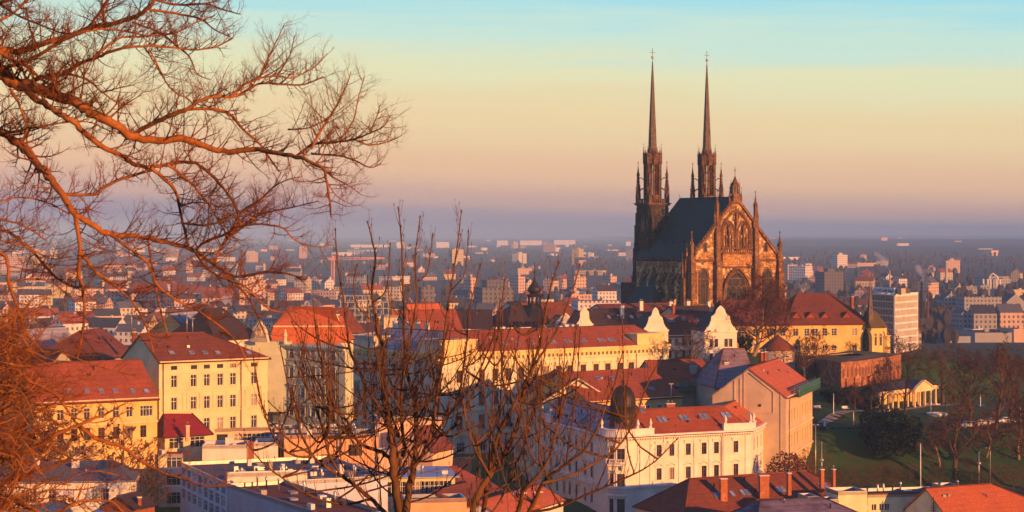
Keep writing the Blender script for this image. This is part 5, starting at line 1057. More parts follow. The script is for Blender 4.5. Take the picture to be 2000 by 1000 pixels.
def flat(px0, px1, pyt, Y, depth, wall, label, z0=None, pts=None, h=None, name='flat_roofed_house', cat='building', wins=None, ang=R(10), par=.5, group=None, roof='felt', wm='dframe', wh=1.6, ww=1.6, clutter=True):
    x0, x1 = PX(px0, Y), PX(px1, Y); wd = (x1 - x0) / max(.3, math.cos(ang)); A = (x0, Y); B = (x0 + wd * math.cos(ang), Y + wd * math.sin(ang)); zt = PZ(pyt, Y)
    if pts: A, B = pts
    o = Bld(name, label, cat, [A, B], depth, z0 if z0 is not None else zt - (h or 10), zt, wall, group); o.slopes = [0]
    if wins:
        rws, n, m = wins
        o.windows(0, [(PZ(q, Y) if q > 50 else zt - q, wh) for q in rws], n=n, w=ww, style='bare', fm=wm, m0=m) if isinstance(n, int) else o.windows(0, [(PZ(q, Y), wh) for q in rws], px=n, w=ww, style='bare', fm=wm)
    o.build_walls(); b = MB(); ring_ = o.ring; c = sum((p for p in ring_), Vector((0, 0))) / 4; inn = [p + (c - p).normalized() * .45 for p in ring_]
    b.face([(p.x, p.y, zt - par) for p in inn]); o.roof = b.build('flat_roof', M[roof], o.root); b = MB()
    for i in range(4):
        j = (i + 1) % 4; a, e, f_, g = ring_[i], ring_[j], inn[j], inn[i]; b.prism([tuple(a), tuple(e), tuple(f_), tuple(g)], zt - par - .1, zt + .06)
    b.build('parapet', M['metal' if wall != 'white' else 'trim'], o.root)
    if name == 'flat_roofed_house' and depth >= 8 and clutter:
        e0, e1 = (ring_[1] - ring_[0]), (ring_[3] - ring_[0])
        for k in range(int(3 + e0.length * e1.length / 40)):
            q = ring_[0] + e0 * RND.uniform(.08, .92) + e1 * RND.uniform(.15, .9); zz = zt - par; t = RND.random(); b = MB(); aa = math.atan2(e0.y, e0.x)
            if t < .4: b.box((q.x, q.y, zz), (RND.uniform(.5, 1.6), RND.uniform(.5, 1.1), RND.uniform(.5, 1.5)), aa); nm, mm = 'roof_box', RND.choice(('pale', 'metal', 'grey', 'white'))
            elif t < .75: b.lathe((q.x, q.y, zz), [(.13, 0), (.13, RND.uniform(.6, 1.6)), (.25, 1.62), (.05, 1.8)], 8); nm, mm = 'vent_pipe', 'metal'
            else: b.box((q.x, q.y, zz), (1.6, 1.2, .35), aa); nm, mm = 'roof_light', 'skyglass'
            b.build(nm, M[mm], o.roof)
    return o
M['apricot'] = plaster('apricot_plaster', (.85, .42, .22), .1)
o = flat(750, 800, 617, 640, 8, 'cream', 'cream penthouse block with round opening behind the slate palace wing', h=8); chimney(o.roof, PX(771, 643), 643, PZ(617, 643), PZ(605, 643), 2.2, 1.5, .2, 'brick', 0)
# ---- foreground courtyard: modern blocks under the middle tree
o = flat(736, 862, 818, 388, 4, 'peach', 'peach firewall block with small panel in front of the shaded palace wing', 4, wins=None, h=20)
b = MB(); A_, B_ = o.pts; d = (B_ - A_).normalized(); n_ = Vector((d.y, -d.x)); f = lambda u, v, z: (A_.x + d.x * u + n_.x * v, A_.y + d.y * u + n_.y * v, z); b.fbox(f, 3, 4.6, .002, .12, PZ(848, 388), PZ(834, 388)); b.build('wall_panel', M['apricot'], o.root)
h = simple(845, 880, 372, 885, 872, 8, 3.6, 'brick_roof', 'peach', 'peach lean-to house with dark roof stepping down right of the firewall', 4)
o = flat(560, 700, 846, 372, 16, 'cream', 'cream terrace house with slate flat roof behind the long apricot parapet', 4, wins=([864], 4, 2)); o = flat(555, 738, 851, 356, 10, 'apricot', 'long apricot parapet wall block across the courtyard', 4, wins=([893, 930], [688, 700], 1), ww=1.4, wh=2)
for px, py in ((733, 812), (741, 816)):
    b = MB(); x, y = PX(px, 350), 350; b.tube([(x, y, PZ(880, 350)), (x, y, PZ(py, 350))], .14, 8); b.lathe((x, y, PZ(py, 350)), [(.3, 0), (.3, .15), (.05, .35)], 8); tag(b.build('flue_pipe', M['metal']), 'tall steel flue pipe, %s of the pair beside the peach firewall' % ('left' if px < 735 else 'right'), 'flue')
o = flat(737, 762, 880, 343, 4, 'peach', 'pink panelled lift housing on the courtyard roof', 8)
o = flat(742, 888, 934, 334, 14, 'cream', 'glazed cream penthouse with overhanging slate roof under the middle tree', 6, wins=([972], 7, .8), ww=2.0, wh=2.6, wm='wframe', par=.1, roof='slate')
b = MB(); f = lambda u, v, z: (o.pts[0].x + (o.pts[1] - o.pts[0]).normalized().x * u + v * .17, o.pts[0].y + (o.pts[1] - o.pts[0]).normalized().y * u - v, z); L = (o.pts[1] - o.pts[0]).length; b.fbox(f, -.6, L + .6, -14, 1.2, o.ze, o.ze + .18); b.build('roof_overhang', M['metal'], o.root)
o = flat(790, 911, 976, 318, 6, 'apricot', 'apricot terrace wall at the bottom edge right of the tree trunk', 4)
h = simple(895, 965, 336, 960, 948, 14, 3, 'red', 'cream', 'small sunlit cream gable with red roof right of the glazed penthouse', 4); h = simple(885, 929, 352, 916, 929, 12, 2.4, 'brown', 'cream', 'brown roofed outbuilding behind the sunlit cream gable', 4)
h = simple(912, 1000, 322, 1010, 975, 12, 3, 'brick_roof', 'cream', 'brown red roof at the bottom edge left of the corner house', 4); chim_px(h, 1010, 1028, 960, 330, 3, 2); h = simple(985, 1010, 318, 1100, 975, 9, 2.2, 'orange', 'pale', 'row of low orange roofs at the bottom edge below the tenement', 3); chim_px(h, 1040, 1060, 958, 330, 3, 0)
# modern white building with set-back storeys
o = flat(352, 446, 903, 338, 26, 'blue', 'bluish white modern apartment block with long window bands', 6, pts=((PX(352, 338), 338), (PX(444, 309), 309)), wins=([925, 948, 972], 8, .6), ww=2.6, wh=1.7, wm='wframe')
o = flat(446, 640, 945, 308, 9, 'lilac', 'shaded lilac modern wing with sloping top edge at the bottom', 4, pts=((PX(446, 308), 308), (PX(640, 273), 273)), roof='brick_roof')
o = flat(556, 690, 930, 322, 10, 'apricot', 'apricot modern block with dark flat roof and railed terrace left of the tree trunk', 4, ang=R(-20), wins=([985], 7, 1), ww=1.5, wh=2.0)
o = flat(444, 600, 925, 313, 1.6, 'white', 'white terrace parapet block above the lilac building', 21, pts=((PX(444, 313), 313), (PX(600, 316), 316)))
o = flat(395, 480, 870, 352, 8, 'white', 'white rooftop penthouse, the wider one on the modern block', 8, ang=R(3)); o = flat(496, 542, 865, 356, 8, 'white', 'white rooftop stair house right of the wide penthouse', 8, ang=R(3))
b = MB(); b.box((PX(490, 354), 354, PZ(915, 354)), (1.0, .9, 4.8), .1); chim = b.build('chimney_stack', M['brick']); tag(chim, 'slim brick chimney stack between the two white rooftop houses', 'chimney')
o = flat(407, 452, 838, 366, 9, 'cream', 'cream flat roofed house left of the white rooftop stair house', 8, wins=([870], 2, 1), wh=2); o = flat(450, 548, 836, 368, 10, 'peach', 'peach flat roofed house with row of dark windows under the yellow house', 8, wins=([868], 5, .6), wh=2.0, wm='wframe')
A, B, ze = eave(322, 849, 356, 408, 843)
sr = Bld('crimson_roofed_house', 'small cream house with crimson hipped roof under the yellow house', 'house', [A, B], 9, 8, ze, 'cream'); sr.windows(0, [(PZ(878, 356), 1.9)], px=[345, 386], w=2.9, style='bare', fm='wframe'); sr.gable_roof(3.6, 'crimson', over=.6, hl=2.2, hr=1.6); sr.build_walls(); chim_px(sr, 362, 370, 829, 356, 3, 1, mat='peach'); chimney(sr.roof, PX(423, 368), 368, PZ(830, 368), PZ(800, 368), 1.2, .9, .1, 'brick', 2); chimney(sr.roof, PX(390, 372), 372, PZ(830, 372), PZ(803, 372), 1.3, .9, .1, 'brick', 1)
b = MB(); fr = lambda u, v, z: (A[0] + u, A[1] - v, z); b.fbox(fr, -1.8, 4.4, .2, 1.1, PZ(886, 355), PZ(883, 355)); b.build('ledge', M['crimson'], sr.root)
o = flat(309, 356, 888, 352, 9, 'cream', 'cream balcony house below the crimson ledge', 6, wins=([916, 952, 985], [340], 1), ww=2.6, wh=2.2, wm='wframe')
for py in (955, 920): b = MB(); b.box((PX(338, 350), 350.2, PZ(py + 6, 350)), (3.4, 1.6, 1.1), .17); b.build('balcony', M['pale'], o.root)
# bottom left white house
o = flat(-10, 256, 944, 322, 14, 'white', 'long white flat roofed house at the bottom left corner', 6, ang=R(7), wins=([984], [48, 56, 64, 101, 122, 138, 185, 196, 206], 1), ww=1.1, wh=2.2, wm='wframe', par=.1, roof='felt')
b = MB(); A_, B_ = o.pts; d = (B_ - A_).normalized(); n_ = Vector((-d.y, d.x)); L = (B_ - A_).length; f = lambda u, v, z: Vector((A_.x + d.x * u + n_.x * v, A_.y + d.y * u + n_.y * v, z)); zt = o.ze
b.slab([f(1, -.1, zt), f(L + .2, -.1, zt), f(L - 4, 8, zt + 2.6), f(4, 8, zt + 2.6)], .15); b.slab([f(L + .2, -.1, zt), f(L + .2, 14, zt), f(L - 4, 8, zt + 2.6)], .15); b.build('roof', M['felt'], o.root)
chimney(o.roof, PX(145, 328), 329, zt, zt + 3.4, 1.2, .8, .1, 'pale', 2); chimney(o.roof, PX(70, 328), 329, zt, zt + 3.2, .8, .6, .1, 'pale', 1)
b = MB(); q = f(L * .46, 0, 0); b.slab([f(L * .44, -1.6, zt - 2.2), f(L * .57, -1.6, zt - 2.2), f(L * .56, 0, zt - 1.2), f(L * .45, 0, zt - 1.2)], .1); b.build('awning', M['pale'], o.root)
h = simple(262, 992, 302, 302, 984, 6, 1.6, 'brown', 'brick', 'dark roofed shed with orange chimneys at the bottom, left of the balcony house', 8); chim_px(h, 268, 276, 968, 304, 4, 0)
M['blueglass'] = plain('blue_glass_roof', (.10, .16, .35), .3)
b = MB(); x = PX(205, 305); b.slab([Vector((x - 2, 304, PZ(1000, 304))), Vector((x + 2.6, 305, PZ(1000, 304))), Vector((x + 3.6, 308, PZ(985, 308))), Vector((x - .4, 307, PZ(985, 308)))], .1); tag(b.build('canopy_roof', M['blueglass']), 'blue corrugated canopy roof at the bottom edge below the white house', 'canopy')
M['obrick'] = stone('orange_brick', (.62, .20, .07), (.7, .3, .14), (.35, .12, .05), 2.2)
# bottom right roofs
A, B, ze = eave(1275, 1008, 330, 1500, 1000)
r1_ = Bld('brown_roofed_house', 'large house with dark brown tiled roof and brick chimneys at the bottom edge', 'house', [(PX(1338, 344), 344), (PX(1690, 362), 362)], 16, 1, PZ(1012, 342), 'cream')
r1_.gable_roof(5.2, 'brick_roof', over=.5, hl=6, hr=7); r1_.build_walls()
for px0, px1, py in ((1405, 1421, 932), (1481, 1503, 926), (1537, 1545, 921), (1601, 1609, 914), (1625, 1631, 914)): chim_px(r1_, px0, px1, py, 351 + (px0 - 1400) * .035, 4.2, 1 if px1 - px0 < 12 else 0, rz=.2, mat='obrick')
for px, py, n in ((1398, 973, 2), (1430, 970, 1), (1450, 968, 2), (1520, 962, 2), (1604, 955, 2)): r1_.skylight_px(px, py, 0, n=n, w=.85, h=1.4)
for px, py in ((1427, 927), (1507, 925)):
    b = MB(); x, y = PX(px, 352), 352; b.lathe((0, 0, 0), [(.05, 0), (.3, .06), (.42, .2)], 10); o = b.build('satellite_dish', M['iron'], r1_.roof, ) ; o.matrix_basis = Matrix.Translation(Vector((x, y, PZ(py, 352))) - r1_.root.location) @ Matrix.Rotation(R(75), 4, 'X')
A, B = (PX(1480, 318), 318), (PX(1690, 325), 325); r2_ = Bld('slate_roofed_house', 'purple slate roof corner poking in at the bottom edge', 'house', [A, B], 10, 1, PZ(1020, 318), 'cream'); r2_.gable_roof(2.6, 'purple', over=.4, hl=3, hr=5); r2_.build_walls()
M['lemon'] = plaster('pale_lemon_plaster', (.80, .72, .44), .1)
def ac(px, py, Y, root, dx=0):
    b = MB(); x, y = PX(px, Y), Y; b.box((x, y - .4, PZ(py, Y)), (.95, .4, .8), R(14)); b.build('air_conditioner', M['pale'], root); 
o = flat(1695, 1850, 966, 352, 8, 'lemon', 'long pale yellow rendered house with air conditioners at the bottom edge', 2, ang=R(12), wins=([998], [1697, 1707, 1722, 1733, 1790], 1), wh=1.2, ww=.9, wm='wframe'); b = MB(); b.tube([(o.pts[0].x, o.pts[0].y, o.ze + .1), (o.pts[1].x, o.pts[1].y, o.ze + .1)], .16, 6); b.build('coping_tiles', M['red'], o.root)
for px, py in ((1756, 988), (1694 + 0, 995), (1838, 988)): ac(px, py, 352 + (px - 1695) * .035, o.root)
o2 = flat(1637, 1696, 961, 348, 6, 'lemon', 'stepped pale yellow block with tiled band, left of the long rendered house', 2, ang=R(12)); ac(1650, 995, 348, o2.root)
o = flat(1842, 1880, 950, 366, 5, 'lemon', 'tall pale yellow stair tower with small roof vents', 2, ang=R(12)); b = MB(); b.lathe((PX(1870, 368), 368, o.ze - .3), [(.25, 0), (.25, .9), (.35, .95), (.1, 1.2)], 8); b.build('roof_vent', M['metal'], o.roof)
o = flat(1578, 1602, 971, 340, 5, 'lemon', 'narrow pale yellow chimney block beside the brown roof', 2, ang=R(12)); o = flat(1600, 1640, 977, 345, 4, 'lemon', 'low pale yellow wall between the two stepped blocks', 2, ang=R(12))
b = MB(); b.box((PX(1621, 338), 338, PZ(1004, 338)), (1.7, .7, 1.8), .2); tag(b.build('brick_chimney', M['brick']), 'broad low brick chimney in front of the pale yellow wall', 'chimney')
r3_ = Bld('red_roofed_house', 'house with bright red hipped roof at the bottom right corner', 'house', [(PX(1852, 342), 342), (PX(2060, 352), 352)], 12, 1, PZ(1010, 342), 'lemon'); r3_.gable_roof(4.2, 'orange', over=.4, hl=.0, hr=9); r3_.build_walls()
b = MB(); x, y = PX(1823, 345), 345; b.tube([(x, y, 3), (x, y, PZ(971, 345))], .1, 6)
for i in range(5): b.box((x, y, PZ(978 + i * 5, 345)), (.9 - .1 * (i % 2), .12, .08), .3); b.lathe((x - .35, y, PZ(978 + i * 5, 345) + .08), [(.06, 0), (.08, .12), (.03, .2)], 6)
tag(b.build('utility_pole', M['iron']), 'dark electricity pole with stacked insulator arms among the pale yellow houses', 'pole')
for px, pyt, pyb, Y, lab in ((257, 605, 650, 398, 'roof aerial on the brown red hipped roof left of the yellow house'), (365, 610, 652, 372, 'white pole aerial behind the ridge of the yellow house'), (376, 620, 652, 374, 'aerial with cross bars behind the yellow house ridge'), (1311, 748, 790, 425, 'white aerial with dish by the courtyard roof'), (1472, 668, 690, 432, 'aerial cluster beside the brick chimneys of the gabled house')):
    b = MB(); x = PX(px, Y); b.tube([(x, Y, PZ(pyb, Y)), (x, Y, PZ(pyt, Y))], .1 if px != 257 else .13, 5); 
    for i in range(3): b.box((x, Y, PZ(pyt + 2 + 3 * i, Y)), (1.0 - .2 * i, .05, .05), .3 + i)
    tag(b.build('aerial', M['metal']), lab, 'aerial')
# ------------------------------------------------------------------ the town on the plain
def farwall():
    n = NT('far_walls'); oi = n.node('ShaderNodeObjectInfo'); uv = n.coord('UV'); sp = n.node('ShaderNodeSeparateXYZ'); n.l.new(uv, sp.inputs[0])
    fx = mathn(n.t, 'FRACT', mathn(n.t, 'DIVIDE', sp.outputs[0], 2.9)); fy = mathn(n.t, 'FRACT', mathn(n.t, 'DIVIDE', sp.outputs[1], 3.1))
    m = mathn(n.t, 'MULTIPLY', mathn(n.t, 'LESS_THAN', mathn(n.t, 'ABSOLUTE', mathn(n.t, 'SUBTRACT', fx, .5)), .22), mathn(n.t, 'LESS_THAN', mathn(n.t, 'ABSOLUTE', mathn(n.t, 'SUBTRACT', fy, .5)), .25))
    a = n.noise(n.coord(), .3, 5); x = n.mix(n.ramp(a, .35, .7, 0, .35), oi.outputs['Color'], (.2, .16, .13)); x = n.mix(mathn(n.t, 'MULTIPLY', m, .85), x, (.04, .04, .05)); n.col(x); n.rough(.9); return n.m
def farplain():
    n = NT('far_plain_walls'); oi = n.node('ShaderNodeObjectInfo'); a = n.noise(n.coord(), .2, 5); n.col(n.mix(n.ramp(a, .35, .7, 0, .25), oi.outputs['Color'], (.25, .2, .16))); n.rough(.9); return n.m
FW, FP = farwall(), farplain()
ROOFS = [('red', M['red']), ('brown', M['brick_roof']), ('dark', M['brown']), ('grey', M['felt']), ('orange', M['orange']), ('slate', M['dslate'])]
WALLC = [('white', (.72, .68, .66)), ('cream', (.62, .53, .42)), ('pink', (.58, .38, .34)), ('grey', (.34, .34, .35)), ('peach', (.62, .43, .33)), ('yellow', (.62, .50, .27))]
FAR = []
def far_block(x, y, w, d, h, rz, kind, roof=3, wall=0, z=None, windows=True, group=None, name=None, label=None, cat=None):
    z = hgt(x, y) - .6 if z is None else z; c, s = math.cos(rz), math.sin(rz); fr = lambda u, v, q: (x + u * c - v * s, y + u * s + v * c, z + q); b = MB()
    cs = [fr(-w / 2, -d / 2, 0), fr(w / 2, -d / 2, 0), fr(w / 2, d / 2, 0), fr(-w / 2, d / 2, 0)]; b.prism(cs, z, z + h, 0, top=kind != 'gable')
    if kind == 'gable':
        rh = min(w, d) * .42; e = .4
        if w >= d: R0, R1 = fr(-w / 2, 0, h + rh), fr(w / 2, 0, h + rh); q = [fr(-w / 2, -d / 2, h), fr(w / 2, -d / 2, h), fr(w / 2, d / 2, h), fr(-w / 2, d / 2, h)]; b.face([q[0], q[1], R1, R0], 1); b.face([q[2], q[3], R0, R1], 1); b.face([q[1], q[2], R1], 0); b.face([q[3], q[0], R0], 0)
        else: R0, R1 = fr(0, -d / 2, h + rh), fr(0, d / 2, h + rh); q = [fr(-w / 2, -d / 2, h), fr(w / 2, -d / 2, h), fr(w / 2, d / 2, h), fr(-w / 2, d / 2, h)]; b.face([q[1], q[2], R1, R0], 1); b.face([q[3], q[0], R0, R1], 1); b.face([q[0], q[1], R0], 0); b.face([q[2], q[3], R1], 0)
        b.fbox(fr, w * .2, w * .2 + .9, -.4, .4, h + rh * .5, h + rh + 1.1, 0)
    else:
        b.fbox(fr, -w / 2, w / 2, -d / 2, -d / 2 + .3, h, h + .5, 0); b.fbox(fr, -w / 2, -w / 2 + .3, -d / 2 + .3, d / 2, h, h + .5, 0); b.face([fr(-w / 2, -d / 2, h + .02), fr(w / 2, -d / 2, h + .02), fr(w / 2, d / 2, h + .02), fr(-w / 2, d / 2, h + .02)], 1)
        if kind == 'tower': b.fbox(fr, -w * .2, w * .15, -d * .25, d * .2, h + .03, h + 3.2, 0)
        elif w > 8: b.fbox(fr, w * .1, w * .1 + 2.5, -1, 1, h + .03, h + 1.6, 0)
    nm = name or ('apartment_block' if kind == 'tower' else 'house' if kind == 'gable' else 'flat_roofed_building')
    o = b.build(nm, [FW if windows else FP, ROOFS[roof][1]]); o.color = WALLC[wall][1] + (1,) if isinstance(wall, int) else wall + (1,)
    if label: tag(o, label, cat or 'building', group)
    else: FAR.append((o, x, y, h, kind, roof, wall))
    return o
def fpx(px0, px1, pyt, pyb, kind, roof, wall, d=14, rz=None, label=None, windows=True, name=None, cat=None, zb=0., group=None, Y=None):
    Y = Y or (CZ - zb) * F / (pyb - HY); k = Y / F; w = (px1 - px0) * k; h = (pyb - pyt) * k
    rz = RND.uniform(.15, .5) if rz is None else rz
    w = max(3, (w - d * abs(math.sin(rz))) / math.cos(rz)) if w > d * abs(math.sin(rz)) * 1.5 else w * .7
    return far_block(PX((px0 + px1) / 2, Y), Y, w, d, h, rz, kind, roof, wall, PZ(pyb, Y), windows, group, name, label, cat)
# landmarks that can be told apart
for i, (a, c, t, bt, w) in enumerate(((768, 790, 473, 486, 'pale pink windowless warehouse at the left end of the lit horizon row'), (846, 877, 473, 485, 'lit warehouse behind the thin upright twigs, second from left in the horizon row'), (965, 992, 470, 481, 'small lit warehouse in the middle of the horizon row, left of two long ones'), (1010, 1058, 470, 481, 'long lit warehouse on the horizon plain, left one of the two longest'), (1076, 1124, 469, 480, 'long lit warehouse on the horizon plain, nearest the cathedral'), (1216, 1232, 472, 482, 'lit warehouse end touching the left edge of the cathedral tower'), (680, 760, 478, 484, 'low long pinkish warehouse left of the lit horizon row'), (1540, 1572, 465, 472, 'faint pale hall on the horizon just right of the cathedral'), (1700, 1745, 465, 471, 'faint pale hall on the horizon above the smoking chimney'), (1850, 1882, 465, 471, 'faint pale hall on the horizon above the white chimney'))):
    fpx(a, c, t, bt, 'flat', 3, 0, 30, .45 if 'lit' in w else .2, w, False, 'warehouse', 'warehouse')
for a, c, t, bt, kd, rf, wl_, dd, rz, lb in (
    (998, 1022, 541, 572, 'tower', 3, 4, 16, .6, 'pink apartment tower with rooftop box, immediately left of the onion steeple'), (1107, 1145, 541, 577, 'tower', 3, 4, 14, .5, 'widest pink apartment tower between the onion steeple and the cathedral'), (1179, 1201, 540, 566, 'tower', 3, 4, 15, .6, 'pink apartment tower with tall rooftop box close to the cathedral tower'),
    (1544, 1583, 520, 556, 'flat', 3, 0, 22, .9, 'pale slab tower with bright lit end wall right of the cathedral'), (1530, 1556, 517, 548, 'flat', 3, 4, 14, .3, 'low white block attached to the slab tower beside the cathedral'), (1594, 1645, 531, 578, 'tower', 3, (.12, .11, .13), 20, .3, 'big dark unlit office slab behind the residence roof'),
    (925, 1003, 562, 632, 'flat', 5, (.15, .15, .17), 30, .2, 'large dark modern office building left of the onion steeple'), (940, 993, 547, 600, 'flat', 5, (.12, .12, .14), 24, .2, 'dark upper block of the modern offices behind the thin twigs'), (905, 930, 543, 585, 'tower', 3, 4, 14, .5, 'pink flats tower rising behind the left end of the dark offices'), (812, 850, 561, 630, 'flat', 3, (.16, .15, .18), 22, .2, 'dark office cube in the middle of the upright twigs'), (830, 852, 575, 625, 'flat', 3, (.38, .3, .28), 20, .25, 'brownish office slab attached to the dark cube among the twigs'),
    (200, 250, 564, 604, 'gable', 1, 2, 16, .3, 'long pink tenement with violet roof behind the branches, lit end'), (250, 330, 570, 608, 'gable', 1, 4, 16, .3, 'long pink tenement row with many windows right of the lit end block'), (330, 395, 572, 612, 'gable', 1, 3, 16, .25, 'grey shaded tenement row behind the branch fork'), (330, 356, 560, 600, 'flat', 3, 0, 14, .3, 'white cube house with tall dark windows behind the branches'), (395, 455, 578, 606, 'gable', 0, (.25, .3, .5), 14, .2, 'bluish hall with pink roof strip behind the branches'), (455, 520, 548, 600, 'tower', 3, 4, 14, .5, 'big pink panel apartment block above the black brown roof'), (360, 378, 514, 534, 'flat', 3, 4, 14, .3, 'small bright pink cube tower under the forked branch'), (478, 504, 493, 512, 'tower', 3, 4, 14, .3, 'hazy pink apartment block with grid front right of the thick branch'),
    (25, 140, 560, 582, 'flat', 3, 5, 18, .1, 'long cream factory hall at the far left behind the branches'), (0, 50, 500, 530, 'tower', 3, 2, 14, .3, 'pink apartment block at the left edge of the plain'), (60, 110, 540, 560, 'gable', 1, 4, 14, .3, 'pink gabled block behind the left limbs'), (120, 160, 530, 548, 'gable', 1, 4, 12, .7, 'pair-gabled pink hall behind the thick limb'), (200, 245, 518, 534, 'gable', 1, 2, 14, .2, 'pale pink shed high on the plain left of the cube tower'),
    (1088, 1173, 575, 590, 'flat', 3, 4, 24, .12, 'long peach flat office building behind the onion steeple, upper one'), (1117, 1216, 588, 628, 'flat', 3, 0, 30, .12, 'white modern office building with window bands beside the cathedral'),
    (1862, 1890, 612, 641, 'gable', 3, 3, 14, .25, 'grey corner tenement, left end of the long terrace at far right'), (1893, 1943, 612, 642, 'gable', 5, 3, 13, .1, 'shaded middle part of the long terrace with frosty slate roof'), (1944, 1995, 610, 642, 'gable', 3, 4, 13, .1, 'sunlit pink right end of the long terrace'),
    (1888, 1926, 643, 654, 'flat', 3, 0, 16, .1, 'small white office box on the depot roofs'), (1790, 1880, 655, 676, 'flat', 5, (.3, .35, .42), 40, .12, 'blue grey depot hall left of the white office box'), (1870, 1960, 648, 668, 'flat', 5, 3, 40, .12, 'wide low grey depot hall under the long terrace'), (1920, 1960, 650, 668, 'flat', 3, (.42, .12, .09), 20, .1, 'red brick depot block right of the white office box'), (1790, 2010, 684, 698, 'flat', 1, (.3, .14, .11), 14, .05, 'long dull red hall above the park trees at the right edge'), (1960, 2010, 642, 668, 'flat', 3, 4, 25, .1, 'depot hall with lit window strip at the right edge'),
    (1880, 1905, 560, 578, 'flat', 5, 3, 16, .1, 'pale office pair under the silos, left one'), (1908, 1930, 558, 577, 'flat', 5, 3, 16, .1, 'pale office pair under the silos, right one'), (1860, 1880, 563, 574, 'gable', 3, 5, 14, .1, 'small yellowish shed left of the pale office pair'), (1680, 1768, 548, 562, 'flat', 5, (.55, .25, .2), 30, .1, 'low pinkish factory hall at the foot of the smoking chimney'), (1805, 1842, 576, 588, 'flat', 3, 0, 12, .05, 'low white arcade building right of the bank tower'), (1830, 1870, 586, 604, 'gable', 5, 3, 20, .1, 'dark slate workshop right of the brick chimney'), (1870, 1950, 580, 606, 'flat', 5, 3, 24, .1, 'grey stepped office block behind the long terrace'), (1955, 1995, 588, 606, 'gable', 5, 3, 20, .1, 'dark hall with pale skylight at the right edge'), (1960, 2010, 566, 580, 'flat', 5, 5, 20, .1, 'yellowish round fronted hall right of the silos')):
    fpx(a, c, t, bt, kd, rf, wl_, dd, rz, lb, name='office_building' if 'office' in lb else 'tenement' if 'tenement' in lb or 'terrace' in lb else None, windows=not ('hall' in lb or 'shed' in lb))
# bank tower
Yb = 905; kx = Yb / F; bt = Bld('bank_tower', 'modern bank office tower with white ribbed front, glass side and roof signs', 'office tower', [(PX(1704, 925), 925), (PX(1746, Yb), Yb), (PX(1791, 930), 930)], 14, 2, PZ(575, Yb), 'trim'); bt.slopes = [0]
bt.build_walls(); b = MB(); g = MB(); A, B = bt.pts[1], bt.pts[2]; d = (B - A).normalized(); o = Vector((d.y, -d.x)); L = (B - A).length; f = lambda u, v, z: (A.x + d.x * u + o.x * v, A.y + d.y * u + o.y * v, z)
for j in range(9):
    z1 = bt.ze - 1.0 - j * 3.15; g.fbox(f, .3, L - .3, .01, .05, z1 - 2.45, z1)
    for i in range(25): u = .3 + (L - .6) * i / 24; b.fbox(f, u - .2, u + .2, .0, .35, z1 - 2.45, z1)
    b.fbox(f, 0, L, .0, .5, z1 - 3.15, z1 - 2.45)
b.fbox(f, 0, L, .0, .5, bt.ze - 1, bt.ze + .3); b.fbox(f, -.1, .28, .0, .5, 2, bt.ze + .3); b.fbox(f, L - .28, L + .1, .0, .5, 2, bt.ze + .3); b.build('front_grid', M['trim'], bt.root); g.build('pane', M['pglass'] if 'pglass' in M else M['glass'], bt.root)
A, B = bt.pts[0], bt.pts[1]; d = (B - A).normalized(); o = Vector((d.y, -d.x)); L = (B - A).length; f2 = lambda u, v, z: (A.x + d.x * u + o.x * v, A.y + d.y * u + o.y * v, z)
g = MB(); g.fbox(f2, .3, L - .3, .02, .12, 2, bt.ze - .6); M['teal_glass'] = glass('teal_glass', (.012, .03, .04), .15); g.build('glass_side', M['teal_glass'], bt.root); b = MB()
for i in range(9): u = .3 + (L - .6) * i / 8; b.fbox(f2, u - .06, u + .06, .12, .2, 2, bt.ze - .6)
for j in range(9): b.fbox(f2, .3, L - .3, .12, .18, bt.ze - 3.6 - j * 3.15, bt.ze - 3.3 - j * 3.15)
b.build('mullion', M['metal'], bt.root)['kind'] = 'stuff'
b = MB(); b.fbox(f2, .2, L * .97, -1.0, -.5, bt.ze + .4, bt.ze + 2.9); sg = b.build('sign', M['whitepaint'], bt.root); M['signblack'] = plain('black_lettering', (.01, .01, .012), .5); M['signred'] = plain('red_emblem', (.6, .03, .03), .5)
def letters(body, frm, u, v, z, size, mat, d, o, parent, sx=1.):
    t = text(body, (0, 0, 0), (0, 0, 0), size, mat, parent); r = parent
    while r.parent: r = r.parent
    t.data.transform(Matrix.Diagonal((sx, 1, 1, 1))); t.location = Vector(frm(u, v, z)) - r.location; text_mat(t, Vector((d.x, d.y, 0)), Vector((0, 0, 1)), Vector((o.x, o.y, 0))); return t
letters('UniCredit Bank', f2, 3.0, -.47, bt.ze + .85, 2.0, M['signblack'], d, o, sg, 1.3)
b = MB(); c = Vector(f2(1.5, -.46, bt.ze + 1.45)); D3 = Vector((d.x, d.y, 0)); b.face([c + D3 * .75 * math.cos(t) + Vector((0, 0, .75 * math.sin(t))) for t in [k / 20 * 6.283 for k in range(20)]]); em = b.build('emblem', M['signred'], sg); b = MB(); O3 = Vector((o.x, o.y, 0))
b.face([c + O3 * .03 + D3 * x + Vector((0, 0, z)) for x, z in ((-.6, -.42), (-.32, -.62), (.6, .42), (.34, .62))]); b.build('emblem_stroke', M['whitepaint'], sg)
b = MB(); b.fbox(f2, L * .5, L, -8, -1.2, bt.ze + .3, bt.ze + 2.6); b.build('plant_room', M['felt'], bt.root); b = MB(); A, B = bt.pts[1], bt.pts[2]; b.fbox(f, 2.4, 5.4, -3, -.8, bt.ze + .3, bt.ze + 2.8); b.build('roof_housing', M['beige'], bt.root)
d = (B - A).normalized(); o = Vector((d.y, -d.x)); b = MB(); 
for u in (5.8, 8.8, 12.4): b.fbox(f, u - .05, u + .05, -.9, -.8, bt.ze + .3, bt.ze + 2.6)
fs = b.build('sign_frame', M['iron'], bt.root); letters('PROFESS', f, 5.6, -.7, bt.ze + .5, 2.7, M['signblack'], d, o, fs, 1.5)
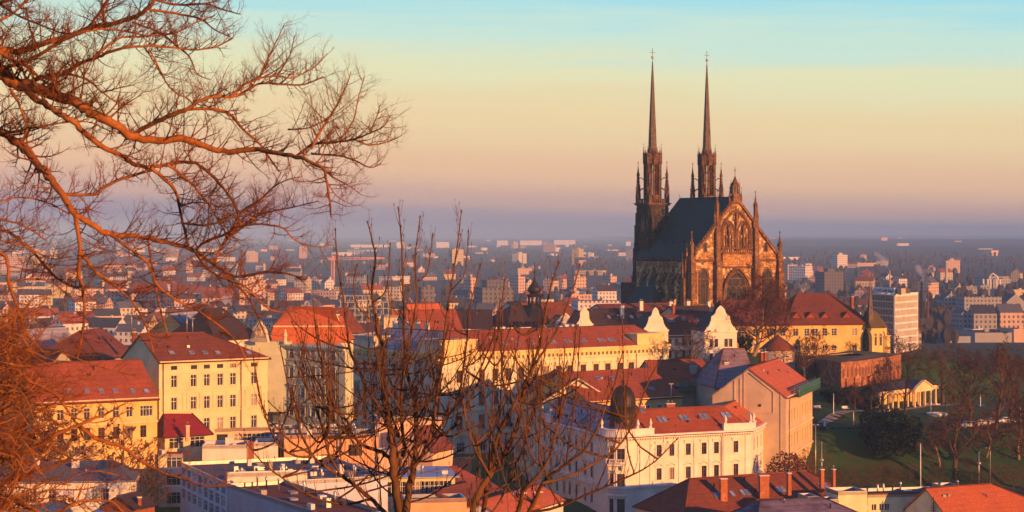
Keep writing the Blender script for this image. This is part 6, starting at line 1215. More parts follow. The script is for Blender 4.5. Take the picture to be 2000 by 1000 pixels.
# construction frame, silos, chimneys, crane, smoke
def cons():
    Y = 1130; x0 = PX(664, Y); t = thing('concrete_frame', 'unfinished concrete frame building among the left twigs', 'construction', (x0, Y, 2)); k = Y / F; W_ = 100 * k; c, s = math.cos(.15), math.sin(.15); fr = lambda u, v, z: (x0 + u * c - v * s, Y + u * s + v * c, z); z0 = PZ(640, Y); fh = 12.5 * k
    for j in range(5):
        b = MB(); w = W_ if j < 4 else W_ * .62; b.fbox(fr, 0, w, 0, 14, z0 + fh * (j + 1) - .35, z0 + fh * (j + 1)); b.build('floor_slab', M['grey'], t)
    b = MB()
    for j in range(5):
        w = W_ if j < 4 else W_ * .62
        for i in range(8):
            for v in (.3, 13.2): u = .2 + (w - .8) * i / 7; b.fbox(fr, u, u + .5, v, v + .5, z0 + fh * j, z0 + fh * (j + 1) - .36)
    b.build('column', M['grey'], t)['kind'] = 'stuff'
cons()
def stack(px, pyt, pyb, r0, r1, mat, label, Y=None, zb=0):
    Y = Y or (CZ - zb) * F / (pyb - HY); k = Y / F; b = MB(); x = PX(px, Y); H = (pyb - pyt) * k; b.lathe((x, Y, PZ(pyb, Y)), [(r0 * k, 0), (r1 * k, H), (r1 * k * 1.15, H), (r1 * k * 1.15, H + .8)], 12); o = b.build('chimney_stack', mat); tag(o, label, 'chimney'); return x, Y, PZ(pyt, Y), k
stack(1848, 512, 552, 3.0, 2.0, M['whitepaint'], 'tall thin white factory chimney catching the sun, right of the bank tower', 1900); s1 = stack(1738, 532, 560, 1.6, 1.2, M['pale'], 'grey smoking factory chimney above the bank tower', 1900); stack(1800, 553, 622, 2.6, 1.7, M['cdark'], 'dark brick chimney immediately right of the bank tower', 1150); stack(1812, 566, 622, 2.2, 1.7, M['brick'], 'shorter red brick chimney next to the dark one', 1160)
s2 = stack(1021, 497, 535, 1.3, .9, M['pale'], 'distant thin chimney with a wisp of smoke left of the onion steeple', 3200); stack(524, 573, 600, 2.4, 2.0, M['whitepaint'], 'white stub chimney beside the big pink panel block', 1300); stack(657, 478, 486, .8, .6, M['whitepaint'], 'tiny white chimney on the plain left of the warehouses', 7000)
for i, (px, w) in enumerate(((1920.5, 2), (1929, 2), (1934.5, 2), (1946, 2), (1953, 2))):
    Y = 2150; k = Y / F; b = MB(); b.lathe((PX(px, Y), Y, 0), [(w * k, PZ(566, Y)), (w * k, PZ(546, Y)), (w * k * .4, PZ(544.5, Y))], 12); tag(b.build('silo', M['pale']), 'pale round silo under the pointed arch, number %s from the left' % ('one', 'two', 'three', 'four', 'five')[i], 'silo')
Y = 2160; b = MB(); b.tube([P(1931, 548, Y), P(1933, 540, Y), P(1939.5, 534, Y), P(1947, 540, Y), P(1950, 548, Y)], 1.0, 5); tag(b.build('conveyor_gantry', M['pale']), 'pointed arch conveyor gantry over the silos', 'gantry')
Yc = 2300; t = thing('tower_crane', 'pale red tower crane among the branches, its jib pointing right', 'crane', (PX(650, Yc), Yc, 0)); b = MB()
for sx in (-1, 1):
    for sy in (-1, 1): b.tube([(PX(650, Yc) + sx * 1.6, Yc + sy * 1.6, 0), (PX(650, Yc) + sx * 1.6, Yc + sy * 1.6, PZ(507, Yc))], .45, 4)
for j in range(14): z = j * (PZ(507, Yc)) / 14; b.tube([(PX(650, Yc) - 1.6, Yc - 1.6, z), (PX(650, Yc) + 1.6, Yc - 1.6, z + 3)], .3, 4)
M['cranered'] = plain('crane_paint', (.75, .35, .25), .6); b.build('mast', M['cranered'], t); b = MB(); x0, x1 = PX(641, Yc), PX(751, Yc)
for dz, dy in ((0, -1), (0, 1), (2.6, 0)): b.tube([(x0, Yc + dy, PZ(508, Yc) + dz), (x1, Yc + dy, PZ(505, Yc) + dz * .4)], .4, 4)
for j in range(22): xa = x0 + (x1 - x0) * j / 22; b.tube([(xa, Yc - 1, PZ(508 - 3 * j / 22, Yc)), (xa + 1.5, Yc, PZ(508 - 3 * j / 22, Yc) + 2.6 - j * .07)], .25, 4)
b.build('jib', M['cranered'], t); b = MB(); b.box((PX(652, Yc), Yc, PZ(508, Yc)), (4, 3, 5)); b.build('cab', M['cranered'], t)
sm = bpy.data.materials.new('smoke'); sm.use_nodes = True; tt_ = sm.node_tree; tt_.nodes.remove(tt_.nodes['Principled BSDF']); pv = tt_.nodes.new('ShaderNodeVolumePrincipled'); pv.inputs['Density'].default_value = .11; pv.inputs['Color'].default_value = (.9, .9, .95, 1); tt_.links.new(pv.outputs[0], tt_.nodes['Material Output'].inputs['Volume'])
def plume(pts, label):
    b = MB(); b.tube([p for p, r in pts], [r for p, r in pts], 8); me = b.mesh('smoke_plume', sm, pts[0][0])
    bm = bmesh.new(); bm.from_mesh(me); bmesh.ops.subdivide_edges(bm, edges=bm.edges, cuts=2, use_grid_fill=True)
    for v in bm.verts: v.co += v.normal * (noise.noise(v.co / 9) * 3.2)
    bm.to_mesh(me); bm.free(); o = bpy.data.objects.new('smoke_plume', me); COL.objects.link(o); o.location = pts[0][0]; tag(o, label, 'smoke', kind='stuff')
def pp(L, Y): return [(P(a, c, Y), r * Y / F) for a, c, r in L]
plume(pp([(1737, 530, 1.5), (1733, 522, 3), (1728, 513, 4), (1722, 505, 5.5), (1716, 499, 6), (1706, 495, 3)], 1905), 'white smoke drifting left from the factory chimney')
plume(pp([(1801, 552, 1.2), (1803, 543, 3.5), (1798, 532, 4.5), (1793, 523, 5), (1788, 519, 2)], 1700), 'faint smoke above the dark brick chimney'); plume(pp([(1021, 496, .8), (1019, 491, 1.5), (1016, 487, 1)], 3200), 'tiny wisp of smoke on the distant thin chimney')
# scattered houses and blocks
def clear(x, y):
    for a, c, r in ((60, 660, 150), (70, 900, 30), (40, 540, 80)):
        if (x - a) ** 2 + (y - c) ** 2 < r * r: return False
    return hgt(x, y) < 6
def px_of(x, y, z): return CX + F * x / y, HY - F * (z - CZ) / y
placed = []
def try_place(py0, py1, kind, n):
    k = tries = 0
    while k < n and tries < n * 40:
        tries += 1; py = RND.uniform(py0, py1); px = RND.uniform(-30, 2030); Y = CZ * F / (py - HY); x = PX(px, Y)
        if Y < 610 or not clear(x, y := Y): continue
        if kind == 'gable': w, d, h = RND.uniform(10, 22), RND.uniform(9, 13), RND.choice((6, 7, 9, 11, 13)) * (.8 if Y > 2500 else 1)
        elif kind == 'tower': w, d, h = RND.uniform(18, 40), RND.uniform(11, 15), RND.choice((14, 20, 24, 30))
        else: w, d, h = RND.uniform(20, 55), RND.uniform(14, 26), RND.uniform(5, 10)
        if Y < 900: h = min(h, 12); 
        r = max(w, d) * .62
        if any((x - a) ** 2 + (Y - c) ** 2 < (r + q) ** 2 for a, c, q in placed): continue
        if (1640 < px < 1800 and Y < 900) or (px > 1770 and py > 585): continue
        placed.append((x, Y, r)); rz = RND.choice((.35, .55, -.3, .8, 1.1)) + RND.uniform(-.1, .1)
        far_block(x, Y, w, d, h, rz, kind, RND.choice((1, 1, 2, 5, 3, 0, 2) if kind == 'gable' else (3, 3, 5)), RND.choice((0, 1, 2, 3, 4, 4, 0, 5))); k += 1
for o in list(bpy.data.objects):
    if o.type == 'MESH' and o.parent is None and o.get('label') and o.location.y > 800: placed.append((o.location.x, o.location.y, 14))
placed.append((78, 920, 26))
try_place(478, 540, 'tower', 17); try_place(520, 700, 'flat', 26); try_place(505, 560, 'gable', 60); try_place(560, 720, 'gable', 165)
# labels for these, from what the photo shows beside them
ZONES = [(-100, 90, 'at the far left behind the limbs'), (90, 240, 'behind the thick hanging limb'), (240, 420, 'behind the branch fork at left'), (420, 560, 'above the black brown roof'), (560, 700, 'behind the left twig tips'), (700, 840, 'behind the tall upright twigs'), (840, 930, 'left of the dark offices'), (930, 1030, 'beyond the dark offices'), (1030, 1110, 'beyond the onion steeple'), (1110, 1240, 'between steeple and cathedral'), (1240, 1540, 'beside the cathedral'), (1540, 1650, 'beyond the residence roof'), (1650, 1720, 'left of the bank tower'), (1720, 1810, 'around the bank tower'), (1810, 1900, 'near the white chimney'), (1900, 2100, 'at the far right by the silos')]
groups = {}
for rec in FAR:
    o, x, y, h, kind, rf, wl_ = rec; px, py = px_of(x, y, 0)
    row = 'high on the plain' if py < 500 else 'in the hazy middle' if py < 545 else 'in the nearer town' if py < 600 else 'nearest the old roofs'
    zn = next(q[2] for q in ZONES if q[0] <= px < q[1] or q is ZONES[-1])
    nm = {'gable': 'house', 'tower': 'apartment block', 'flat': 'flat-topped hall'}[kind]; base = '%s %s with %s roof %s %s' % (WALLC[wl_][0], nm, ROOFS[rf][0], row, zn)
    groups.setdefault(base, []).append((px, o, nm))
ORD = ['leftmost', 'second', 'third', 'fourth', 'fifth', 'sixth', 'seventh', 'eighth', 'ninth']
for base, L in groups.items():
    L.sort(key=lambda q: q[0])
    for i, (px, o, nm) in enumerate(L):
        lab = base if len(L) == 1 else ('%s %s' % (ORD[min(i, 8)], base)).replace('with ', '').replace(' the ', ' ', 1); o['label'] = ' '.join(lab.split()[:16]); o['category'] = nm; o['group'] = {'house': 'houses on the plain', 'apartment block': 'apartment blocks on the plain', 'flat-topped hall': 'halls on the plain'}[nm]
# the far edge of the town, and belts of bare woodland
b = MB()
for i in range(170):
    py = RND.uniform(461, 510); Y = CZ * F / (py - HY); px = RND.uniform(-30, 2030)
    if px > 1500 and py < 520 and RND.random() < .8: continue
    x = PX(px, Y); w, d, h = RND.uniform(10, 50), RND.uniform(10, 20), RND.choice((5, 6, 8, 10, 14)); rz = RND.uniform(-.3, .8); z = hgt(x, Y) - 1; b.box((x, Y, z), (w, d, h), rz, RND.choice((0, 0, 1, 2)))
o = b.build('distant_town', [M['pale'], M['peach'], M['grey']]); o['kind'] = 'stuff'; o['label'] = 'hazy mass of tiny distant houses along the horizon'
M['wood'] = plain('bare_wood', (.055, .042, .032), 1, var=.4)
def woods(label, spots, n, hh=(7, 13)):
    b = MB()
    for k in range(n):
        px0, px1, py0, py1 = RND.choice(spots); py = RND.uniform(py0, py1); Y = CZ * F / (py - HY); px = RND.uniform(px0, px1); x = PX(px, Y)
        if (px > 1872 and py > 600) or not clear(x, Y) or any((x - a) ** 2 + (Y - c) ** 2 < (q + 3) ** 2 for a, c, q in placed): continue
        h = RND.uniform(*hh); r = h * RND.uniform(.28, .42); z = hgt(x, Y); t0 = RND.random() * 6; b.lathe((x, Y, z), [(r * .5, 0), (r * .9, h * .3), (r * 1.0, h * .55), (r * .6, h * .85), (.1, h)], 5, smooth=False, rz=t0)
        for q in range(5): a = RND.random() * 6.28; b.tube([(x, Y, z + h * .5), (x + r * 1.1 * math.cos(a), Y + r * 1.1 * math.sin(a), z + h * RND.uniform(.7, 1.1))], .2, 3, cap=False)
    o = b.build('woodland', M['wood']); o['kind'] = 'stuff'; o['label'] = label
woods('dark wooded ridge fading into haze on the right', [(1500, 2050, 476, 520), (1250, 2050, 474, 500)], 1300); woods('bare trees filling the gaps between the houses of the plain', [(-30, 2030, 500, 640), (1540, 2030, 530, 690), (600, 1240, 486, 530)], 1700, (6, 11))
# ------------------------------------------------------------------ trees
def bark(name, c, c2, sc=6):
    n = NT(name); a = n.noise(n.coord('Object', (1, 1, .4)), sc, 5, .7); g = n.noise(n.coord(), sc * .25, 4); x = n.mix(n.ramp(a, .35, .65), c, c2); x = n.mix(n.ramp(g, .55, .7, 0, .5), x, (.06, .065, .02)); n.col(x); n.rough(.85); n.bump(a, .6, .03); MATS[name] = n.m; return n.m
BK = bark('twig_bark', (.19, .085, .04), (.08, .038, .02)); BK2 = bark('orange_bark', (.40, .15, .045), (.17, .06, .022)); BK3 = bark('red_twig_bark', (.24, .075, .03), (.12, .042, .018)); BKM = bark('far_bark', (.12, .062, .036), (.07, .04, .026), 1); BKL = bark('light_bark', (.34, .22, .13), (.16, .09, .05), 1); BKR = bark('reddish_twigs', (.17, .055, .026), (.10, .035, .02), 1); BUD = plain('bud', (.09, .035, .02), .7)
def sub(u): return u.normalized() if u.length > 1e-6 else Vector((0, 0, 1))
def rv(s=1.): return Vector((RND.gauss(0, s), RND.gauss(0, s), RND.gauss(0, s)))
FLOOR = [0]
def twig(b, p, d, L, r, lvl, up=.35, sides=3, wig=.12, kids=(3, 5), bud=False, segs=4, spread=.75, ratio=.55, mb=0):
    """a curved shoot with side shoots"""
    pts = [p]; rs = [r]; q = p; dd = d
    for i in range(segs):
        dd = sub(dd + Vector((0, 0, up / segs)) + rv(wig)); q = q + dd * (L / segs); pts.append(q); rs.append(max(FLOOR[0], r * (1 - .78 * (i + 1) / segs)))
    b.tube(pts, rs, sides if lvl < 2 else 3, mb, cap=False, smooth=True)
    if bud: b.tube([q - dd * r * .5, q + dd * r * 3.5, q + dd * r * 7], [r * .3, r * .95, r * .2], 4, 1, cap=False)
    if lvl > 0:
        n = RND.randint(*kids)
        for k in range(n):
            t = RND.uniform(.2, .97) * segs; i = min(segs - 1, int(t)); a = pts[i].lerp(pts[i + 1], t - i); ax = sub(pts[i + 1] - pts[i]); s = sub(ax.cross(rv(1)))
            twig(b, a, sub(ax * (1 - spread * .5) + s * spread), L * RND.uniform(ratio * .6, ratio * 1.15) * (1.1 - .4 * t / segs), rs[i] * .55, lvl - 1, up, sides, wig, kids, bud, max(2, segs - 1), spread, ratio, mb)
def limb(b, T, pts3, w0, w1, step, L, lvl, up=.4, sides=8, bud=False, spread=.8, kids=(2, 4), start=0., jit=.6):
    """traced limb: smooth curve through points, then shoots along it"""
    C = []
    n = len(pts3)
    for i in range(n - 1):
        p0, p1, p2, p3 = pts3[max(0, i - 1)], pts3[i], pts3[i + 1], pts3[min(n - 1, i + 2)]
        for k in range(4):
            t = k / 4; C.append(.5 * ((2 * p1) + (p2 - p0) * t + (2 * p0 - 5 * p1 + 4 * p2 - p3) * t * t + (3 * p1 - p0 - 3 * p2 + p3) * t ** 3))
    C.append(pts3[-1]); m = len(C); rs = [w0 + (w1 - w0) * i / (m - 1) for i in range(m)]
    C = [c + rv(rs[i] * .22) for i, c in enumerate(C)]
    T.tube(C, [r * RND.uniform(.92, 1.12) for r in rs], sides, 0, cap=False)
    if bud: d = sub(C[-1] - C[-2]); T.tube([C[-1], C[-1] + d * w1 * 3, C[-1] + d * w1 * 7], [w1, w1 * 1.7, w1 * .3], 4, 1, cap=False)
    tot = sum((C[i + 1] - C[i]).length for i in range(m - 1)); s = start * tot + step * RND.random(); acc = 0
    for i in range(m - 1):
        l = (C[i + 1] - C[i]).length
        while acc + l > s:
            t = (s - acc) / l; a = C[i].lerp(C[i + 1], t); ax = sub(C[i + 1] - C[i]); v = sub(ax.cross(rv(1))); v.y *= jit; v.z = abs(v.z) * (1 if up > .9 else .6) if RND.random() < (.9 if up > .9 else .6) else v.z; v = sub(v)
            f = 1 - .45 * (s / tot); twig(b, a, sub(ax * (.8 if up > .9 else .45) + v * spread), L * RND.uniform(.45, 1.25) * f, max(rs[i] * .3, min(rs[i] * .6, L * .016)), lvl, up, 3, .06 if up > .9 else .13, kids, bud, 7 if up > .9 else 4); s += step * RND.uniform(.5, 1.5)
        acc += l
def trace(L, Y, dy=.0):
    n = len(L); ph = RND.uniform(0, 6); return [P(a, c, Y + dy * math.sin(ph + i * .5)) for i, (a, c) in enumerate(L)]
# ---- the overhanging tree at the left
YL = 19.; kL = YL / F
LIMBS = [
 ([(-320,330),(-120,190),(0,146),(20,160),(51,167),(85,175),(129,192),(153,201),(177,221),(218,241),(255,264),(292,272),(354,272),(380,276),(407,289),(448,295),(494,291),(532,298),(578,306),(608,317),(631,331),(638,355),(644,390),(647,425)],26,3),
 ([(255,264),(299,241),(333,226),(367,213),(395,194),(420,189),(452,189),(475,181),(505,164),(547,164),(593,165),(631,150)],10,3),
 ([(452,188),(471,169),(505,154),(540,148),(570,152),(608,135),(640,105)],5,2),([(505,156),(520,120),(540,80),(556,45)],4,1.5),([(540,150),(565,110),(575,70)],3,1.5),
 ([(367,213),(418,213),(448,222),(475,253),(509,283),(532,317),(545,335)],7,3),
 ([(578,306),(608,283),(631,279),(661,277),(692,272),(722,260),(749,247),(762,226)],6,2),([(692,272),(722,283),(760,276),(785,264)],4,1.5),([(608,300),(661,304),(695,314),(722,327),(745,320)],5,2),
 ([(608,290),(628,253),(642,230),(661,200),(676,169),(686,140)],5,2),([(562,253),(608,249),(642,228)],4,2),([(660,277),(690,235),(700,190),(712,150)],3,1.5),([(722,260),(735,230),(742,205)],3,1.5),
 ([(631,331),(650,345),(680,362),(705,380)],4,1.5),([(638,355),(660,385),(690,400)],3,1.5),
 ([(40,168),(75,197),(109,218),(139,238),(170,262),(204,289),(238,303),(258,320),(292,326),(326,321),(360,316),(391,323),(422,352),(445,378),(460,405),(470,440)],13,4),
 ([(292,326),(316,344),(340,368),(350,402),(357,436),(367,480)],8,5),([(326,321),(360,345),(400,390),(420,420),(450,470)],6,3),
 ([(-320,260),(-100,110),(0,99),(41,99),(82,85),(136,71),(170,56),(211,48),(252,37),(279,24),(303,0),(318,-30)],15,7),
 ([(-320,280),(-100,170),(0,136),(34,124),(68,112),(112,85),(146,68),(184,58),(240,60),(290,72)],11,3),
 ([(-320,280),(-80,80),(0,102),(20,116),(51,129),(78,153),(110,175),(150,200)],10,4),
 ([(51,162),(88,150),(129,143),(146,128),(180,116),(204,105),(238,95),(279,90),(327,92),(374,97),(420,92),(455,75)],10,2.5),([(180,116),(211,88),(238,73),(282,71),(340,65),(380,45),(420,30)],6,2),
 ([(292,20),(340,26),(391,37),(420,58),(450,72)],6,2),([(258,44),(306,61),(340,85),(371,112),(384,143),(411,156)],5,2),([(282,92),(306,129),(326,163),(350,187)],4,2),([(290,95),(312,135),(335,175),(372,195)],3,1.5),
 ([(-320,60),(-60,-10),(0,10),(30,28),(70,45),(112,62),(140,66)],7,3),([(0,5),(40,-10),(80,-30)],8,6),([(-40,50),(20,30),(60,-10)],7,4),([(303,0),(350,10),(400,8),(440,20),(470,28)],6,2),([(170,56),(190,30),(215,-10)],7,4),([(211,48),(200,20),(230,-20)],5,3),([(129,143),(170,155),(200,180),(230,200),(260,205)],5,2),([(200,180),(240,170),(262,165)],3,1.5),
 ([(-340,420),(-120,270),(0,260),(27,275),(54,296),(78,323),(95,344),(122,378),(146,419),(170,432),(211,456),(252,460),(289,466),(340,477),(381,490),(418,517),(460,540),(508,533),(550,533),(600,545)],20,3),
 ([(148,425),(156,487),(153,531),(163,572),(163,640),(150,700)],9,4),([(158,490),(184,528),(221,555),(259,589),(286,640),(300,690)],8,3),([(214,458),(259,490),(293,518),(306,555),(357,593),(401,616),(455,660),(480,700)],7,3),([(289,468),(296,511),(303,558),(316,613),(330,660)],5,3),
 ([(122,380),(187,380),(197,368),(235,351),(265,341),(296,332)],7,5),([(-300,420),(-80,380),(0,392),(34,385),(82,392),(112,405),(136,419)],4,3),([(-300,430),(-90,420),(0,429),(41,439),(68,453),(90,470)],5,3),([(-300,470),(-100,440),(0,450),(27,460),(68,497),(102,535),(136,558),(170,560)],8,4),([(-300,480),(-90,460),(0,470),(50,482),(100,505),(140,500)],5,2),
 ([(-300,500),(-80,440),(0,490),(15,514),(17,552),(34,599),(46,640),(60,720)],8,5),([(381,490),(399,473),(434,460),(473,441),(518,439),(553,446),(578,470),(617,482),(650,480)],6,2),([(440,470),(471,416),(505,393),(532,367),(559,352),(590,345)],5,2),([(418,517),(440,470),(480,440),(505,420),(570,405),(623,393)],6,2),([(357,436),(400,440),(440,430),(470,420),(505,430)],5,2),
 ([(445,540),(480,575),(500,610),(520,660)],6,2),([(381,490),(400,520),(430,540),(480,560),(520,600),(560,610),(600,596)],6,2),([(17,552),(60,545),(100,550),(130,575),(160,600)],5,2),([(51,20),(60,60),(70,110)],4,2),([(20,172),(40,210),(52,250),(40,280)],6,3),([(0,262),(40,255),(90,245),(139,238),(180,240),(225,262)],5,2),([(350,402),(390,395),(430,405)],4,2)]
tl = thing('overhanging_tree', 'bare orange barked tree reaching over the sky from the upper left', 'tree', (PX(-330, 19), 19., hgt(PX(-330, 19), 19)))
T = MB(); B_ = MB()
T.tube([(PX(-330, 19), 19, hgt(PX(-330, 19), 19) - .5), P(-345, 700, 19), P(-330, 420, 19), P(-320, 300, 19), P(-330, 100, 19), P(-300, -300, 19)], [.28, .22, .18, .14, .10, .05], 10)
for L, w0, w1 in LIMBS:
    Y = YL + RND.uniform(-1.2, 1.6)
    Y = YL + RND.uniform(-.3, .4) if L[0][0] < -50 else Y
    w0, w1 = w0 * kL * .5, w1 * kL * .5; big = w0 > 6 * kL
    limb(B_, T, trace(L, YL, .35), w0, w1, (.055 if big else .036), (.50 if big else .40), 2, up=.5, sides=8 if big else 6, kids=(4, 6), start=.02)
T.build('trunk', BK2, tl); B_.build('crown', BK3, tl)
# ---- dense tree below it
YD = 15.; kD = YD / F; td = thing('brush_tree', 'dense tangle of glowing orange twigs filling the lower left corner', 'tree', (PX(-150, YD), YD, hgt(PX(-150, YD), YD))); T = MB(); B_ = MB()
T.tube([(PX(-150, YD), YD, hgt(PX(-150, YD), YD) - .4), P(-160, 1150, YD), P(-120, 950, YD), P(-100, 760, YD)], [.12, .09, .07, .04], 8)
LD = [([(-120,950),(-40,640),(0,678),(30,720),(60,744),(90,759),(111,771),(129,798),(150,828),(165,860)],12,3),([(-120,950),(0,900),(40,884),(87,864),(114,846),(156,830),(186,816),(210,807),(240,790)],12,3),([(156,832),(195,861),(234,870),(270,897),(311,920),(358,935),(398,950),(450,948)],9,3),([(-120,990),(-40,960),(0,975),(31,980),(51,989),(85,1005)],14,8),([(100,1010),(119,1000),(153,980),(187,977),(218,980),(240,1000)],6,4),([(-120,950),(-30,820),(0,800),(40,790),(80,800),(130,780)],9,3),([(-120,980),(-20,880),(20,850),(60,855),(110,880),(150,900)],9,3),([(-120,760),(-40,620),(10,640),(50,650),(90,690),(130,680)],7,2)]
for L, w0, w1 in LD: limb(B_, T, trace(L, YD, .2), w0 * kD * .5, w1 * kD * .5, .04, .34, 2, up=.2, sides=7, kids=(2, 4), start=.1)
for i in range(120):
    y0 = RND.uniform(640, 1010); x1 = abs(RND.gauss(0, 1)) * 95 + 25; x1 = min(x1, 290); y1 = y0 + RND.uniform(-90, 70); y1 = max(600, y1)
    if y1 < 700: x1 *= .6
    Yd = YD + RND.uniform(-1.5, 2.0); L = [(-120, (y0 + 900) / 2), (-50, y0 + 20), (x1 * .35, (y0 * .6 + y1 * .4) + RND.uniform(-25, 25)), (x1 * .7, y1 + RND.uniform(-25, 25)), (x1, y1 + RND.uniform(-30, 30))]; limb(B_, T, [P(a, c, Yd) for a, c in L], RND.uniform(2.5, 5) * kD * .5, 1.2 * kD, .05, .28, 2, up=.15, sides=5, kids=(2, 3), start=.25)
T.build('trunk', BK2, td); B_.build('crown', BK3, td)
# ---- upright trees in the middle
YM = 33.; kM = YM / F
def stems(root, LST, Y, n_extra, base, xr, bark_m, extra_y=(620, 900)):
    T = MB(); B_ = MB(); pool = []
    for L, w0, w1 in LST:
        tr = trace(L, Y, .5); w1 = 2.6; limb(B_, T, tr, w0 * kM * .30, 2.0 * kM * .5, .13, .55, 1, up=2.3, sides=7, bud=True, spread=.7, kids=(1, 3), start=.12)
        for j in range(1, len(tr) - 1): pool.append((tr[j].lerp(tr[j + 1], RND.random() * .5), L[j]))
    for i in range(n_extra):
        p0, (bx, by) = RND.choice(pool)
        if by < 660: continue
        tx_ = RND.uniform(*xr); tx_ = bx + max(-330, min(330, (tx_ - bx) * .8)); s = min(1, abs(tx_ - bx) / 330); ty = min(by - 40, RND.uniform(*extra_y) + s * 70 - 40); hx = tx_ - bx; dp = RND.uniform(-1.4, 1.4); Y0 = p0.y
        L = [(bx + hx * .3, by - (by - ty) * .17), (bx + hx * .6, by - (by - ty) * .40), (bx + hx * .85, by - (by - ty) * .68), (tx_, ty)]
        limb(B_, T, [p0] + [P(a, c, Y0 + dp * (j + 1) / 4) for j, (a, c) in enumerate(L)], RND.uniform(2.6, 5) * kM * .5, 1.7 * kM * .5, .13, .46, 1, up=2.3, sides=5, bud=True, spread=.7, kids=(2, 4), start=.2)
    T.build('trunk', [bark_m, BUD], root); B_.build('crown', [bark_m, BUD], root)
g0 = hgt(PX(785, YM), YM)
t1 = thing('upright_tree', 'bare many-stemmed tree with upright budded twigs in the middle foreground', 'tree', (PX(785, YM), YM, g0)); gy = HY + (CZ - g0) * F / YM
S1 = [([(786,gy+30),(784,1060),(780,1000),(771,934),(767,903),(769,879),(762,835),(754,784),(748,740),(748,688),(738,640),(730,600),(727,562),(733,502),(718,436)],34,3),
 ([(786,1060),(793,1000),(800,952),(809,912),(813,868),(813,835),(809,780),(795,730),(793,690),(790,652),(787,550),(784,466),(778,409)],26,3),([(787,890),(791,875),(784,824),(784,780),(790,712),(805,640),(814,580),(811,508),(820,427)],14,3),
 ([(767,900),(747,883),(714,872),(692,853),(679,824),(657,802),(640,750),(628,690),(620,640)],14,3),([(762,835),(743,802),(718,760),(700,720),(685,688),(676,630),(670,580),(660,520),(655,451)],13,3),
 ([(809,912),(838,860),(850,800),(862,712),(871,628),(880,568),(892,490),(901,415)],14,3),([(838,860),(870,820),(892,784),(905,720),(912,660),(916,610),(937,520)],9,3),([(813,868),(862,850),(898,820),(940,736),(965,680),(976,628),(985,550)],10,3),
 ([(788,1040),(751,1000),(723,974),(692,947),(666,930),(635,912),(611,890),(590,850),(575,800),(560,740),(548,680)],16,3),([(611,890),(580,892),(545,870),(520,820),(505,760),(495,700)],9,3),([(666,930),(640,880),(625,820),(600,760),(590,700),(600,640)],9,3),([(723,974),(670,985),(610,970),(560,940),(510,900),(470,850)],9,3),([(730,628),(700,600),(690,560),(697,520)],5,2.5),([(730,590),(752,570),(760,530),(762,480)],5,2.5),([(787,560),(830,540),(840,500),(845,460)],5,2.5),([(880,568),(905,540),(912,500),(915,455)],4,2.5),([(805,640),(765,600),(758,560)],4,2.5)]
stems(t1, S1, YM, 95, [(775, 930), (800, 950), (785, 1000), (770, 900), (692, 947), (838, 860), (813, 868)], (470, 1050), BK, (600, 860))
g0 = hgt(PX(980, YM - 1), YM - 1); t2 = thing('leaning_tree', 'bare tree of stems fanning up to the right, before the grey tenement', 'tree', (PX(960, YM - 1), YM - 1, g0)); gy = HY + (CZ - g0) * F / (YM - 1)
S2 = [([(930,gy+30),(925,1060),(928,980),(956,928),(972,908),(996,866),(1016,810),(1024,760),(1054,670),(1072,574),(1090,514)],26,3),([(940,1060),(952,940),(976,844),(1000,800),(1040,720),(1084,652),(1114,580),(1132,520)],16,3),([(960,1080),(1010,1000),(1022,960),(1050,930),(1072,896),(1080,870),(1090,830),(1110,760),(1120,700),(1125,640)],15,3),([(970,1080),(1032,1000),(1060,944),(1100,912),(1140,880),(1165,840),(1180,800),(1200,750),(1215,690)],14,3),([(1060,944),(1110,930),(1170,900),(1210,870),(1240,820),(1260,760),(1290,700)],10,3),([(1032,1000),(1090,990),(1160,960),(1230,930),(1280,900),(1320,860)],9,3),([(956,928),(930,880),(910,820),(905,760),(920,690)],9,3),([(1016,810),(990,770),(980,720),(990,660),(1010,600)],8,3)]
stems(t2, S2, YM - 1, 42, [(956, 928), (1010, 1000), (1032, 1000), (972, 908), (940, 1040), (1060, 944)], (900, 1250), BK, (640, 860))
# ---- middle distance trees
def tree_proto(name, H, spreadk, seed, bk, up=.35, n1=11, crown_at=.3, thick=.018, lv=4, kids=(3, 4), tw=1., dens=1., FL_=.017):
    RND.seed(seed); r0 = H * thick; T = MB(); B_ = MB(); org = Vector((0, 0, 0)); pts = [Vector((0, 0, -1.0)), Vector((0, 0, 0))]; q = Vector((0, 0, 0)); 
    for i in range(6): q = q + Vector((RND.uniform(-.04, .04) * H, RND.uniform(-.04, .04) * H, H * .13)); pts.append(q)
    T.tube(pts, [r0 * 1.3, r0 * 1.1, r0 * .95, r0 * .8, r0 * .62, r0 * .45, r0 * .3, r0 * .15], 8, 0)
    for k in range(n1):
        t = crown_at + (1 - crown_at) * (k + RND.random()) / n1; i = min(6, int(1 + t * 6)); f = 1 + t * 6 - i; a = pts[i].lerp(pts[min(7, i + 1)], max(0, min(1, f))); ang = k * 2.4 + RND.uniform(-.4, .4)
        el = .35 + .7 * t; d = Vector((math.cos(ang) * spreadk, math.sin(ang) * spreadk, el)).normalized(); L = H * (.52 - .30 * t) * RND.uniform(.8, 1.15); FLOOR[0] = FL_
        twig(B_, a, d, L, r0 * (.5 - .28 * t), lv, up, 4, .16, kids, False, 5, .8, .55)
    return T.mesh('trunk', bk[0]), B_.mesh('crown', bk[1])
PR = {}
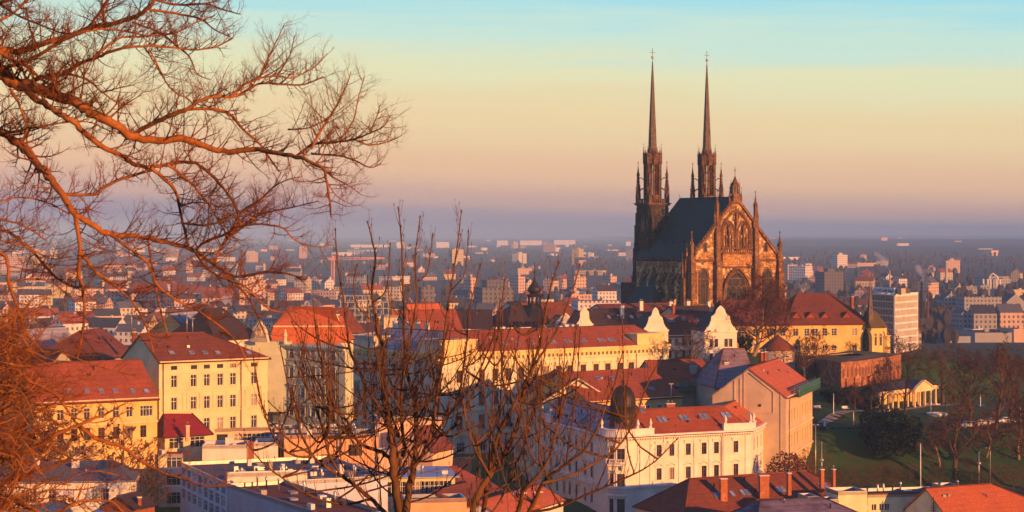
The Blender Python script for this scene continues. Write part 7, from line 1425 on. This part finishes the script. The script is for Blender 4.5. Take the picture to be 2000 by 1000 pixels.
PR['round'] = tree_proto('round', 10, 1.15, 3, (BKM, BKM), .2, 14, .28, .03); PR['tall'] = tree_proto('tall', 10, .8, 5, (BKM, BKM), .45, 15, .25, .02); PR['red'] = tree_proto('red', 10, .95, 8, (BKL, BKR), .4, 18, .18, .02, 4, (3, 5)); PR['shrub'] = tree_proto('shrub', 10, 1.3, 11, (BKM, BKR), .35, 16, .02, .012, 4, (3, 4)); PR['dark'] = tree_proto('dark', 10, 1.0, 21, (BKM, BKM), .3, 17, .3, .026)
PR['big'] = tree_proto('big', 10, .95, 31, (BKL, BKR), .4, 30, .14, .02, 4, (4, 5), FL_=.011)
RND.seed(99)
def tree(kind, px, pyb, Y, pyt, label, name='bare_tree', wide=1., cat='tree', group=None, rz=None, z=None):
    x = PX(px, Y); zb = min(PZ(pyb, Y), hgt(x, Y) + .1) if z is None else z; H = PZ(pyt, Y) - zb; s = H / 9.6; r = thing(name, label, cat, (x, Y, zb), group); r.scale = (s * wide, s * wide, s); r.rotation_euler = (0, 0, RND.uniform(0, 6) if rz is None else rz)
    for nm, me in zip(('trunk', 'crown'), PR[kind]): o = bpy.data.objects.new(nm, me); COL.objects.link(o); o.parent = r
    return r
PT = 'bare trees on the park slope'
tree('big', 1470, 700, 552, 528, 'big pale trunked bare tree with reddish twigs in front of the cathedral gable', wide=1.15)
tree('big', 1512, 700, 556, 560, 'leaning pale bare tree just right of the big one before the cathedral', wide=.9); tree('red', 1420, 690, 570, 585, 'smaller reddish bare tree left of the big one before the cathedral', wide=.9)
tree('round', 1350, 716, 498, 628, 'dark round crowned bare tree between the curved white gables', wide=1.05); tree('round', 1531, 745, 508, 678, 'small bare tree in front of the round tower', wide=1.1)
for i, (k, px, pb, Y, pt, lb, wd) in enumerate((('dark', 1572, 745, 506, 655, 'brown bare tree left of the bastion, behind the scaffold', 1), ('red', 1590, 740, 520, 640, 'reddish bare tree at the left corner of the bastion', 1), ('shrub', 1620, 705, 540, 668, 'bare shrub on the bastion top below the residence', 1), ('round', 1658, 702, 545, 664, 'low pruned bare tree on the bastion top, left of the cypress', 1.2), ('round', 1673, 702, 547, 666, 'low pruned bare tree standing closest to the cypress', 1.0), ('shrub', 1600, 700, 552, 664, 'bare shrub against the yellow residence wall', 1),
    ('dark', 1722, 808, 466, 700, 'bare park tree with thin trunk before the left end of the colonnade', .8), ('tall', 1767, 806, 474, 672, 'tall dark bare tree rising in front of the colonnade middle', .8), ('tall', 1762, 745, 540, 655, 'bare tree at the right end of the bastion', 1.1), ('dark', 1792, 750, 545, 668, 'bare tree right of the bastion, before the bank tower', 1.2), ('dark', 1840, 800, 512, 672, 'bare tree with sunlit trunk right of the colonnade', 1), ('round', 1818, 740, 560, 690, 'broad bare tree in the hazy row above the colonnade', 1.3), ('dark', 1868, 745, 558, 672, 'bare tree in the hazy row, second above the basin', 1.2), ('dark', 1900, 840, 462, 690, 'large forked bare tree at the right of the park', .95), ('tall', 1943, 856, 452, 668, 'tallest bare tree with sunlit lower trunk at right', .95), ('dark', 1975, 850, 460, 690, 'bare tree beside the tallest one at the right edge', 1.1), ('red', 1990, 900, 440, 760, 'reddish bare tree low at the right edge', 1),
    ('dark', 1868, 958, 424, 745, 'crooked dark bare tree with ivied trunk on the slope', .9), ('red', 1925, 900, 440, 800, 'small reddish bare tree left of the curved-neck lamp', 1), ('dark', 1700, 805, 472, 735, 'bare tree in the shade left of the colonnade', 1), ('dark', 1668, 818, 462, 745, 'slim bare tree beside the shaded benches', .8), ('shrub', 1640, 790, 480, 755, 'brown shrub under the shaded bastion wall', 1.3), ('shrub', 1600, 775, 488, 748, 'brown shrub on the brick slope left of the benches', 1.2), ('dark', 1910, 760, 560, 680, 'bare tree in the hazy row left of the park edge', 1.3), ('dark', 1960, 760, 560, 676, 'bare tree in the hazy row at the right edge', 1.3), ('red', 1835, 905, 434, 820, 'reddish bare tree in the middle of the dark slope', 1.1), ('dark', 2010, 960, 425, 760, 'dark bare tree cut by the right edge of the picture', 1))):
    tree(k, px, pb, Y, pt, lb, wide=wd * 1.1, group=PT, name='bare_shrub' if k == 'shrub' else 'bare_tree', cat='shrub' if k == 'shrub' else 'tree')
SH = ((1590, 950, 416, 905), (1625, 952, 420, 915), (1660, 955, 420, 905), (1690, 955, 424, 915), (1720, 958, 424, 900), (1745, 955, 426, 905), (1775, 950, 428, 900), (1830, 955, 424, 905), (1895, 950, 428, 890), (1950, 955, 424, 905), (1980, 960, 422, 900), (1580, 905, 430, 870), (1815, 900, 438, 865), (1870, 880, 442, 850), (1760, 890, 440, 862), (1990, 905, 440, 850), (1920, 960, 420, 920))
SW = ('beside the twin-head lamp foot', 'left of the street cars', 'above the street cars', 'right of the street cars', 'left of the white mast, wider', 'touching the yellow grass patch', 'just left of the white mast', 'right of the white mast', 'under the ivied tree', 'right of the curved-neck lamp', 'at the right edge near the street', 'against the gabled house wall', 'under the dark yew on its right', 'below the retaining wall at right', 'under the dark yew', 'at the right edge below the wall', 'behind the stair tower')
for (px, pb, Y, pt), w in zip(SH, SW): tree('shrub', px, pb, Y, pt, 'reddish brown leafless shrub ' + w, 'bare_shrub', 1.4, 'shrub', 'leafless shrubs on the dark slope')
tree('red', 250, 940, 333, 826, 'bare reddish tree between the low yellow house and the crimson roof', wide=1.2); tree('shrub', 150, 925, 336, 838, 'bare reddish tree before the low yellow house, left one', wide=1.3); tree('dark', 296, 980, 315, 880, 'thin bare tree by the balcony house', wide=.8); tree('red', 80, 900, 338, 800, 'bare tree under the eaves at the left end of the low yellow house', wide=1.2)
def leafmat(name, c, c2):
    n = NT(name); oi = n.node('ShaderNodeNewGeometry'); x = n.mix(oi.outputs['Random Per Island'], c, c2); n.col(x); n.rough(.8); return n.m
LV = leafmat('evergreen_leaves', (.012, .024, .010), (.03, .045, .016)); LB = leafmat('brown_leaves', (.22, .07, .03), (.11, .04, .02)); LI = leafmat('ivy_leaves', (.02, .04, .012), (.035, .05, .02))
def leafy(px, pyb, pyt, wpx, Y, label, mat, name, cat, n=2600, size=.32, pw=1.6, trunk=True, lumps=9):
    x = PX(px, Y); z0 = min(PZ(pyb, Y), hgt(x, Y)); z1 = PZ(pyt, Y); H = z1 - z0; w = wpx * Y / F / 2; r = thing(name, label, cat, (x, Y, z0)); b = MB()
    LP_ = [(RND.uniform(-.75, .75) * w, RND.uniform(-.7, .7) * w, RND.uniform(.2, .85) * H, RND.uniform(.3, .55)) for _ in range(lumps)] if lumps else []
    for i in range(n):
        if lumps and RND.random() < .8:
            lx, ly, lz, lr = RND.choice(LP_); d = sub(rv(1)); q = Vector((lx, ly, lz)) + d * lr * w * RND.uniform(.75, 1.05); q.z = max(.1, q.z * 1.0)
        else:
            t = RND.random(); rad = w * (math.sin(math.pi * min(1, t * .85 + .12)) ** (1 / pw)); a = RND.uniform(0, 6.28); rr = rad * (RND.uniform(.6, 1) ** .5); q = Vector((rr * math.cos(a), rr * math.sin(a), t * H))
        u = sub(rv(1)); v = sub(u.cross(rv(1))); s = size * RND.uniform(.6, 1.4); c = q + Vector((x, Y, z0)); b.face([c - u * s, c + v * s * .6, c + u * s, c - v * s * .6])
    b.build('crown', mat, r); t = MB(); t.tube([(x, Y, z0 - .5), (x, Y, z0 + H * .75)], [w * .12 + .08, .05], 6); t.build('trunk', BKM, r)
leafy(1691, 690, 643, 12, 552, 'slender dark cypress in front of the chapel', LV, 'cypress', 'tree', 2600, .22, 1.3, lumps=0)
leafy(1742, 888, 806, 108, 441, 'huge dark spreading yew in front of the retaining wall', LV, 'yew_tree', 'tree', 9000, .34, 2.4, lumps=14); leafy(1455, 695, 655, 26, 560, 'dark evergreen bush beside the curved cream gable', LV, 'evergreen_bush', 'shrub', 2200, .3)
leafy(1640, 792, 762, 70, 484, 'dark ivy bush under the shaded end of the bastion', LV, 'evergreen_bush', 'shrub', 2600, .3, 2.4); leafy(1690, 800, 770, 50, 486, 'dark evergreen bush at the left end of the colonnade', LV, 'evergreen_bush', 'shrub', 2200, .3, 2.2)
leafy(1532, 935, 886, 90, 398, 'russet leaved tree in front of the white corner house and gabled house', LB, 'russet_tree', 'tree', 2600, .26, 1.8, lumps=12); leafy(1868, 957, 915, 16, 423.5, 'ivy clump wrapped round the crooked dark trunk', LI, 'ivy', 'ivy', 900, .22, 2)
leafy(1612, 612, 586, 26, 596, 'dark bush beside the cathedral portal chimney', LV, 'evergreen_bush', 'shrub', 400, .3) if False else None
# ---- cars on the street
def car(px, Y, rz, col, label, tail=False):
    x = PX(px, Y); z = hgt(x, Y) + .16; r = thing('parked_car' if not tail else 'car', label, 'car', (x, Y, z)); c, s = math.cos(rz), math.sin(rz); fr = lambda u, v, q: (x + u * c - v * s, Y + u * s + v * c, z + q); b = MB()
    prof = [(-2.1, .35), (-2.1, .85), (-1.3, .95), (-.7, 1.42), (.7, 1.45), (1.35, .98), (2.05, .9), (2.1, .35)]
    for sd in (-.85, .85): q = [fr(u, sd * (.88 if zz > 1.2 else 1), zz) for u, zz in prof]; b.face(q if sd < 0 else q[::-1])
    for (u0, z0), (u1, z1) in zip(prof, prof[1:] + prof[:1]): k0, k1 = (.88 if z0 > 1.2 else 1) * .85, (.88 if z1 > 1.2 else 1) * .85; b.face([fr(u0, -k0, z0), fr(u0, k0, z0), fr(u1, k1, z1), fr(u1, -k1, z1)])
    b.build('body', plain('paint_' + col[0], col[1], .3, 0, .6, .02), r)
    g = MB(); g.fbox(fr, -.95, 1.0, -.84, .84, 1.0, 1.34); g.build('window', M['glass'], r)
    for u in (-1.3, 1.3):
        for v in (-.86, .86):
            w = MB(); cc = Vector(fr(u, v, .32)); ax = Vector(fr(0, 1, 0)) - Vector(fr(0, 0, 0)); w.tube([cc - ax * .1, cc + ax * .1], .32, 10, smooth=False); w.build('wheel', M['iron'], r)
    if tail:
        tm = bpy.data.materials.get('tail_light') or bpy.data.materials.new('tail_light'); tm.use_nodes = True; p = tm.node_tree.nodes['Principled BSDF']; p.inputs['Emission Color'].default_value = (1, .03, .08, 1); p.inputs['Emission Strength'].default_value = 3; p.inputs['Base Color'].default_value = (.5, .01, .02, 1)
        for v in (-.65, .65): w = MB(); w.fbox(fr, -2.16, -2.1, v - .12, v + .12, .65, .82); w.build('tail_light', tm, r)
car(1695, 420, R(80), ('black', (.02, .02, .025)), 'dark car with glowing red tail lights on the street below the slope', True)
for i, (px, col, lb) in enumerate(((1893, ('silver', (.5, .5, .52)), 'silver parked car, first of the row above the retaining wall'), (1915, ('white', (.7, .7, .72)), 'white parked car, second of the row above the retaining wall'), (1938, ('grey', (.2, .2, .22)), 'grey parked car behind the tallest bare tree'), (1965, ('white', (.7, .7, .72)), 'white parked car, last before the right edge'))): car(px, 456 + i * .4, R(8), col, lb)
HT = [(px, RND.uniform(735, 765), RND.uniform(545, 640), RND.uniform(690, 715)) for px in (1778, 1802, 1826, 1852, 1880, 1895, 1922, 1935, 1950, 1972, 1985, 2003)]
for i, (px, pb, Y, pt) in enumerate(HT): tree(RND.choice(('dark', 'tall', 'round')), px, pb, Y, pt, 'hazy bare tree in the belt behind the park, %s from the left' % ('first second third fourth fifth sixth seventh eighth ninth tenth eleventh last'.split()[i]), group='tree belt behind the park', wide=1.25)
# ------------------------------------------------------------------ the air

me = bpy.data.meshes.new('haze'); x0, x1, y0, y1, z0, z1 = -16000, 16000, -500, 24000, -14, 124
me.from_pydata([(x0, y0, z0), (x1, y0, z0), (x1, y1, z0), (x0, y1, z0), (x0, y0, z1), (x1, y0, z1), (x1, y1, z1), (x0, y1, z1)], [], [(3, 2, 1, 0), (4, 5, 6, 7), (0, 1, 5, 4), (1, 2, 6, 5), (2, 3, 7, 6), (3, 0, 4, 7)])
hm = bpy.data.materials.new('haze'); hm.use_nodes = True; t = hm.node_tree; t.nodes.remove(t.nodes['Principled BSDF'])
pv = t.nodes.new('ShaderNodeVolumePrincipled'); pv.inputs['Density'].default_value = 1.25e-4; pv.inputs['Color'].default_value = (.31, .55, .96, 1); pv.inputs['Anisotropy'].default_value = -.35
t.links.new(pv.outputs[0], t.nodes['Material Output'].inputs['Volume']); me.materials.append(hm)
ho = bpy.data.objects.new('haze', me); COL.objects.link(ho); ho['kind'] = 'stuff'
